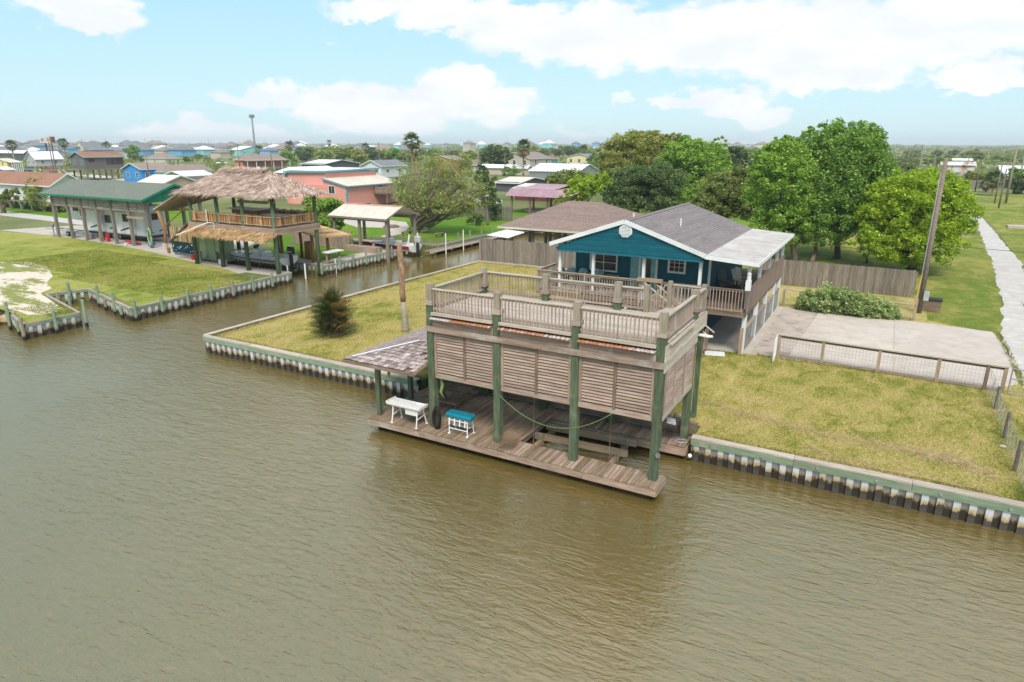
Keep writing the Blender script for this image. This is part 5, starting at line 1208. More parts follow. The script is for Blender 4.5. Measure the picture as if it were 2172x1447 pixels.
# sloping thatched wing over the patio at the left
thatch(tk, [(-58.6, 37.9, 5.75), (-54.4, 37.6, 7.35), (-54.4, 44.6, 7.5), (-64.3, 43.5, 5.0)], 9, 'thatch', L_=.5, per=9)
q = MB(); q.tube([(-63.6, 41.9, GZ), (-63.4, 42.0, 3.2), (-63.9, 41.8, 5.05)], [.17, .16, .15], 9); q.obj('post', 'wood_orange', tk, smooth=True)
q = MB(); q.tube([(-63.6, 41.9, GZ), (-63.6, 41.9, GZ+.7)], [.30, .24], 10); q.obj('post_footing', 'concrete', tk)
q = MB(); q.tube([(-64.2, 42.3, 5.0), (-54, 38.6, 5.9)], .09, 7); q.obj('beam', 'bark_pale', tk)
for j in range(6):
    a = Vector((-58.4-j*1.1, 38.2+j*1.0, 5.6-j*.13)); q = MB(); q.tube([a, a+Vector((4.2+j*1.1, 1.2, 1.7+j*.12))], .06, 6); q.obj('rafter', 'bark_pale', tk)
# stair with bamboo side
q = MB(); q.beam((-57.8, 38.9, 2.7), (-54.2, 38.6, 4.8), .9, .1); q.obj('stair', 'wood_brown', tk)
q = MB(); q.tube([(-57.9, 38.4, 4.2), (-54.3, 38.2, 6.1)], .05, 6); q.obj('hand_rail', 'wood_orange', tk)
# bar counter and shelves upstairs
q = MB(); q.box((-52.2, 41.3, 4.84), (-48.8, 42.3, 5.85)); q.obj('bar_cabinet', 'wood_orange', tk); q = MB(); q.box((-52.4, 40.9, 5.85), (-48.6, 42.5, 5.93)); q.obj('counter', 'white_paint', tk)
q = MB(); q.box((-47.2, 40.3, 5.62), (-44.6, 41.4, 5.68)); q.obj('counter', 'white_paint', tk)
q = MB(); q.box((-52.6, 42.3, 6.3), (-49.0, 42.8, 6.5)); q.obj('shelf', 'wood_cap', tk)
for i, x in enumerate((-47.9, -47.1, -46.2, -45.3, -44.6)):
    s = thing('bar_stool', ['leftmost wooden bar stool upstairs under the thatch', 'second wooden bar stool from the left under the thatch', 'middle wooden bar stool upstairs by the low white counter', 'fourth wooden bar stool upstairs under the thatch', 'rightmost wooden bar stool upstairs near the bar corner post'][i], 'stool', (x, 41.8, 4.84), None)
    board(s, 'seat', (x-.18, 41.8, 5.55), (x+.18, 41.8, 5.55), .36, .05, 'wood_cap')
    for dx in (-.15, .15):
        for dy in (-.15, .15): board(s, 'leg', (x+dx, 41.8+dy, 4.84), (x+dx, 41.8+dy, 5.55), .04, .04, 'wood_cap', up=(0, 1, 0))
    board(s, 'backrest', (x-.18, 42.0, 5.95), (x+.18, 42.0, 5.95), .04, .2, 'wood_cap')
q = MB(); q.tube([(-51.35, 38.0, 6.05), (-51.3, 38.0, 4.95), (-53.4, 36.3, 3.9)], .05, 7); q.tube([(-51.3, 38.0, 4.95), (-50.5, 38.0, 4.95), (-50.5, 38.0, 4.3)], .04, 7); o = q.obj('drain_pipe', 'white_plastic', tk)
# lockers under the awning
lk = thing('storage_locker', 'sage green double door storage locker with darker green edges under the straw awning', 'cabinet', (-56, 41, GZ))
a = G(452, 548); bx = G(425, 543)
q = MB(); q.box((-56.3, 40.1, GZ), (-52.3, 41.2, 3.4)); q.obj('cabinet', 'sage_paint', lk)
for x in (-55.2, -54.05, -52.9): q = MB(); q.box((x-.5, 40.04, GZ+.15), (x+.5, 40.1, 3.2)); q.obj('door', 'sage_paint', lk)
for x in (-56.3, -55.72, -52.3): board(lk, 'edge_trim', (x, 40.03, GZ), (x, 40.03, 3.4), .1, .05, 'green_paint', up=(0, 1, 0))
sc_ = thing('net_screen', 'dark green screen hung with white shells beside the storage locker', 'screen', (-59, 40.6, GZ))
q = MB(); q.box((-60.2, 40.35, GZ+.3), (-56.9, 40.45, 3.3)); q.obj('netting', 'teal_dark', sc_)
for i in range(34):
    q = MB(); x, z = random.uniform(-60.1, -57), random.uniform(GZ+.4, 3.2); q.sphere((x, 40.31, z), random.uniform(.03, .07), 5, 4, (1, .5, random.uniform(.6, 2))); q.obj('shell', 'white_plastic', sc_)
def drum(label, loc, r, h, mat, name='barrel', cat='barrel'):
    m = MB(); x, y, z = loc; m.tube([(x, y, z), (x, y, z+h*.5), (x, y, z+h)], [r*.93, r, r], 12); o = m.obj(name, mat); return tag(o, label, cat)
drum('grey plastic bin beside the sage green locker', (-54.9, 39.25, GZ), .33, .95, 'wall_grey', 'bin', 'bin')
drum('small red canister standing beside the grey bin', (-56.0, 39.5, GZ), .2, .45, 'red_paint', 'canister', 'canister')
drum('cream plant pot by the foot of the orange post', (-60.6, 40.75, GZ), .28, .5, 'wall_cream', 'pot', 'pot')
drum('rusty brown can beside the cream plant pot', (-61.4, 40.75, GZ), .15, .55, 'wood_orange', 'can', 'can')
# gangway arms / cleaning station on the canal edge
cs = thing('cleaning_station', 'white topped fish cleaning bench on posts at the canal edge by the bar', 'table', (-43.3, 44.2, GZ))
q = MB(); q.box((-43.7, 43.5, 2.15), (-42.9, 45.5, 2.25)); q.obj('tabletop', 'white_paint', cs)
for y in (43.7, 45.3): board(cs, 'leg', (-43.3, y, GZ), (-43.3, y, 2.15), .14, .14, 'piling', up=(0, 1, 0))
# small straw lean-to on orange posts
p2 = thing('palapa', 'small brown straw lean-to on orange log posts behind the boat slip', 'palapa', (-46.5, 46, GZ))
thatch(p2, [(-44.0, 43.6, 3.55), (-43.2, 47.0, 3.45), (-49.5, 47.5, 4.3), (-50, 44.2, 4.4)], 5, 'thatch_new', L_=.4, per=8)
for (x, y) in ((-48.3, 45.5), (-44.8, 45.4), (-45.2, 43.9), (-49.5, 44.2)):
    q = MB(); q.tube([(x, y, GZ), (x+.06, y, 2.4), (x, y, 3.7)], .14, 8); q.obj('post', 'wood_orange', p2, smooth=True)
picket_fence('tan board fence behind the boat slip under the bar', (-56, 51.5), (-47.5, 51.5), 1.9, w=.3, mat='wood_fascia')

# ---- boats
def boat(label, loc, rz, L_=6.4, hull='gel_silver', lower='gel_white', stripe='gel_black', motor='gel_black', cat='boat', z=1.2, console='gel_white', windshield=False):
    r = thing('boat', label, cat); st = 13; hb = 1.12; V = []; prof = []
    for i in range(st):
        t_ = i/(st-1); x = L_*(t_-.5); b = hb*(1-max(0, (t_-.55)/.45)**2.3*.93); sh = .78+.25*max(0, (t_-.4))**1.5; ke = .02+.55*max(0, (t_-.72)/.28)**2
        prof.append([(x, 0, ke), (x, b*.55, ke+.12), (x, b*.86, .38+.15*t_), (x, b*.97, .50+.15*t_), (x, b, sh), (x, b*.90, sh+.02), (x, b*.84, sh-.28)])
    def strip(a, b_, mat, name, both=True):
        m = MB()
        for s in (1, -1):
            o = len(m.v)
            for pr in prof:
                for k in (a, b_): p = pr[k]; m.v.append((p[0], s*p[1], p[2]))
            for i in range(st-1):
                q = (o+2*i, o+2*i+2, o+2*i+3, o+2*i+1); m.f.append(q if s < 0 else q[::-1])
        m.obj(name, mat, r, smooth=True)
    m = MB()
    for s in (1, -1):
        o = len(m.v)
        for pr in prof:
            for k in (0, 1, 2): p = pr[k]; m.v.append((p[0], s*p[1], p[2]))
        for i in range(st-1):
            for k in (0, 1): q = (o+3*i+k, o+3*i+3+k, o+3*i+4+k, o+3*i+1+k); m.f.append(q if s < 0 else q[::-1])
    m.obj('hull_bottom', lower, r, smooth=True); strip(2, 3, stripe, 'hull_stripe'); strip(3, 4, hull, 'hull_side'); strip(4, 5, lower, 'gunwale'); strip(5, 6, lower, 'inner_liner')
    m = MB(); 
    for pr in prof: p = pr[6]; m.v += [(p[0], -p[1], p[2]), (p[0], p[1], p[2])]
    for i in range(st-1): m.f.append((2*i, 2*i+2, 2*i+3, 2*i+1))
    m.obj('deck', lower, r)
    p = prof[0]; m = MB(); m.add([(q[0]-.01, q[1], q[2]) for q in p[:5]]+[(q[0]-.01, -q[1], q[2]) for q in p[4:0:-1]], [tuple(range(9))]); m.obj('transom', lower, r)
    c = rbox((-.55, -.38, .55), (.25, .38, 1.32), .08); c.obj('console', console, r); c = rbox((-1.5, -.45, .55), (-.95, .45, 1.1), .08); c.obj('seat', lower, r)
    m = MB(); m.tube([(-.1, -.33, 1.3), (.0, -.33, 1.62), (.0, .33, 1.62), (-.1, .33, 1.3)], .02, 5); m.obj('windscreen_frame', 'dark_metal', r)
    m = MB(); m.quad((.12, -.33, 1.32), (.12, .33, 1.32), (.02, .30, 1.62), (.02, -.30, 1.62)); m.obj('windscreen', 'glass_dark', r)
    m = MB(); m.box((L_*.18, -.6, .62), (L_*.36, .6, .85)); m.obj('bow_deck', lower, r)
    x0 = -L_/2-.1; mo = rbox((x0-.55, -.24, 1.05), (x0+.12, .24, 1.75), .12).obj('outboard_cowling', motor, r); b_ = MB(); b_.box((x0-.32, -.09, -.2), (x0-.05, .09, 1.08)); b_.box((x0-.6, -.03, -.18), (x0-.02, .03, -.05)); b_.tube([(x0-.55, 0, -.32), (x0, 0, -.32)], .07, 7); b_.obj('outboard_leg', 'gel_black', r)
    m = MB(); m.box((x0-.45, -.245, 1.25), (x0+.02, .245, 1.33)); m.obj('outboard_band', 'gel_silver', r)
    m = MB(); m.tube([(x0-.62, -.2, -.32), (x0-.62, .2, -.32)], .03, 4); m.obj('propeller', 'steel', r)
    r.location = (loc[0], loc[1], z); r.rotation_euler.z = rz; return r
boat('grey and white bay boat with a black outboard on the lift under the thatched bar', (-49.4, 41.3), pi+radians(2), 7.6, z=1.15)
ls = thing('boat_lift', 'boat lift posts and white guide poles in the slip below the thatched bar', 'boat lift', (-48, 41, 0))
for (x, y) in ((-53, 39.8), (-53, 42.8), (-47, 42.8)): q = MB(); q.tube([(x, y, -1), (x, y, 2.0)], .13, 8); q.obj('piling', 'piling', ls)
for (x, y) in ((-43.6, 41.3), (-44.2, 39.9), (-43.2, 44.6)): q = MB(); q.tube([(x, y, -.5), (x, y, 1.55)], .07, 8); q.obj('guide_pole', 'white_plastic', ls)
boat('white centre console boat with a burgundy stripe under the cream metal dock roof', (-45.7, 55.2), pi, 7.0, hull='burgundy', stripe='burgundy', lower='gel_white', motor='gel_silver', z=.7)
d2 = thing('boat_dock_roof', 'open boat dock with a ribbed cream metal gable roof beside the green yard', 'boathouse', (-46, 54, GZ))
dx0, dx1, dy0, dy1, de, drg = -50.3, -42.6, 51.3, 56.6, 4.45, 5.45; my = (dy0+dy1)/2
for j in range(22):
    x0 = dx0+(dx1-dx0)*j/22; x1 = dx0+(dx1-dx0)*(j+1)/22
    board(d2, 'roof_panel', ((x0+x1)/2, dy0, de), ((x0+x1)/2, my, drg), x1-x0-.03, .03, 'cream_metal'); board(d2, 'roof_panel', ((x0+x1)/2, dy1, de), ((x0+x1)/2, my, drg), x1-x0-.03, .03, 'cream_metal')
q = MB(); q.slab([(dx0, dy0, de-.05), (dx1, dy0, de-.05), (dx1, my, drg-.05), (dx0, my, drg-.05)], .05); q.slab([(dx1, dy1, de-.05), (dx0, dy1, de-.05), (dx0, my, drg-.05), (dx1, my, drg-.05)], .05); q.obj('roof_deck', 'cream_metal', d2)
q = MB(); q.beam((dx0, my, drg+.03), (dx1, my, drg+.03), .3, .04); q.obj('ridge_cap', 'pink_siding', d2)
for (a, b_) in (((dx1+.02, dy0, de-.04), (dx1+.02, my, drg-.04)), ((dx1+.02, dy1, de-.04), (dx1+.02, my, drg-.04)), ((dx0, dy0, de-.1), (dx1, dy0, de-.1))): board(d2, 'barge_board', a, b_, .05, .16, 'stilt')
for x in (dx0+.5, (dx0+dx1)/2, dx1-.35):
    for y in (dy0+.4, dy1-.4): board(d2, 'post', (x, y, -.8), (x, y, de), .24, .24, 'stilt', up=(0, 1, 0))
for y in (dy0+.4, dy1-.4): board(d2, 'beam', (dx0+.2, y, de-.2), (dx1-.1, y, de-.2), .1, .3, 'stilt')
q = MB(); q.box((-50.4, 51.5, GZ), (-49.4, 52.2, 2.6)); o = q.obj('old_refrigerator', 'white_metal'); tag(o, 'old white refrigerator standing at the left end of the cream roofed dock', 'refrigerator')
ct2 = thing('cleaning_station', 'pale plank bench in front of the boat with the burgundy stripe', 'table', (-46, 52.4, GZ)); q = MB(); q.box((-48.2, 51.9, 2.0), (-45.0, 52.5, 2.1)); q.obj('tabletop', 'wood_deck', ct2)
for x in (-48, -45.2): board(ct2, 'leg', (x, 52.2, GZ), (x, 52.2, 2.0), .2, .2, 'wood_deck', up=(0, 1, 0))
q = MB(); q.box((-47.5, 50.6, GZ), (-43.6, 51.6, GZ+.55)); o = q.obj('timber_step', 'wood_dockside'); tag(o, 'broad grey timber step at the corner of the cream roofed dock', 'step')
for (x, y, s) in ((-42.9, 54.6, 1), (-42.9, 56.0, 1)): q = MB(); q.tube([(x, y, .6), (x+.3, y+.2*s, 2.6)], .09, 7); o = q.obj('guide_pole', 'white_plastic'); tag(o, 'leaning white guide pole at the stern of the boat with the burgundy stripe', 'pole', 'leaning white guide poles')

# ---- carport with louvred front
cp = thing('carport', 'long carport with a grey green shingle roof, green trim and a louvred front', 'carport', (-75, 45, GZ))
CX0, CX1, CY0, CRY, CY1, CE, CR = -84.2, -65.3, 41.2, 45.0, 48.8, 6.05, 7.45
cx = [-83.2, -80.35, -77.5, -74.8, -72.0, -69.0, -66.0]
for x in cx: board(cp, 'post', (x, 42.0, GZ), (x, 42.0, CE-.05), .28, .28, 'stilt' if x != -66.0 else 'stilt', up=(0, 1, 0)); board(cp, 'post', (x, 48.2, GZ), (x, 48.2, CE-.05), .28, .28, 'stilt', up=(0, 1, 0))
for i in range(6):
    a, b_ = cx[i]+.14, cx[i+1]-.14; mid = (a+b_)/2
    board(cp, 'louvre_frame', (mid, 41.96, 4.72), (mid, 41.96, 5.95), .09, .05, 'wood_louvre', up=(0, 1, 0)); board(cp, 'louvre_frame', (a, 41.98, 4.70), (b_, 41.98, 4.70), .05, .10, 'wood_louvre')
    for (p, q_) in ((a, mid-.05), (mid+.05, b_)):
        for j in range(6): board(cp, 'louvre_slat', (p, 41.99, 4.84+j*.195), (q_, 41.99, 4.84+j*.195), .185, .025, 'wood_side', up=(0, -.78, .63))
q = MB(); q.box((cx[0], 42.15, 4.75), (cx[-1], 42.2, CE-.05)); q.obj('shade_backing', 'wood_brown', cp)  # dark sheet added behind the slats, standing in for the shaded interior
q = MB(); q.slab([(CX0, CY0, CE), (CX1, CY0, CE), (CX1, CRY, CR), (CX0, CRY, CR)], .12); q.slab([(CX1, CY1, CE), (CX0, CY1, CE), (CX0, CRY, CR), (CX1, CRY, CR)], .12); q.obj('roof', 'shingle_green', cp)
board(cp, 'fascia_board', (CX0, CY0-.03, CE-.10), (CX1, CY0-.03, CE-.10), .05, .22, 'green_paint')
for x in (CX0-.03, CX1+.03):
    board(cp, 'barge_board', (x, CY0, CE-.08), (x, CRY, CR-.08), .05, .2, 'green_paint'); board(cp, 'barge_board', (x, CY1, CE-.08), (x, CRY, CR-.08), .05, .2, 'green_paint')
for j in range(14):
    y = CY0+.5+(CY1-CY0-1)*(j+.5)/14; zt = CR-.2-(CR-CE)*abs(y-CRY)/3.8; board(cp, 'gable_board', (CX1-.3, y, CE-.35), (CX1-.3, y, max(zt, CE-.2)), (CY1-CY0-1)/14-.01, .03, 'green_paint', up=(1, 0, 0))
board(cp, 'work_shelf', (-69.0, 41.7, 4.15), (-66.2, 41.7, 4.15), .1, .22, 'wood_beam_new')
# ---- fifth wheel travel trailer
rv = thing('travel_trailer', 'white fifth wheel travel trailer with black swooshes and a rear ladder, parked under the carport', 'trailer', (-77, 46, GZ))
x0, x1, y0, y1 = -84.5, -70.0, 44.0, 46.6; zt = 5.0
q = rbox((x0+3.6, y0, 1.75), (x1, y1, zt), .12); q.obj('body', 'white_metal', rv); q = rbox((x0, y0+.02, 2.9), (x0+3.7, y1-.02, zt-.02), .25); q.obj('front_overhang', 'white_metal', rv)
q = MB(); q.box((x0+3.8, y0+.1, 1.5), (x1-.1, y1-.1, 1.76)); q.obj('underbody', 'dark_metal', rv)
for (a, b_) in ((-80.5, -77.0), (-74.8, -71.4)): q = rbox((a, y0-.55, 1.95), (b_, y0+.02, 4.35), .06); q.obj('slide_out', 'white_metal', rv)
for (a, z0, z1, yy_) in ((-80.2, 3.5, 4.3, -.56), (-76.6, 2.9, 3.75, -.02), (-75.4, 2.9, 3.75, -.02), (-72.2, 3.3, 4.1, -.56), (-82.6, 3.9, 4.5, -.02)):
    q = rbox((a-.55, y0+yy_-.02, z0), (a+.55, y0+yy_+.02, z1), .02); q.obj('window', 'glass_dark', rv)
q = rbox((x1-.02, 45.0, 3.45), (x1+.03, 45.75, 4.15), .02); q.obj('rear_window', 'glass_dark', rv)
for y in (44.35, 44.75): board(rv, 'ladder_rail', (x1+.12, y, 1.9), (x1+.12, y, 4.95), .03, .03, 'dark_metal', up=(0, 1, 0))
for j in range(9): board(rv, 'ladder_rung', (x1+.12, 44.35, 2.1+j*.32), (x1+.12, 44.75, 2.1+j*.32), .025, .025, 'dark_metal')
for (u0, z0, u1, z1) in ((44.15, 2.3, 45.2, 2.05), (45.7, 2.15, 46.5, 2.45)): q = MB(); q.slab([(x1+.012, u0, z0+.12), (x1+.012, u0, z0-.02), (x1+.012, u1, z1), (x1+.012, u1, z1+.04)], .008); q.obj('swoosh', 'gel_black', rv)
for a in (-81, -79.2, -76.4, -73.5): q = MB(); q.slab([(a, y0-(.565 if a in (-79.2, -73.5) else .012), 2.2), (a+1.8, y0-(.565 if a in (-79.2, -73.5) else .012), 2.6), (a+1.6, y0-(.565 if a in (-79.2, -73.5) else .012), 2.75), (a+.1, y0-(.565 if a in (-79.2, -73.5) else .012), 2.36)], .006); q.obj('swoosh', 'gel_black', rv)
for a in (-77.2, -76.0, -74.8): 
    for y in (y0+.15, y1-.3): q = MB(); q.tube([(a, y-.05, 1.5), (a, y+.25, 1.5)], .42, 14); w_ = q.obj('wheel', 'black_rubber', rv); q = MB(); q.tube([(a, y-.07, 1.5), (a, y-.03, 1.5)], .2, 10); q.obj('rim', 'steel', w_)
q = MB(); q.box((x1-.02, y0+.1, 1.55), (x1+.15, y1-.1, 1.75)); q.obj('bumper', 'dark_metal', rv)
tx = bpy.data.curves.new('lettering', 'FONT'); tx.body = 'Sea     ck'; tx.size = .26; tx.extrude = .003
to = bpy.data.objects.new('lettering', tx); COL.objects.link(to); bpy.context.view_layer.update(); dg = bpy.context.evaluated_depsgraph_get(); me = bpy.data.meshes.new_from_object(to.evaluated_get(dg)); bpy.data.objects.remove(to)
link('lettering', me, 'grey_metal', rv, Matrix.Translation((x1+.02, 45.35, 4.25)) @ Matrix.Rotation(pi/2, 4, 'Z') @ Matrix.Rotation(pi/2, 4, 'X')).scale = (.6, .6, .6)
bt = thing('boat_trailer', 'empty twin axle boat trailer at the left end of the carport', 'trailer', (-82, 43.5, GZ))
for y in (42.9, 44.1): board(bt, 'rail', (-87.5, y, 1.75), (-80.8, y, 1.65), .12, .10, 'aluminium')
for x in (-86, -84, -82): board(bt, 'cross_member', (x, 42.9, 1.68), (x, 44.1, 1.68), .1, .08, 'dark_metal')
for x in (-82.6, -81.7): q = MB(); q.tube([(x, 42.65, 1.4), (x, 42.85, 1.4)], .34, 14); w_ = q.obj('wheel', 'black_rubber', bt); q = MB(); q.tube([(x, 42.63, 1.4), (x, 42.66, 1.4)], .17, 10); q.obj('rim', 'steel', w_)
q = MB(); q.box((-83.1, 42.6, 1.72), (-81.2, 42.9, 1.8)); q.obj('mudguard', 'aluminium', bt)
q = rbox((-67.2, 45.0, GZ), (-66.7, 45.6, 1.55), .05); o = q.obj('tote', 'blue_plastic'); tag(o, 'small blue tub behind the travel trailer under the carport', 'tub')
q = MB(); q.tube([(-65.7+.28*cos(a/8*pi), 41.7, 2.35+.85*sin(a/8*pi)) for a in range(17)], .06, 6); o = q.obj('hose', 'hose_green', smooth=True); tag(o, 'pale green hose coiled on the right end post of the carport', 'hose')
drum('red pump standing among the carport posts', (-74.4, 42.5, GZ), .2, .9, 'red_paint', 'pump', 'pump'); q = MB(); q.beam((-71.4, 42.7, GZ+.3), (-68.8, 42.5, GZ+.2), .3, .18); o = q.obj('folded_ramp', 'red_paint'); tag(o, 'faded red ramp lying on the carport floor', 'ramp')
q = MB(); q.box((-84.6, 41.9, 1.1), (-84.2, 42.3, 1.2)); q.tube([(-84.4, 42.1, 1.15), (-84.4, 42.1, 2.1)], .06, 6); q.sphere((-84.4, 42.1, 2.35), .25, 8, 6, (.7, .7, 1.2)); o = q.obj('trolling_motor', 'grey_metal'); tag(o, 'outboard motor on a stand at the left end post of the carport', 'outboard motor')
q = MB(); q.sphere((0, 0, 0), .14, 8, 6); o = q.obj('ball', 'white_plastic'); o.location = tuple(G(267, 522))[:2]+(GZ+.14,); tag(o, 'small pale yellow ball on the lawn in front of the carport', 'ball')
picket_fence('grey picket fence at the back of the green yard by the wispy tree', (-50.5, 79.5), (-46.4, 83.2), 1.9, w=.16, gap=.07, mat='grey_board')

# ---- brown roofed boathouse beyond the fence
bb = thing('boathouse', 'open boathouse with a wide brown shingled hip roof over the canal, behind the grey fence', 'boathouse', (-26, 60, 0))
X0, X1, Y0, Y1, E_, R_ = -31.6, -19.4, 53.9, 66.2, 4.18, 6.25; a0, a1, ym = -27.2, -23.9, 60.0
n_ = 20
for f_ in range(n_):
    f0, f1 = f_/n_, (f_+1)/n_+.004
    for (P, Q, R1, S) in (((X0, Y0), (X1, Y0), (a1, ym), (a0, ym)), ((X1, Y0), (X1, Y1), (a1, ym), (a1, ym)), ((X1, Y1), (X0, Y1), (a0, ym), (a1, ym)), ((X0, Y1), (X0, Y0), (a0, ym), (a0, ym))):
        L3 = lambda A, B, f: (A[0]+(B[0]-A[0])*f, A[1]+(B[1]-A[1])*f); z0, z1 = E_+(R_-E_)*f0+.02, E_+(R_-E_)*f1
        p0, p1, p2_, p3 = L3(P, S, f0), L3(Q, R1, f0), L3(Q, R1, f1), L3(P, S, f1)
        q = MB(); q.add([(*p0, z0-.03), (*p1, z0-.03), (*p0, z0), (*p1, z0), (*p2_, z1), (*p3, z1)], [(0, 1, 3, 2), (2, 3, 4, 5)]); q.obj('shingle_course', 'shingle_brown', bb)
q = MB(); q.box((X0+.05, Y0+.05, E_-.12), (X1-.05, Y1-.05, E_-.02)); q.obj('ceiling', 'wood_brown', bb)
for (a, b_) in (((X0, Y0), (X1, Y0)), ((X1, Y0), (X1, Y1)), ((X0, Y0), (X0, Y1))): board(bb, 'gutter', (*a, E_-.08), (*b_, E_-.08), .10, .17, 'wall_cream')
for x in (-30.6, -28.4, -26, -23.8, -20.4):
    for y in (54.8, 58.5, 62, 65.3): q = MB(); q.tube([(x, y, -1.1), (x, y, E_)], .17, 8); q.obj('post', 'piling', bb)
for y in (54.8, 65.3): board(bb, 'beam', (X0+.6, y, E_-.25), (X1-.6, y, E_-.25), .1, .28, 'wood_brown')
wr = thing('small_roof', 'small pale metal roof on a braced post beside the end of the grey picket fence', 'shelter', (-30.2, 52.9, GZ))
q = MB(); q.slab([(-31.5, 51.8, 3.62), (-29.2, 51.6, 3.55), (-28.6, 53.6, 3.85), (-30.6, 54, 3.95)], .06); q.obj('roof', 'white_metal', wr)
board(wr, 'post', (-30.3, 52.9, -.5), (-30.3, 52.9, 3.6), .2, .2, 'stilt', up=(0, 1, 0))
for s in (-.8, .8): board(wr, 'brace', (-30.3, 52.9, 2.6), (-30.3+s, 52.9, 3.5), .1, .1, 'white_metal', up=(0, 1, 0))

# odds and ends under the roofs
def small(name, label, cat, lo, hi, mat, r=.05): o = rbox(lo, hi, r).obj(name, mat); tag(o, label, cat); return o
small('cooler', 'white cool box on the slip deck beside the storage locker', 'cool box', (-51.9, 39.0, GZ+.02), (-51.1, 39.35, GZ+.45), 'white_plastic')
small('tool_chest', 'grey chest among the carport posts in front of the trailer wheels', 'chest', (-79.2, 42.8, GZ+.02), (-78.2, 43.3, GZ+.6), 'grey_metal')
small('crate', 'red crate under the carport left of the ramp', 'crate', (-76.4, 42.6, GZ+.02), (-75.8, 43.0, GZ+.4), 'red_paint')
small('crate', 'blue crate on the carport floor near the right end post', 'crate', (-67.9, 42.8, GZ+.02), (-67.3, 43.3, GZ+.45), 'blue_plastic')
small('box', 'brown hutch standing between the log posts of the straw lean-to', 'box', (-47.6, 45.2, GZ), (-46.9, 45.8, GZ+1.6), 'wood_orange')
q = MB(); q.tube([(-48.7, 52.9, 1.2), (-48.7, 53.3, 2.2), (-45.5, 53.3, 2.25)], .04, 6); o = q.obj('hose_rack', 'white_plastic'); tag(o, 'white pipe rack beside the posts of the cream roofed dock', 'rack')
for i, (x, y) in enumerate(((-60.6, 43.2), (-59.2, 43.8), (-62.2, 43.6))):
    c = thing('patio_chair', ['dark patio chair nearest the net screen', 'dark patio chair behind the net screen, right one', 'dark patio chair near the orange log post'][i], 'chair', (x, y, GZ)); board(c, 'seat', (x-.25, y, GZ+.45), (x+.25, y, GZ+.45), .5, .05, 'dark_metal'); board(c, 'backrest', (x-.25, y+.25, GZ+.75), (x+.25, y+.25, GZ+.75), .04, .5, 'dark_metal')
    for s in (-.22, .22):
        for r_ in (-.22, .22): board(c, 'leg', (x+s, y+r_, GZ), (x+s, y+r_, GZ+.45), .04, .04, 'dark_metal', up=(0, 1, 0))
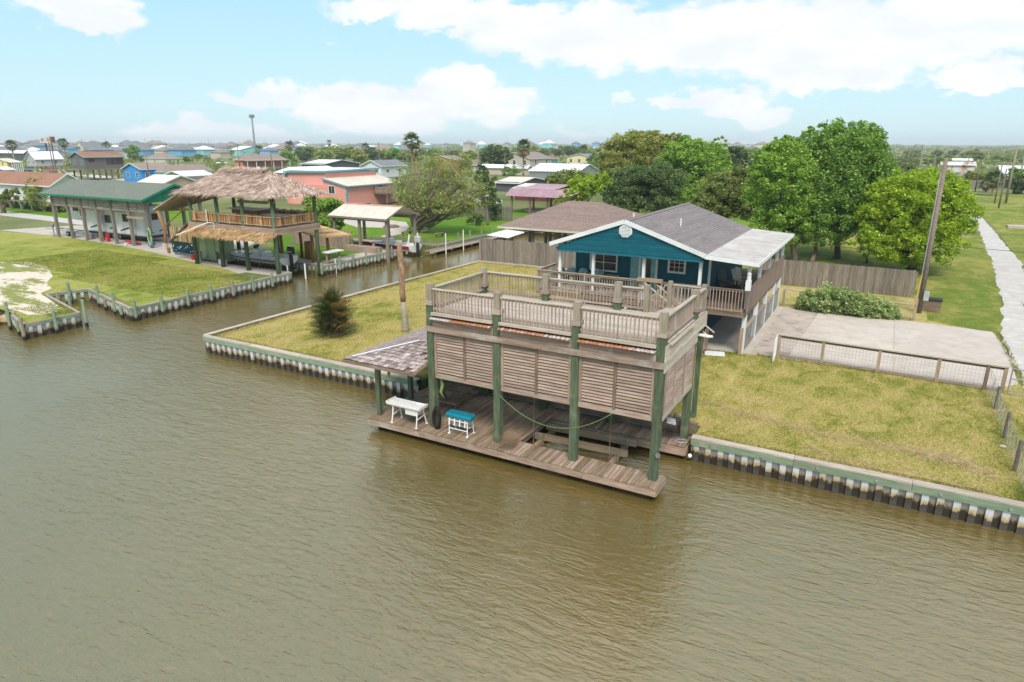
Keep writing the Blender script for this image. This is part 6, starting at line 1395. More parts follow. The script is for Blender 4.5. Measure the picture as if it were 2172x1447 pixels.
# ================================================================== NEIGHBOURHOOD HOUSES
def corner(uc, vb): return G(uc, vb)
def far_house(label, uc, vb, ul, ur, ve, vr, wall, roof, kind='gable_y', lift=0.0, nx=2, ny=3, over=.4, trim='white_paint', wz=.0, cat='house', posts=True, door=False, porch=None, name='house', group=None, win_w=.9, win_h=1.1, roof_over=None, storeys=1):
    """box house standing on the ground point under picture point (uc, vb), its other corners at ul (left) and ur (right), eaves at ve, ridge at vr"""
    c = G(uc, vb); cx, cy = c.x, c.y; x0 = PY(ul, vb, cy).x; y1 = PX(ur, vb, cx).y; wx, ly = min(max(cx-x0, 3.0), 45), min(max(y1-cy, 3.0), 60); x0, y1 = cx-wx, cy+ly
    ze = max(ZH(cx, cy, ve), GZ+2.0+lift); h = thing(name, label, cat, (cx, cy, GZ), group); zf = GZ+lift
    q = MB(); q.box((x0, cy, zf), (cx, y1, ze)); q.obj('wall', wall, h)
    o = over
    if kind in ('gable_y', 'gable_x', 'hip'):
        mx, my = (x0+cx)/2, (cy+y1)/2
        zr = max(ZH(mx if kind != 'gable_x' else cx, cy if kind == 'gable_y' else my, vr), ze+.5); zr = min(zr, ze+.38*min(wx, ly)+.4)
        q = MB(); X0, X1_, Y0, Y1_ = x0-o, cx+o, cy-o, y1+o; zl = ze-.08
        if kind == 'gable_y':
            q.slab([(X1_, Y0, zl), (X1_, Y1_, zl), (mx, Y1_, zr), (mx, Y0, zr)], .14); q.slab([(X0, Y1_, zl), (X0, Y0, zl), (mx, Y0, zr), (mx, Y1_, zr)], .14)
            g = MB(); g.prism([(x0, ze), (cx, ze), (mx, zr-.16)], cy+.01, y1-.01, 'y'); g.obj('gable_wall', wall, h)
            for a, b in (((X0, Y0-.02, zl-.05), (mx, Y0-.02, zr-.05)), ((mx, Y0-.02, zr-.05), (X1_, Y0-.02, zl-.05))): board(h, 'barge_board', a, b, .05, .18, trim)
            board(h, 'fascia_board', (X1_+.02, Y0, zl-.05), (X1_+.02, Y1_, zl-.05), .05, .18, trim)
        elif kind == 'gable_x':
            q.slab([(X0, Y0, zl), (X1_, Y0, zl), (X1_, my, zr), (X0, my, zr)], .14); q.slab([(X1_, Y1_, zl), (X0, Y1_, zl), (X0, my, zr), (X1_, my, zr)], .14)
            g = MB(); g.prism([(cy, ze), (y1, ze), (my, zr-.16)], x0+.01, cx-.01, 'x'); g.obj('gable_wall', wall, h)
            for a, b in (((X1_+.02, Y0, zl-.05), (X1_+.02, my, zr-.05)), ((X1_+.02, my, zr-.05), (X1_+.02, Y1_, zl-.05))): board(h, 'barge_board', a, b, .05, .18, trim)
            board(h, 'fascia_board', (X0, Y0-.02, zl-.05), (X1_, Y0-.02, zl-.05), .05, .18, trim)
        else:
            s = min(wx, ly)/2+o
            if wx >= ly: a, b = (X0+s, my, zr), (X1_-s, my, zr)
            else: a, b = (mx, Y0+s, zr), (mx, Y1_-s, zr)
            A, B, C, D = (X0, Y0, zl), (X1_, Y0, zl), (X1_, Y1_, zl), (X0, Y1_, zl)
            if wx >= ly: q.add([A, B, C, D, a, b], [(0, 1, 5, 4), (1, 2, 5), (2, 3, 4, 5), (3, 0, 4), (3, 2, 1, 0)])
            else: q.add([A, B, C, D, a, b], [(0, 1, 4), (1, 2, 5, 4), (2, 3, 5), (3, 0, 4, 5), (3, 2, 1, 0)])
            board(h, 'fascia_board', (X1_+.02, Y0, zl-.05), (X1_+.02, Y1_, zl-.05), .05, .18, trim); board(h, 'fascia_board', (X0, Y0-.02, zl-.05), (X1_, Y0-.02, zl-.05), .05, .18, trim)
        q.obj('roof', roof, h)
    else:
        zr = ZH(cx-wx/2, cy+ly/2, vr); q = MB(); q.add([(x0-o, cy-o, ze), (cx+o, cy-o, ze), (cx+o, y1+o, max(zr, ze)), (x0-o, y1+o, max(zr, ze)), (x0-o, cy-o, ze+.2), (cx+o, cy-o, ze+.2), (cx+o, y1+o, max(zr, ze)+.2), (x0-o, y1+o, max(zr, ze)+.2)], BOX); q.obj('roof', roof, h)
    for s in range(storeys):
        zc = zf+(ze-zf)*((s+.55)/storeys)+wz
        for i in range(nx): win(h, 'y', (x0+wx*(i+.5)/nx, cy, zc), win_w, win_h, .05, trim, 1 if wx > 14 else 2, 2, glass='glass_dark')
        for i in range(ny): win(h, 'x', (cx, cy+ly*(i+.5)/ny, zc), win_w, win_h, .05, trim, 1 if ly > 14 else 2, 2, glass='glass_dark')
    if door: q = MB(); q.box((cx, cy+ly*.45, zf), (cx+.06, cy+ly*.45+1, zf+2.1)); q.obj('door', trim, h)
    if lift > .8 and posts:
        k1, k2 = max(2, int(wx/3)), max(2, int(ly/3.2))
        for i in range(k1+1):
            for j in range(k2+1): x, y = x0+.2+(wx-.4)*i/k1, cy+.2+(ly-.4)*j/k2; board(h, 'stilt', (x, y, GZ-.1), (x, y, zf), .32, .32, 'stilt', up=(0, 1, 0))
        board(h, 'floor_beam', (x0, cy+.02, zf-.15), (cx, cy+.02, zf-.15), .1, .3, 'stilt'); board(h, 'floor_beam', (cx-.02, cy, zf-.15), (cx-.02, y1, zf-.15), .1, .3, 'stilt')
    if porch:
        d, pm = porch; q = MB(); q.slab([(cx+o, cy-o, ze-.1), (cx+d, cy-o, ze-.45), (cx+d, y1+o, ze-.45), (cx+o, y1+o, ze-.1)], .12); q.obj('porch_roof', roof, h)
        for j in range(6): y = cy+ly*j/5; board(h, 'porch_post', (cx+d-.2, y, GZ), (cx+d-.2, y, ze-.5), .2, .2, trim, up=(0, 1, 0))
        board(h, 'porch_floor', (cx+d/2, cy, zf-.08), (cx+d/2, y1, zf-.08), d, .16, 'wood_brown'); board(h, 'porch_rail', (cx+d-.2, cy, zf+.95), (cx+d-.2, y1, zf+.95), .06, .08, trim)
        for j in range(20): y = cy+ly*(j+.5)/20; board(h, 'baluster', (cx+d-.2, y, zf), (cx+d-.2, y, zf+.95), .06, .05, trim, up=(0, 1, 0))
    return h, (x0, cx, cy, y1, zf, ze)
# --- pink house with blue trim
ph = thing('house', 'salmon pink house with turquoise trim and a pale lean-to roof behind the thatched bar', 'house', (-80, 86, GZ))
cx, cy = -80.0, 86.4; xa = PY(645, 400, cy).x; yb = PX(842, 400, cx).y; zc = ZH(cx, cy, 395)
q = MB(); q.box((xa, cy, GZ), (cx, yb, zc)); q.obj('wall', 'pink_siding', ph)
for j in range(18):
    z = GZ+.12+(zc-GZ)*j/18; z2 = (zc-GZ)/18
    board(ph, 'siding_board', (cx+.02, cy, z), (cx+.02, yb, z), .03, z2+.01, 'pink_siding', up=(.12, 0, 1)); board(ph, 'siding_board', (xa, cy-.02, z), (cx, cy-.02, z), .03, z2+.01, 'pink_siding', up=(0, -.12, 1))
xm = PY(700, 380, cy).x; zt_ = zc+1.15
pB = (cx-5.2)
q = MB(); q.slab([(cx+.5, cy-.3, zc), (cx+.5, yb+.8, zc), (pB, yb+.8, zt_), (pB, cy-.3, zt_)], .12); q.obj('lean_to_roof', 'cream_metal', ph)
k = 16
for j in range(k+1): y = cy-.3+(yb+1.1-cy)*j/k; board(ph, 'roof_rib', (cx+.5, y, zc+.03), (pB, y, zt_+.03), .05, .05, 'cream_metal')
board(ph, 'barge_board', (cx+.5, cy-.33, zc-.05), (pB, cy-.33, zt_-.05), .05, .25, 'blue_trim'); board(ph, 'fascia_board', (cx+.52, cy-.3, zc-.07), (cx+.52, yb+.8, zc-.07), .05, .2, 'blue_trim')
q = MB(); q.prism([(cy, zc)] and [(pB, zc), (cx, zc), (pB, zt_-.1)], cy+.0, cy+.1, 'y'); q.obj('gable_wall', 'pink_siding', ph)
z3 = ZH(pB, cy+3, 364); xl2 = PY(612, 378, cy+1).x
q = MB(); q.box((pB-9, cy+.6, GZ), (pB, yb+.5, z3-.15)); q.obj('upper_wall', 'pink_siding', ph)
q = MB(); q.add([(pB-9.5, cy+.2, z3-.3), (pB+.4, cy+.2, z3-.1), (pB+.4, yb+1, z3), (pB-9.5, yb+1, z3-.2), (pB-9.5, cy+.2, z3+.0), (pB+.4, cy+.2, z3+.2), (pB+.4, yb+1, z3+.3), (pB-9.5, yb+1, z3+.1)], BOX); q.obj('upper_roof', 'blue_trim', ph)
q = MB(); q.box((pB-9.45, cy+.3, z3+.11), (pB+.35, yb+.95, z3+.24)); q.obj('roof_deck', 'white_metal', ph)
q = MB(); q.box((xl2, cy+.3, GZ), (pB-9, yb-2, z3-1.3)); q.obj('side_wall', 'pink_siding', ph); q = MB(); q.beam((xl2-.4, cy+.2, z3-1.3), (pB-8.8, cy+.2, z3-.25), .3, .2); q.beam((xl2-.4, yb-2, z3-1.3), (pB-8.8, yb-2, z3-.25), .3, .2); q.obj('side_roof_edge', 'blue_trim', ph)
q = MB(); q.slab([(xl2-.4, cy+.1, z3-1.15), (pB-8.9, cy+.1, z3-.1), (pB-8.9, yb-2, z3-.1), (xl2-.4, yb-2, z3-1.15)], .1); q.obj('side_roof', 'white_metal', ph)
for (u, v) in ((704, 403),): p_ = PY(u, v, cy); win(ph, 'y', (p_.x, cy-.04, p_.z), 1.3, 1.25, .06, 'white_paint', 2, 1)
p_ = PX(778, 436, cx); win(ph, 'x', (cx+.04, p_.y, p_.z), 1.8, .7, .06, 'blue_trim', 3, 1); p_ = PX(806, 398, cx); win(ph, 'x', (cx+.04, p_.y, p_.z), .9, .9, .06, 'white_paint', 2, 1)
board(ph, 'corner_trim', (cx+.05, cy-.05, GZ), (cx+.05, cy-.05, zc), .22, .22, 'blue_trim', up=(0, 1, 0))
q = MB(); y_ = PX(793, 430, cx).y; q.box((cx+.05, y_, 2.9), (cx+3, y_+5, 3.1)); q.obj('balcony', 'wood_brown', ph)
for j in range(12): board(ph, 'baluster', (cx+2.95, y_+.2+.42*j, 3.1), (cx+2.95, y_+.2+.42*j, 4.2), .06, .3, 'wood_fascia', up=(0, 1, 0))
for j in range(7): board(ph, 'baluster', (cx+.3+.42*j, y_, 3.1), (cx+.3+.42*j, y_, 4.2), .3, .06, 'wood_fascia', up=(0, 1, 0))
for y in (y_+.2, y_+4.8): board(ph, 'post', (cx+2.9, y, GZ), (cx+2.9, y, 2.9), .2, .2, 'wood_brown', up=(0, 1, 0))

H_ = far_house
H_('white board house with a rusty brown roof behind the big bush at the left edge', 118, 452, -60, 190, 394, 368, 'wall_white', 'shingle_red', 'gable_x', lift=1.6, nx=4, ny=0, win_w=.9)
hh, e = H_('weathered grey board house on tall braced stilts with an orange brown roof', 187, 383, 158, 269, 333, 322, 'grey_board', 'shingle_red', 'gable_y', lift=3.1, nx=2, ny=0, trim='wall_aqua')
x0, cx, cy, y1, zf, ze = e
for i, f in enumerate((.17, .62, .76, .90)):
    q = MB(); y = cy+(y1-cy)*f; q.box((cx-.02, y-(.9 if i else .8), zf+(1.1 if i else 1.9)), (cx+.04, y+(.9 if i else .8), ze-.5)); q.obj('opening', 'glass_purple', hh)
for j in range(6):
    y = cy+(y1-cy)*j/5
    for s in (-1, 1): board(hh, 'brace', (cx-.1, y, zf-1.7), (cx-.1, min(max(y+s*1.7, cy), y1), zf-.1), .18, .18, 'stilt')
q = MB(); q.box((x0-1, cy-5.5, zf-.2), (cx-.5, cy, zf)); q.obj('side_deck', 'stilt', hh)
for j in range(18): board(hh, 'baluster', (x0-1+.55*j, cy-5.5, zf), (x0-1+.55*j, cy-5.5, zf+1), .12, .06, 'stilt', up=(0, 1, 0))
for s in (0, 1.3): board(hh, 'stair_stringer', (cx-1.5, cy-5.5-s, zf), (cx+3.5, cy-5.5-s, GZ), .1, .4, 'wood_deck')
q = MB(); q.box((x0-1, cy-7.6, GZ), (x0+2.5, cy-5.6, zf-.2)); q.obj('stair_enclosure', 'stilt', hh)
H_('bright blue house with white windows beside the grey stilt house', 303, 388, 265, 374, 359, 346, 'wall_blue', 'shingle_tan', 'gable_y', nx=2, ny=3, trim='white_paint', win_w=1.0, win_h=1.3)
H_('low house with a broad brown hip roof and turquoise trim behind the bright blue house', 352, 392, 340, 452, 364, 344, 'wall_white', 'shingle_tan', 'hip', nx=1, ny=4, trim='wall_aqua')
H_('white metal roofed low building between the brown hip roof and the thatch', 395, 403, 352, 455, 373, 363, 'wall_grey', 'white_metal', 'gable_y', nx=0, ny=0)
H_('long off-white metal roofed shed just behind the green carport', 350, 425, 298, 425, 389, 372, 'wall_tan', 'cream_metal', 'gable_x', nx=0, ny=0, over=.3, cat='shed', name='shed')
H_('yellow two storey house with a balcony at the left edge', 20, 372, -15, 38, 341, 336, 'wall_yellow', 'cream_metal', 'gable_y', nx=2, ny=1, storeys=2, trim='white_paint', porch=(3.2, None))
H_('small turquoise shed in front of the yellow house', 12, 374, -20, 20, 361, 354, 'wall_teal', 'white_metal', 'gable_y', nx=1, ny=0, cat='shed', name='shed')
H_('pale grey gabled house with a bright white metal roof on short stilts', 79, 362, 60, 137, 338, 319, 'wall_grey', 'white_metal', 'gable_y', lift=1.6, nx=2, ny=2)
H_('long low building with a white metal roof at the far left', 55, 345, -60, 66, 325, 319, 'metal_charcoal', 'white_metal', 'gable_x', nx=0, ny=0)
H_('cream sided two storey house with a charcoal roof beyond the grey stilt house', 178, 326, 163, 236, 313, 301, 'wall_paleyellow', 'shingle_grey', 'gable_y', nx=1, ny=4)
H_('small dark gabled house left of the cream house with the charcoal roof', 160, 325, 145, 168, 315, 309, 'wall_brown', 'shingle_grey', 'gable_y', nx=1, ny=1)
H_('pale blue roofed cottage with a yellow wall behind the utility pole', 95, 322, 83, 135, 315, 309, 'wall_yellow', 'wall_skyblue', 'hip', nx=1, ny=2)
H_('coral house with a grey roof near the billboard', 62, 319, 42, 98, 311, 304, 'wall_coral', 'shingle_grey', 'hip', nx=2, ny=2)
H_('grey house at the far left skyline', 28, 319, -10, 42, 310, 303, 'wall_grey', 'shingle_grey', 'hip', nx=2, ny=2)
H_('vivid blue two storey house with a grey hip roof on the skyline', 290, 326, 262, 320, 312, 299, 'wall_blue', 'shingle_grey', 'hip', nx=2, ny=2, storeys=2)
H_('pale blue house left of the vivid blue house on the skyline', 255, 323, 236, 264, 312, 305, 'wall_skyblue', 'white_metal', 'hip', nx=2, ny=1)
H_('aqua house with a grey roof right of the vivid blue house', 340, 323, 320, 356, 311, 303, 'wall_aqua', 'shingle_grey', 'hip', nx=2, ny=2)
H_('navy blue and brown two storey house on the skyline', 380, 330, 357, 413, 314, 304, 'navy_paint', 'shingle_grey', 'hip', lift=2.4, nx=2, ny=3)
H_('tan hip roofed cream house with a dark bush in front', 352, 350, 308, 388, 336, 325, 'wall_cream', 'shingle_tan', 'hip', nx=1, ny=2)
H_('grey gabled house right of the navy house', 428, 323, 413, 460, 313, 305, 'wall_grey', 'shingle_grey', 'gable_y', nx=2, ny=3)
H_('long white flat building in the middle distance', 430, 336, 412, 484, 319, 317, 'wall_white', 'white_metal', 'flat', nx=0, ny=4)
H_('grey hip roofed house above the white flat building', 475, 322, 455, 500, 312, 304, 'wall_grey', 'shingle_grey', 'hip', nx=2, ny=2)
H_('aqua and purple building with a white gable roof in the middle distance', 510, 331, 486, 566, 318, 310, 'wall_aqua', 'white_metal', 'gable_x', nx=1, ny=3)
H_('long teal building with a grey roof behind the aqua and purple one', 560, 326, 520, 610, 313, 307, 'wall_teal', 'shingle_grey', 'gable_x', nx=2, ny=3)
H_('coral house with a white columned porch above the thatched roof', 516, 362, 500, 606, 339, 327, 'wall_coral', 'shingle_tan', 'hip', nx=0, ny=5, porch=(3.0, None), over=.6)
H_('charcoal metal building with a white roof behind the pink house', 687, 368, 641, 762, 348, 339, 'metal_charcoal', 'white_metal', 'gable_x', nx=0, ny=0, cat='shed', name='metal_building')
H_('low white roofed building between the thatch and the pink house', 615, 385, 585, 725, 366, 353, 'wall_tan', 'white_metal', 'hip', nx=0, ny=0)
H_('white cottage with a grey roof beside the palm trees', 810, 388, 770, 862, 352, 340, 'wall_white', 'shingle_grey', 'gable_y', lift=1.4, nx=2, ny=2, win_w=1.2, win_h=.8)
H_('tan roofed grey house behind the trees left of the tall palm', 795, 336, 765, 842, 325, 314, 'wall_grey', 'shingle_tan', 'gable_y', nx=1, ny=2)
H_('small sky blue house on the skyline left of the tall palm', 750, 325, 743, 775, 316, 310, 'wall_skyblue', 'white_metal', 'hip', nx=1, ny=1)
H_('beige two storey house with a brown roof behind the skirted palm', 1124, 362, 1058, 1170, 337, 323, 'wall_beige', 'shingle_tan', 'gable_y', nx=3, ny=2, storeys=1, wz=.6, win_w=1.2, win_h=1.6)
H_('teal wing with a rusty roof right of the beige house', 1168, 352, 1160, 1183, 337, 330, 'wall_teal', 'shingle_red', 'hip', nx=1, ny=1)
H_('pale yellow house with a grey roof and a deck left of the gold tree', 1255, 352, 1202, 1282, 333, 326, 'wall_paleyellow', 'shingle_grey', 'gable_y', nx=3, ny=1, win_w=1.2, win_h=1.5)
H_('grey metal building with a pale blue white roof below the yellow house', 1225, 384, 1123, 1268, 364, 348, 'steel', 'white_metal', 'gable_x', nx=0, ny=0, cat='shed', name='metal_building')
H_('low long white roofed building left of the skirted palm', 1118, 372, 1018, 1125, 357, 350, 'wall_beige', 'white_metal', 'gable_x', nx=3, ny=0)
H_('pinkish metal roofed open garage behind the mauve roofed dock', 1100, 408, 1052, 1160, 388, 376, 'metal_charcoal', 'cream_metal', 'gable_x', nx=0, ny=0, cat='garage', name='garage')
H_('maroon walled building behind the mauve roofed dock', 1170, 428, 1092, 1215, 400, 392, 'maroon', 'cream_metal', 'gable_x', nx=0, ny=0, cat='shed', name='shed')
H_('orange brick house half hidden behind the wispy tree', 960, 372, 915, 985, 338, 330, 'wall_coral', 'shingle_tan', 'gable_y', nx=1, ny=1)
H_('tan house roof right of the wispy tree behind the dark pole', 1010, 366, 985, 1032, 350, 338, 'wall_beige', 'shingle_tan', 'hip', nx=1, ny=1)
H_('grey blue roofed house among the trees between the two light green trees', 1600, 352, 1583, 1622, 338, 331, 'wall_grey', 'shingle_grey', 'hip', nx=1, ny=1)
def right_house(label, ul, ur, vb, ve, vr, ly, wall, roof, cat='shed', name='metal_building'):
    a = G(ul, vb); b = PY(ur, vb, a.y); ze = ZH(a.x, a.y, ve); zr = max(ze+.3, ZH((a.x+b.x)/2, a.y+ly/2, vr)); h = thing(name, label, cat, (a.x, a.y, GZ)); my = a.y+ly/2
    q = MB(); q.box((a.x, a.y, GZ), (b.x, a.y+ly, ze)); q.obj('wall', wall, h)
    q = MB(); q.slab([(a.x-.4, a.y-.4, ze), (b.x+.4, a.y-.4, ze), (b.x+.4, my, zr), (a.x-.4, my, zr)], .12); q.slab([(b.x+.4, a.y+ly+.4, ze), (a.x-.4, a.y+ly+.4, ze), (a.x-.4, my, zr), (b.x+.4, my, zr)], .12); q.obj('roof', roof, h)
    g = MB(); g.prism([(a.y, ze-.05), (a.y+ly, ze-.05), (my, zr-.15)], a.x+.01, b.x-.01, 'x'); g.obj('gable_wall', wall, h)
    for f in (.2, .5, .8):
        q = MB(); x = a.x+(b.x-a.x)*f; q.box((x-.8, a.y-.05, GZ+.3), (x+.8, a.y, min(ze-.4, GZ+2.6))); q.obj('door', 'steel' if wall != 'wall_white' else 'glass_dark', h)
right_house('rust streaked white metal building behind the yellow green tree', 1992, 2062, 384, 350, 343, 9, 'rust_sheet', 'rust_sheet')
right_house('low white building behind the rust streaked one', 2004, 2060, 352, 340, 336, 9, 'wall_white', 'white_metal')
right_house('large white metal roofed shed at the far right edge', 2124, 2300, 393, 374, 352, 22, 'wall_grey', 'white_metal')
right_house('small white hut with a dark red roof far off at the right', 1928, 1946, 352, 341, 335, 7, 'wall_white', 'maroon', 'house', 'house')
# mauve metal roof over a dock
mv = thing('boat_dock_roof', 'mauve ribbed metal mansard roof on dark posts over a small dock', 'pavilion', (-50, 95, GZ))
Y0 = 91.8; X1 = PY(1187, 420, Y0).x; X0 = PY(1072, 413, Y0).x; E_, T_ = 3.75, 4.75
k = 26
for j in range(k): a, b = X0+(X1-X0)*j/k, X0+(X1-X0)*(j+1)/k; q = MB(); q.add([(a+.02, Y0, E_), (b-.02, Y0, E_), (b-.02, Y0+1.6, T_), (a+.02, Y0+1.6, T_)], [(0, 1, 2, 3)]); q.obj('roof_panel', 'mauve_metal', mv)
q = MB(); q.quad((X1, Y0, E_), (X1, Y0+9, E_), (X1-1.6, Y0+8, T_), (X1-1.6, Y0+1.6, T_)); q.quad((X0, Y0+9, E_), (X0, Y0, E_), (X0+1.6, Y0+1.6, T_), (X0+1.6, Y0+8, T_)); q.quad((X0+1.6, Y0+1.6, T_+.02), (X1-1.6, Y0+1.6, T_+.02), (X1-1.6, Y0+8, T_+.5), (X0+1.6, Y0+8, T_+.5)); q.quad((X0, Y0, E_-.05), (X0, Y0+9, E_-.05), (X1, Y0+9, E_-.05), (X1, Y0, E_-.05)); q.obj('roof', 'mauve_metal', mv)
for x in (X0+.8, X0+4, X0+7, X1-2.2, X1-.7):
    for y in (Y0+.6, Y0+8): board(mv, 'post', (x, y, GZ-.2), (x, y, E_), .26, .26, 'wood_brown', up=(0, 1, 0))
# skyline houses: small, far, alike
grp = 'small far houses along the skyline'
vars_ = []
SKN = ['white', 'sky blue', 'beige', 'aqua', 'grey', 'cream']
for i, (w_, r_) in enumerate((('wall_white', 'shingle_grey'), ('wall_skyblue', 'shingle_grey'), ('wall_beige', 'shingle_tan'), ('wall_aqua', 'white_metal'), ('wall_grey', 'shingle_grey'), ('wall_cream', 'shingle_tan'))):
    o = thing('house', 'tiny distant %s house on the hazy skyline' % SKN[i], 'house', (0, 0, 0), 'tiny %s houses along the skyline' % SKN[i])
    q = MB(); q.box((-6, -5, 2.5 if i % 2 else 0), (6, 5, 7)); q.obj('wall', w_, o)
    q = MB(); q.add([(-6.6, -5.6, 6.9), (6.6, -5.6, 6.9), (6.6, 5.6, 6.9), (-6.6, 5.6, 6.9), (-1.5, 0, 9.6), (1.5, 0, 9.6)], [(0, 1, 5, 4), (1, 2, 5), (2, 3, 4, 5), (3, 0, 4), (3, 2, 1, 0)]); q.obj('roof', r_, o); vars_.append(o)
used = set()
for n_ in range(170):
    if n_ < 110: u = random.uniform(-20, 900); D = random.uniform(480, 1050)
    else: u = random.uniform(840, 1720); D = random.uniform(850, 1700)
    d = sight(u, 316); d.z = 0; d.normalize(); i = n_ % 6; p = d*D; s = random.uniform(.75, 1.15)
    o = vars_[i] if i not in used else copy_tree(vars_[i]); used.add(i)
    o.location = (p.x, p.y, GZ); o.rotation_euler = (0, 0, random.choice((0, pi/2))); o.scale = (s, s, s*random.uniform(.8, 1.1)*(1.25 if D > 850 else .9))

# ================================================================== TREES
tree('tree', 'large bright green spreading tree behind the drive, tallest at the right', tuple(G(1775, 548)), [ell(1770, 395, 105, 120, 70.5), ell(1800, 320, 72, 62, 70.5), ell(1835, 400, 52, 80, 70.5), ell(1745, 470, 95, 45, 69), ell(1700, 335, 55, 52, 71), ell(1845, 300, 18, 26, 70.5), ell(1730, 290, 30, 26, 71)], 'leaf_green', 90000, .125, trunk=.30, limbs=18, clump=.17, per=75)
tree('tree', 'bright green tree left of the tallest one, leaning trunk by the porch roof', tuple(G(1685, 555)), [ell(1655, 400, 68, 95, 66.5), ell(1640, 340, 45, 38, 66.5), ell(1655, 480, 60, 45, 66), ell(1690, 440, 50, 60, 67), ell(1665, 302, 24, 20, 66.5)], 'leaf_bright', 56000, .125, trunk=.26, limbs=14, clump=.18, per=75)
tree('tree', 'yellow green round crowned tree beside the utility pole', tuple(G(1935, 572)), [ell(1945, 450, 105, 66, 66), ell(1960, 400, 78, 42, 66.5), ell(1885, 470, 62, 45, 65.5), ell(2015, 460, 52, 50, 66.5), ell(1940, 520, 88, 42, 65), ell(1880, 410, 40, 30, 67), ell(1860, 520, 38, 28, 65)], 'leaf_lime', 70000, .12, trunk=.22, limbs=14, clump=.18, forks=3, per=75)
tree('tree', 'small slender yellow green tree left of the round crowned one', tuple(G(1838, 558)), [ell(1850, 515, 38, 22, 62), ell(1840, 500, 22, 18, 62)], 'leaf_lime', 3500, .13, trunk=.08, limbs=6, clump=.3)
tree('tree', 'dark trunked tree in the shade between the two big trees', tuple(G(1722, 560)), [ell(1735, 470, 50, 30, 74)], 'leaf_green', 7000, .16, trunk=.2, limbs=6)
tree('tree', 'light green tree standing tall in the middle behind the teal house', (-34, 104, GZ), [ell(1470, 365, 68, 62, 104), ell(1450, 320, 44, 30, 104), ell(1525, 310, 16, 22, 104), ell(1515, 350, 38, 40, 104), ell(1420, 350, 28, 34, 104), ell(1440, 430, 45, 30, 100)], 'leaf_bright', 44000, .19, trunk=.35, limbs=12, clump=.19)
tree('tree', 'wide gold tinged oak on the skyline left of the light green tree', (-58, 140, GZ), [ell(1350, 325, 72, 40, 140), ell(1425, 302, 32, 18, 140), ell(1300, 335, 36, 32, 140), ell(1370, 300, 50, 20, 140), ell(1330, 365, 50, 25, 138)], 'leaf_gold', 38000, .24, trunk=.4, limbs=10, clump=.2)
tree('tree', 'dark green oak behind the brown roofed boathouse', (-37, 92, GZ), [ell(1350, 398, 72, 45, 92), ell(1400, 390, 55, 45, 92), ell(1330, 430, 50, 25, 90), ell(1300, 395, 30, 30, 92), ell(1400, 435, 50, 20, 90)], 'leaf_dark', 44000, .16, trunk=.35, limbs=8, clump=.2)
tree('tree', 'olive green oak directly behind the teal house ridge', (-19, 84, GZ), [ell(1545, 415, 62, 45, 84), ell(1510, 440, 50, 30, 83), ell(1590, 420, 45, 50, 84), ell(1560, 380, 45, 25, 85)], 'leaf_olive', 42000, .15, trunk=.3, limbs=8, clump=.2)
tree('tree', 'dark tree far behind between the light green tree and the big one', (-35, 190, GZ), [ell(1562, 335, 26, 20, 190), ell(1545, 345, 20, 16, 190), ell(1580, 350, 24, 12, 188)], 'leaf_dark', 7000, .38, trunk=.4, limbs=4)
tree('tree', 'small yellow green tree peeking over the brown hip roof', (-34, 80, GZ), [ell(1240, 395, 38, 26, 80), ell(1215, 412, 26, 14, 79), ell(1275, 385, 22, 18, 81), ell(1192, 425, 16, 10, 78)], 'leaf_lime', 9000, .17, trunk=.15, limbs=6, clump=.25)
tree('tree', 'low olive tree behind the mauve metal roof', (-45, 105, GZ), [ell(1210, 382, 42, 18, 105), ell(1175, 385, 22, 14, 105)], 'leaf_olive', 9000, .2, trunk=.15, limbs=5)
tree('tree', 'dark round tree on the skyline left of the skirted palm', (-135, 220, GZ), [ell(1052, 328, 30, 20, 220), ell(1075, 335, 20, 14, 220)], 'leaf_dark', 7000, .45, trunk=.4, limbs=4)
tree('bush', 'small round green bush by the skirted palm', tuple(G(1085, 374)), [ell(1084, 363, 19, 10, G(1085, 374).y)], 'leaf_green', 2500, .22, trunk=.1, limbs=3, cat='bush')
tree('tree', 'tall wispy tree with many bare arching twigs on the green yard by the canal', tuple(G(890, 494)), [ell(895, 425, 60, 42, 66), ell(950, 385, 60, 42, 66.5), ell(1000, 415, 38, 42, 66.5), ell(860, 400, 32, 48, 66), ell(950, 435, 60, 26, 65), ell(920, 350, 40, 26, 67), ell(985, 355, 30, 26, 67)], 'leaf_wispy', 21000, .11, trunk=.24, bark='bark_pale', limbs=26, clump=.24, fill=.5, fork_z=.18, forks=3, twigs=190, per=40)
tree('tree', 'dark narrow evergreen behind the wispy tree beside the board fence', tuple(G(1035, 478)), [ell(1030, 405, 22, 42, 82), ell(1045, 440, 18, 22, 81), ell(1020, 370, 16, 20, 82)], 'leaf_dark', 8000, .16, trunk=.15, limbs=5)
tree('tree', 'bright lime green young tree between the thatched bar and the pink house', (-53.5, 56.5, GZ), [ell(690, 450, 40, 28, 56), ell(665, 435, 22, 18, 56), ell(705, 470, 26, 18, 55.5)], 'leaf_bright', 13000, .14, trunk=.10, limbs=9, clump=.28)
tree('bush', 'small dark shrub on the lawn by the board fence', tuple(G(1010, 478)), [ell(1010, 467, 20, 10, G(1010, 478).y)], 'leaf_dark', 2600, .14, trunk=.05, limbs=3, cat='bush')
tree('bush', 'big loose green bush beside the carport at the left', tuple(G(100, 448)), [ell(95, 415, 38, 26, G(100, 448).y), ell(70, 405, 20, 22, G(100, 448).y), ell(120, 430, 20, 18, G(100, 448).y), ell(92, 392, 22, 14, G(100, 448).y+.5)], 'leaf_wispy', 15000, .17, trunk=.12, limbs=9, cat='bush', clump=.3, forks=3)
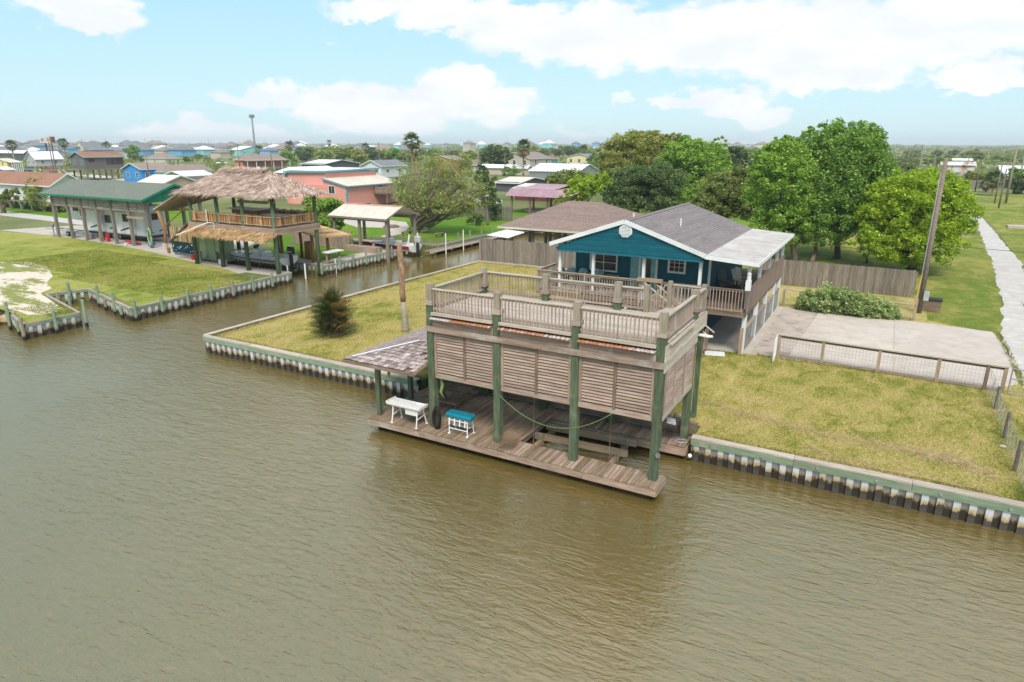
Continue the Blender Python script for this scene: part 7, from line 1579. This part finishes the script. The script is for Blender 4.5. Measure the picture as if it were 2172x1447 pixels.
tree('tree', 'gnarled small tree at the left edge beside the white stilted house', tuple(G(8, 452)), [ell(12, 418, 20, 12, G(8, 452).y), ell(28, 408, 14, 9, G(8, 452).y)], 'leaf_olive', 3000, .16, trunk=.35, limbs=6)
tree('bush', 'rounded green tree in front of the vivid blue house', tuple(G(281, 340)), [ell(281, 324, 17, 13, G(281, 340).y)], 'leaf_green', 4000, .5, trunk=.4, limbs=3, cat='bush')
tree('bush', 'dark bush in front of the tan hip roofed cream house', tuple(G(340, 348)), [ell(340, 340, 16, 8, G(340, 348).y)], 'leaf_dark', 2500, .4, trunk=.3, limbs=2, cat='bush')
tree('tree', 'green tree right of the coral porch house', tuple(G(610, 352)), [ell(608, 338, 22, 15, G(610, 352).y)], 'leaf_green', 4000, .4, trunk=.3, limbs=3)
tree('bush', 'red flowering bush behind the rusty brown roof', tuple(G(108, 368)), [ell(108, 362, 12, 5, G(108, 368).y)], 'flower_red', 1500, .4, trunk=.2, limbs=2, cat='bush')
tree('tree', 'pale leafed clump on the edge of the marsh at the right edge', tuple(G(2165, 412)), [ell(2165, 392, 22, 18, G(2165, 412).y)], 'leaf_dark', 4500, .3, trunk=.3, limbs=3)
tree('bush', 'long rounded hedge of pale green shrubs along the concrete drive', (-1.6, 46.4, GZ), [((-3.7, 46.7, 1.7), (.75, .6, .8)), ((-2.7, 46.7, 1.85), (.9, .7, 1.0)), ((-1.6, 46.7, 1.85), (.95, .7, .95)), ((-.5, 46.7, 1.75), (.9, .7, .85)), ((.4, 46.8, 1.6), (.8, .6, .7)), ((1.1, 46.9, 1.4), (.4, .4, .45)), ((-4.2, 46.8, 1.4), (.4, .4, .5))], 'leaf_pale', 30000, .07, trunk=.05, limbs=4, cat='hedge', clump=.3, per=60)
tree('bush', 'low dark shrub at the foot of the dock wall beside the boathouse', (-15.8, 24.7, GZ), [((-15.9, 24.9, 1.35), (.9, .35, .35)), ((-14.9, 25.0, 1.3), (.5, .3, .3))], 'leaf_olive', 4500, .06, trunk=.04, limbs=3, cat='bush')
# mid-distance shrubs and far trees, alike
tvars = []
for i, mt in enumerate(('leaf_green', 'leaf_olive', 'leaf_dark', 'leaf_wispy', 'leaf_olive', 'leaf_gold')):
    TKN = ['mid green', 'olive', 'dark green', 'pale green', 'brownish olive', 'golden green'][i]; t = thing('tree', 'rounded %s distant tree among the far houses' % TKN, 'tree', (0, 0, 0), 'distant %s trees between the far houses' % TKN)
    v, f, cc = leaves([((0, 0, 3.6), (3.6, 3.2, 2.4)), ((1.6, .8, 4.4), (2.2, 2, 1.6)), ((-2.0, -.4, 3.0), (2.4, 2.2, 1.8))], 2200, .42, clump=.32, per=40); npmesh('crown', v, f, mt, t, center=False)
    m_ = MB(); m_.tube([(0, 0, -.3), (.1, 0, 3)], [.25, .15], 6); m_.obj('trunk', 'bark', t); tvars.append(t)
used = set()
spots = []
for n_ in range(30): spots.append((random.uniform(640, 870), random.uniform(328, 346), random.uniform(.8, 1.3)))
for n_ in range(12): spots.append((random.uniform(860, 1010), random.uniform(330, 352), random.uniform(.8, 1.2)))
for n_ in range(26): spots.append((random.uniform(1100, 1260), random.uniform(325, 338), random.uniform(.9, 1.4)))
for n_ in range(14): spots.append((random.uniform(230, 640), random.uniform(323, 334), random.uniform(.7, 1.2)))
for n_ in range(14): spots.append((random.uniform(1480, 1700), random.uniform(326, 345), random.uniform(.8, 1.3)))
for n_ in range(30): spots.append((random.uniform(1880, 2172), random.uniform(329, 350), random.uniform(.5, 1.0)))
for n_ in range(10): spots.append((random.uniform(1880, 2010), random.uniform(350, 372), random.uniform(.5, .8)))
spots += [(2060, 392, .6), (2075, 395, .6), (2160, 400, .8), (985, 365, .9), (650, 345, 1.2), (690, 348, 1.3), (730, 346, 1.3), (760, 350, 1.2), (835, 345, 1.2), (300, 345, .5), (395, 345, .5), (440, 345, .5), (420, 340, .6), (1030, 345, .8), (1280, 372, 1.1), (1300, 385, 1.0), (1265, 360, 1.0), (245, 330, .7), (20, 330, .8), (60, 338, .5), (145, 340, .5), (8, 350, .6)]
for n_, (u, v_, s) in enumerate(spots):
    i = n_ % 6; o = tvars[i] if i not in used else copy_tree(tvars[i]); used.add(i); p = G(u, v_); o.location = (p.x, p.y, GZ); o.rotation_euler = (0, 0, random.uniform(0, 6.3)); o.scale = (s*1.15, s*1.15, s)
# far scrub as one mass to the horizon
R_ = []
for n_ in range(2600):
    u = random.uniform(-150, 2350); D = 260*math.exp(random.uniform(0, 2.5)); d = sight(u, 316); d.z = 0; d.normalize(); p = d*D
    if u > 1850 and D < 420 and random.random() < .85: continue
    s = (1.2+D*.0022)*random.uniform(.5, 1.1); R_.append((p.x, p.y, GZ+s*.3, s*1.9, s*.75))
R_ = np.array(R_); k = len(R_); mper = 26
q = rng.normal(size=(k, mper, 3)); q /= np.linalg.norm(q, axis=2)[:, :, None]; q[:, :, 2] = np.abs(q[:, :, 2])
C_ = R_[:, None, :3]+q*np.stack([R_[:, 3], R_[:, 3], R_[:, 4]], 1)[:, None, :]*rng.uniform(.5, 1, (k, mper, 1)); s_ = (R_[:, 4]*.42)[:, None, None]
a = rng.normal(size=(k, mper, 3)); a /= np.linalg.norm(a, axis=2)[:, :, None]; b = np.cross(a, rng.normal(size=(k, mper, 3))); b /= np.linalg.norm(b, axis=2)[:, :, None]
V_ = np.stack([C_-a*s_, C_+b*s_, C_+a*s_, C_-b*s_], 2).reshape(-1, 3)
o = npmesh('distant_scrub', V_, np.arange(len(V_)).reshape(-1, 4), 'leaf_olive', kind='stuff'); tag(o, 'low scrub and distant treeline reaching the horizon', 'scrub')
# sago palm and dead palm trunk
sg = thing('sago_palm', 'bushy dark sago palm with brown dead fronds on the lawn', 'palm', (-26.6, 26.9, GZ))
def pinnate(L_, mat, name):
    m = MB(); k = 22
    for i in range(k):
        t_ = .1+.9*i/k; x = L_*t_; z = .35*L_*t_-.42*L_*t_*t_; l = .24*sin(pi*min(1, t_*.9+.1))+.05
        for s in (1, -1): b = len(m.v); m.v += [(x, 0, z), (x+l*.55, s*l, z+.05), (x+.03, s*.01, z)]; m.f.append((b, b+1, b+2) if s > 0 else (b, b+2, b+1))
    m.tube([(0, 0, 0), (L_*.5, 0, L_*.07), (L_, 0, -.07*L_)], [.014, .01, .004], 3, False)
    me = bpy.data.meshes.new(name); me.from_pydata(m.v, [], m.f); me.materials.append(MATS[mat]); return me
pf = [pinnate(1.15, 'leaf_sago', 'frond'), pinnate(1.15, 'leaf_dead', 'dead_frond')]
m_ = MB(); m_.tube([(-26.6, 26.9, GZ), (-26.6, 26.9, GZ+1.2)], [.35, .25], 10); m_.obj('trunk', 'palm_dead', sg)
def sago_head(ox, oy, oz, n, L_, e0, e1, dz):
    for i in range(n):
        a = i*2.399+random.uniform(-.15, .15); f = i/n; e = e0+(e1-e0)*f+random.uniform(-.12, .12)
        dead = (cos(a-.5) > .35 and random.random() < .6 and f < .6) or random.random() < .10
        R = Matrix.Translation((-26.6+ox, 26.9+oy, GZ+oz-dz*f)) @ Matrix.Rotation(a, 4, 'Z') @ Matrix.Rotation(-e, 4, 'Y') @ Matrix.Rotation(random.uniform(-.6, .6), 4, 'X') @ Matrix.Scale(L_*random.uniform(.85, 1.12), 4)
        link('dead_frond' if dead else 'frond', pf[1 if dead else 0], None, sg, R)
sago_head(0, 0, 1.25, 120, 1.25, 1.45, .25, .3)
sago_head(0, 0, .85, 60, 1.12, .7, .0, .4)
for k in range(7): sago_head(.62*cos(k*.9), .55*sin(k*.9), .35, 16, .80, 1.2, .05, .15)
dp = thing('dead_palm_trunk', 'bare headless palm trunk, pale below and ragged red brown above, on the lawn', 'palm trunk', (-23.57, 29.58, GZ))
bx, by = -23.57, 29.58; zt = ZH(bx, by, 515); zm = ZH(bx, by, 640)
m_ = MB(); m_.tube([(bx, by, GZ-.1), (bx, by, GZ+.2), (bx-.02, by, (GZ+zm)/2), (bx-.06, by, zm)], [.24, .20, .165, .15], 14); m_.obj('trunk', 'palm_smooth', dp, smooth=True)
pts = [(bx-.06-.07*i/9-.03*sin(i), by, zm+(zt-zm)*i/9) for i in range(10)]; m_ = MB(); m_.tube(pts, [.155, .165, .15, .165, .155, .17, .15, .165, .15, .08], 14); m_.obj('ragged_trunk', 'palm_dead', dp, smooth=True)
m_ = MB()
for i in range(140):
    a = random.uniform(0, 6.28); z = random.uniform(zm, zt); f = (z-zm)/(zt-zm); cxp = bx-.06-.07*f; m_.add([(cxp+cos(a)*.14, by+sin(a)*.14, z), (cxp+cos(a+.25)*.15, by+sin(a+.25)*.15, z), (cxp+cos(a+.1)*.20, by+sin(a+.1)*.20, z+random.uniform(.05, .16))], [(0, 1, 2)])
m_.obj('bark_splinters', 'palm_dead', dp, kind='stuff')
# palms
def pxpalm(label, u, vb, vt, cr, y=None, **k):
    b = G(u, vb) if y is None else PY(u, vb, y); z = ZH(b.x, b.y, vt); s = depth((b.x, b.y, z))/CF; return palm(label, (b.x, b.y, GZ), z-GZ-cr*s*.35, cr=cr*s, trunk=max(.18, 2.6*s*.7), **k)
pxpalm('tall fan palm with a shaggy trunk among the trees left of centre', 876, 372, 292, 24, nf=22, bark='palm_dead', join=True)
pxpalm('second lower palm head leaning out of the tall fan palm', 884, 372, 315, 16, nf=14, dead=4, bark='palm_dead', join=True)
pxpalm('skirted fan palm with a brown beard in front of the beige house', 1110, 372, 304, 20, nf=26, dead=26, skirt=1.5, bark='palm_dead', join=True)
pxpalm('fan palm rising behind the yellow house at the far left', 34, 358, 304, 15, nf=18, dead=12, join=True)
pxpalm('palm left of the cream house, lower of a pair', 142, 345, 299, 15, nf=16, dead=10, join=True)
pxpalm('palm behind the cream house, darker and bushy', 229, 336, 306, 13, nf=16, dead=10, join=True)
pxpalm('short bushy palm right of the aqua building', 552, 336, 314, 13, nf=16, dead=8, join=True)
pxpalm('bushy palm left of the charcoal metal building', 617, 340, 306, 14, nf=16, dead=10, join=True)
pxpalm('round headed palm next to the coral house roof', 636, 342, 318, 14, nf=16, dead=8, join=True)
pxpalm('thin palm among the skyline trees in the middle', 700, 330, 301, 9, nf=12, dead=4, join=True)
pxpalm('short palm left of the tall fan palm', 776, 340, 309, 12, nf=14, dead=6, join=True)
pxpalm('palm in the scrub left of the gold tinged oak', 1236, 345, 314, 14, nf=16, dead=8, join=True)
pxpalm('low palm beside the previous one in the scrub near the gold oak', 1222, 345, 320, 11, nf=14, dead=8, join=True)
pxpalm('shaggy palm on the lawn beyond the road, right of two', 2103, 415, 372, 26, nf=22, dead=18, bark='palm_dead', join=True)
pxpalm('dark palm left of the shaggy one beyond the road', 2091, 408, 384, 20, nf=18, dead=22, bark='palm_dead', join=True)
pxpalm('leaning palm in front of the rust streaked building', 2036, 382, 362, 18, nf=18, dead=8, bark='palm_dead', join=True)
pxpalm('bushy low palm by the grey fence at the right', 2152, 398, 372, 18, nf=18, dead=6, join=True)
pxpalm('tall thin palm on the right edge of the photograph', 2160, 392, 304, 8, nf=12, dead=6, join=True)
pxpalm('shorter tall palm beside the one on the right edge', 2168, 392, 296, 7, nf=12, dead=6, join=True)
pxpalm('small palm far off left of the red roofed hut', 1908, 352, 338, 9, nf=12, dead=6, join=True)
# ================================================================== POLES, WIRES, SIGNS, CARS
def pole(label, u, vb, vt, r=.15, arm=None, tilt=0, name='utility_pole', mat='pole_wood', base=None, group=None, extra=None):
    b = base or G(u, vb); z = ZH(b.x, b.y, vt); t = thing(name, label, 'utility pole', (b.x, b.y, GZ), group)
    m = MB(); m.tube([(b.x, b.y, GZ-.2), (b.x+tilt, b.y, z)], [r*1.15, r*.8], 9); m.obj('pole', mat, t, smooth=True)
    if arm:
        for zz in arm: board(t, 'cross_arm', (b.x+tilt-1.2, b.y, z-zz), (b.x+tilt+1.2, b.y, z-zz), .1, .12, mat)
        for x in (-1.1, -.4, .5, 1.1): m = MB(); m.tube([(b.x+tilt+x, b.y, z-arm[0]+.05), (b.x+tilt+x, b.y, z-arm[0]+.3)], .05, 5); m.obj('insulator', 'white_paint', t)
    return t, b, z
t, b, z = pole('near wooden utility pole with a metal conduit and yellow guard beside the picket fence', 1948, 664, 336, r=.145)
m_ = MB(); m_.tube([(b.x-.19, b.y-.05, GZ+.6), (b.x-.15, b.y-.05, z-.8)], .035, 6); m_.obj('conduit', 'aluminium', t)
m_ = MB(); m_.tube([(b.x-.32, b.y-.35, GZ), (b.x-.2, b.y-.3, 3.6)], .035, 6); m_.obj('guy_guard', 'yellow_guard', t)
m_ = MB(); m_.box((b.x+.1, b.y-.35, GZ+.9), (b.x+.4, b.y-.1, GZ+1.5)); m_.obj('meter_box', 'aluminium', t)
NP = (b.x, b.y, z)
ub = thing('storage_bin', 'dark lidded timber bin standing beside the near utility pole', 'bin', (3.1, 50.5, GZ)); q = MB(); q.box((2.75, 50.1, GZ), (3.75, 50.8, GZ+.75)); q.obj('box', 'wood_brown', ub); q = MB(); q.box((2.7, 50.05, GZ+.75), (3.8, 50.85, GZ+.85)); q.obj('lid', 'dark_metal', ub)
for a in ((2109, 432, 343, 'thin leaning pole left of three beyond the road', .11), (2118, 442, 358, 'darker thin pole in the middle of three beyond the road', .12), (2068, 406, 338, 'pole with a white guard behind the dark palm', .13), (2046, 385, 331, 'pole in front of the rust streaked building', .13), (1948, 355, 309, 'pole with a cross arm and a transformer behind the yellow green tree', .16),
          (2005, 352, 325, 'short far pole beyond the rust streaked building', .12), (1922, 363, 316, 'thick pale stub pole behind the big green tree', .24), (1931, 362, 310, 'dark pole beside the thick pale stub pole', .14), (2136, 376, 326, 'dark pole left of the large white roof', .14)):
    t, b, z = pole(a[3], a[0], a[1], a[2], r=a[4], arm=(.5,) if 'cross arm' in a[3] else None)
    if 'transformer' in a[3]: m_ = MB(); m_.tube([(b.x+.4, b.y-.3, z-5), (b.x+.4, b.y-.3, z-3.6)], .45, 8); m_.obj('transformer', 'grey_metal', t)
pole('cross armed pole rising out of the yellow green tree crown', 1975, 385, 330, r=.16, arm=(1.4,), base=Vector((PY(1975, 385, 105).x, 105, GZ)))
t, b, z = pole('tall headless palm pole right of three beyond the road', 2133, 431, 312, r=.19, mat='bark_pale', name='dead_palm_trunk')
FP_ = [(22, 345, 298, 'pole at the far left beside the fan palm'), (122, 378, 288, 'near leaning pole in front of the grey gabled house'), (116, 372, 300, 'second pole close behind the near leaning one'), (178, 325, 292, 'pole in front of the cream house, left'), (228, 325, 293, 'pole in front of the cream house, right'),
       (213, 325, 298, 'thin pole on the cream house roof line'), (318, 388, 322, 'pole rising over the white shed roof behind the carport'), (312, 330, 294, 'pole by the vivid blue house'), (318, 328, 300, 'second pole by the vivid blue house'), (357, 345, 302, 'pole by the navy house'), (446, 336, 296, 'thin pole in front of the white flat building'),
       (509, 362, 306, 'stout pole in front of the coral porch house'), (580, 385, 322, 'pole right of the coral porch house'), (565, 325, 297, 'far pole right of the tower'), (606, 328, 303, 'pole left of the bushy palm'), (806, 372, 302, 'dark pole beside the white cottage'), (1016, 372, 307, 'dark pole right of the wispy tree'), (1071, 374, 324, 'grey pole left of the skirted palm'), (735, 320, 303, 'far pole on the skyline in the middle')]
for (u, vb, vt, lb) in FP_: pole(lb, u, vb, vt, r=.15)
for n_ in range(26):
    u = random.uniform(10, 860); pole('thin distant utility pole in the far neighbourhood', u, random.uniform(320, 331), random.uniform(297, 306), r=.17, group='thin distant utility poles')
def wire(p, q, sag, label, r=.012, mat='dark_metal'):
    p, q = Vector(p), Vector(q); m = MB(); m.tube([p.lerp(q, i/16)-Vector((0, 0, sag*4*(i/16)*(1-i/16))) for i in range(17)], r, 4, False); o = m.obj('wire', mat); tag(o, label, 'wire')
wire((NP[0], NP[1], NP[2]-5.2), (-5.4, 46.2, 6.2), .7, 'service wire from the near utility pole to the porch roof of the teal house', .014)
wire((NP[0], NP[1], NP[2]-5.2), (45, 52, 6.2), .6, 'wire running right from the near utility pole past the road', .014)
b2 = PY(1975, 385, 105); wire((NP[0], NP[1], NP[2]-.3), (b2.x, 105, ZH(b2.x, 105, 330)-1), 1.0, 'overhead wire from the near utility pole to the cross armed pole', .012)
b3 = G(122, 378); b4 = G(318, 388); wire((b3.x, b3.y, ZH(b3.x, b3.y, 300)), (b4.x, b4.y, ZH(b4.x, b4.y, 325)), 1.2, 'overhead wire between two poles above the grey stilt house', .03)
for (a_, b_, lb) in (((22, 345, 300), (122, 378, 291), 'overhead wire from the far left pole to the near leaning pole'), ((178, 325, 294), (228, 325, 295), 'overhead wire between the poles of the cream house'), ((509, 362, 308), (806, 372, 304), 'long overhead wire above the pink house'), ((806, 372, 304), (1016, 372, 309), 'overhead wire crossing behind the wispy tree'), ((1016, 372, 309), (1071, 374, 326), 'overhead wire dropping to the grey pole by the skirted palm'), ((318, 388, 325), (509, 362, 308), 'overhead wire above the thatched roof')):
    pa, pb = G(a_[0], a_[1]), G(b_[0], b_[1]); wire((pa.x, pa.y, ZH(pa.x, pa.y, a_[2])), (pb.x, pb.y, ZH(pb.x, pb.y, b_[2])), 1.0, lb, .02)
# tower
d = sight(541, 316); d.z = 0; d.normalize(); p = d*560; z = ZH(p.x, p.y, 243); tw = thing('cell_tower', 'tall slim mobile phone mast on the skyline above the thatched bar', 'mast', (p.x, p.y, GZ))
m_ = MB(); m_.tube([(p.x, p.y, GZ), (p.x, p.y, z)], [.9, .45], 8); m_.obj('mast', 'steel', tw)
for i in range(9): a = i*2*pi/9; m_ = MB(); m_.box((p.x+cos(a)*1.6-.25, p.y+sin(a)*1.6-.25, z-2.4), (p.x+cos(a)*1.6+.25, p.y+sin(a)*1.6+.25, z-.1)); m_.obj('antenna', 'steel', tw)
m_ = MB(); m_.tube([(p.x, p.y, z-1.2), (p.x, p.y, z-1.0)], 1.6, 9); m_.obj('platform', 'steel', tw)
# billboard
d = sight(104, 316); d.z = 0; d.normalize(); p = d*430; z0, z1 = ZH(p.x, p.y, 303), ZH(p.x, p.y, 290); bbd = thing('billboard', 'large white billboard with a red and dark poster on two posts at the far left', 'billboard', (p.x, p.y, GZ))
s = depth(p)/CF; R = Matrix.Translation((p.x, p.y, 0)) @ Matrix.Rotation(-atan2(d.x, d.y), 4, 'Z'); w = 13.5*s
def bbx(x0, x1, za, zb, y0, y1, nm, mt): m = MB(); m.box((x0, y0, za), (x1, y1, zb)); m.v = [tuple(R @ Vector(q)) for q in m.v]; m.obj(nm, mt, bbd)
bbx(-w, w, z0, z1, 0, .6, 'panel', 'wall_white'); bbx(-w*.1, w*.35, z0+.8, z1-.6, -.1, 0, 'poster_patch', 'wall_coral'); bbx(w*.6, w, z0, z1, -.1, 0, 'poster_patch', 'maroon'); bbx(w*.42, w*.6, z0, z1, -.12, 0, 'poster_patch', 'metal_charcoal'); bbx(-w*.8, -w*.5, z1-2.2, z1-1.0, -.1, 0, 'poster_patch', 'grey_metal')
for x in (-w*.3, w*.45): bbx(x-.35, x+.35, GZ, z0, .1, .5, 'post', 'dark_metal')
bbx(-w, w, z0-.5, z0-.3, -1.0, .2, 'catwalk', 'steel')
# vehicles far off
def car(label, u, v, rz, mat, truck=False):
    b = G(u, v); r = thing('parked_car' if not truck else 'pickup_truck', label, 'car' if not truck else 'truck'); L2 = 2.4 if not truck else 2.8
    q = rbox((-L2, -.92, .45), (L2, .92, 1.05), .15); q.obj('body', mat, r); q = MB(); x0, x1 = (-1.5, 1.0) if not truck else (-.3, 1.4)
    q.add([(x0, -.82, 1.0), (x1, -.82, 1.0), (x1, .82, 1.0), (x0, .82, 1.0), (x0+.35, -.7, 1.65), (x1-.6, -.7, 1.65), (x1-.6, .7, 1.65), (x0+.35, .7, 1.65)], BOX); q.obj('cabin', 'glass_dark', r); q = MB(); q.box((x0+.35, -.7, 1.64), (x1-.6, .7, 1.72)); q.obj('cabin_roof', mat, r)
    for x in (-L2*.62, L2*.62):
        for y in (-.9, .72): q = MB(); q.tube([(x, y, .35), (x, y+.18, .35)], .35, 10); q.obj('wheel', 'black_rubber', r)
    r.location = (b.x, b.y, GZ); r.rotation_euler.z = rz
car('white pickup truck parked beyond the brown hip roof', 471, 349, .3, 'white_metal', True)
car('grey car parked under the grey gabled house', 64, 364, .2, 'grey_metal'); car('silver car parked near the vivid blue house', 298, 333, .4, 'aluminium'); car('blue car parked beyond the navy house', 425, 331, 0, 'navy_paint')
car('white car beyond the wispy tree beside the pale drive', 1035, 437, .1, 'white_metal'); car('white van by the green tree left of the charcoal metal building', 640, 362, .1, 'white_metal')
picket_fence('grey weathered fence beyond the road at the right behind the palms', tuple(G(2052, 400))[:2], tuple(G(2172, 398))[:2], 2.0, w=.5, gap=.03)
def bench(label, u, v): b = G(u, v); t = thing('bench', label, 'bench', (b.x, b.y, GZ)); board(t, 'seat', (b.x, b.y-.8, GZ+.45), (b.x, b.y+.8, GZ+.45), .4, .06, 'wood_dock'); [board(t, 'leg', (b.x, b.y+s, GZ), (b.x, b.y+s, GZ+.42), .1, .3, 'wood_dock', up=(0, 1, 0)) for s in (-.7, .7)]
bench('grey timber bench on the green yard beside the canal wall', 932, 503); bench('tan timber bench under the wispy tree', 862, 499)
m_ = MB(); m_.sphere((0, 0, 0), 1, 12, 4, (1.1, 1.1, .25)); o = m_.obj('fire_pit', 'wood_brown'); b = G(830, 482); o.location = (b.x, b.y, GZ+.1); tag(o, 'round brown fire pit on the green yard behind the cream roofed dock', 'fire pit')
cv = thing('culvert', 'short concrete culvert crossing the grass verge right of the road', 'culvert', tuple(G(2165, 485))); b = G(2160, 484); q = MB(); q.box((b.x-1.2, b.y-.6, GZ), (b.x+4, b.y+1.0, GZ+.3)); q.obj('headwall', 'concrete_slab', cv); q = MB(); q.tube([(b.x+.8, b.y-.65, GZ+.12), (b.x+.8, b.y-.6, GZ+.12)], .2, 10); q.obj('pipe_mouth', 'black_rubber', cv)

# ------------------------------------------------------------------ air
HAZE = .00022
if HAZE:
    m = bpy.data.materials.new('haze'); m.use_nodes = True; t = m.node_tree; t.nodes.clear()
    v = N(t, 'ShaderNodeVolumePrincipled', {'Color': (.92, .96, 1.0, 1), 'Density': HAZE, 'Anisotropy': 0.0}); N(t, 'ShaderNodeOutputMaterial', {'Volume': v.outputs[0]}); MATS['haze'] = m
    q = MB(); q.box((-7600, -4600, -3.2), (7600, 9600, 50)); o = q.obj('haze', 'haze', kind='stuff'); tag(o, 'thin pale haze in the air over the canals and houses', 'haze')
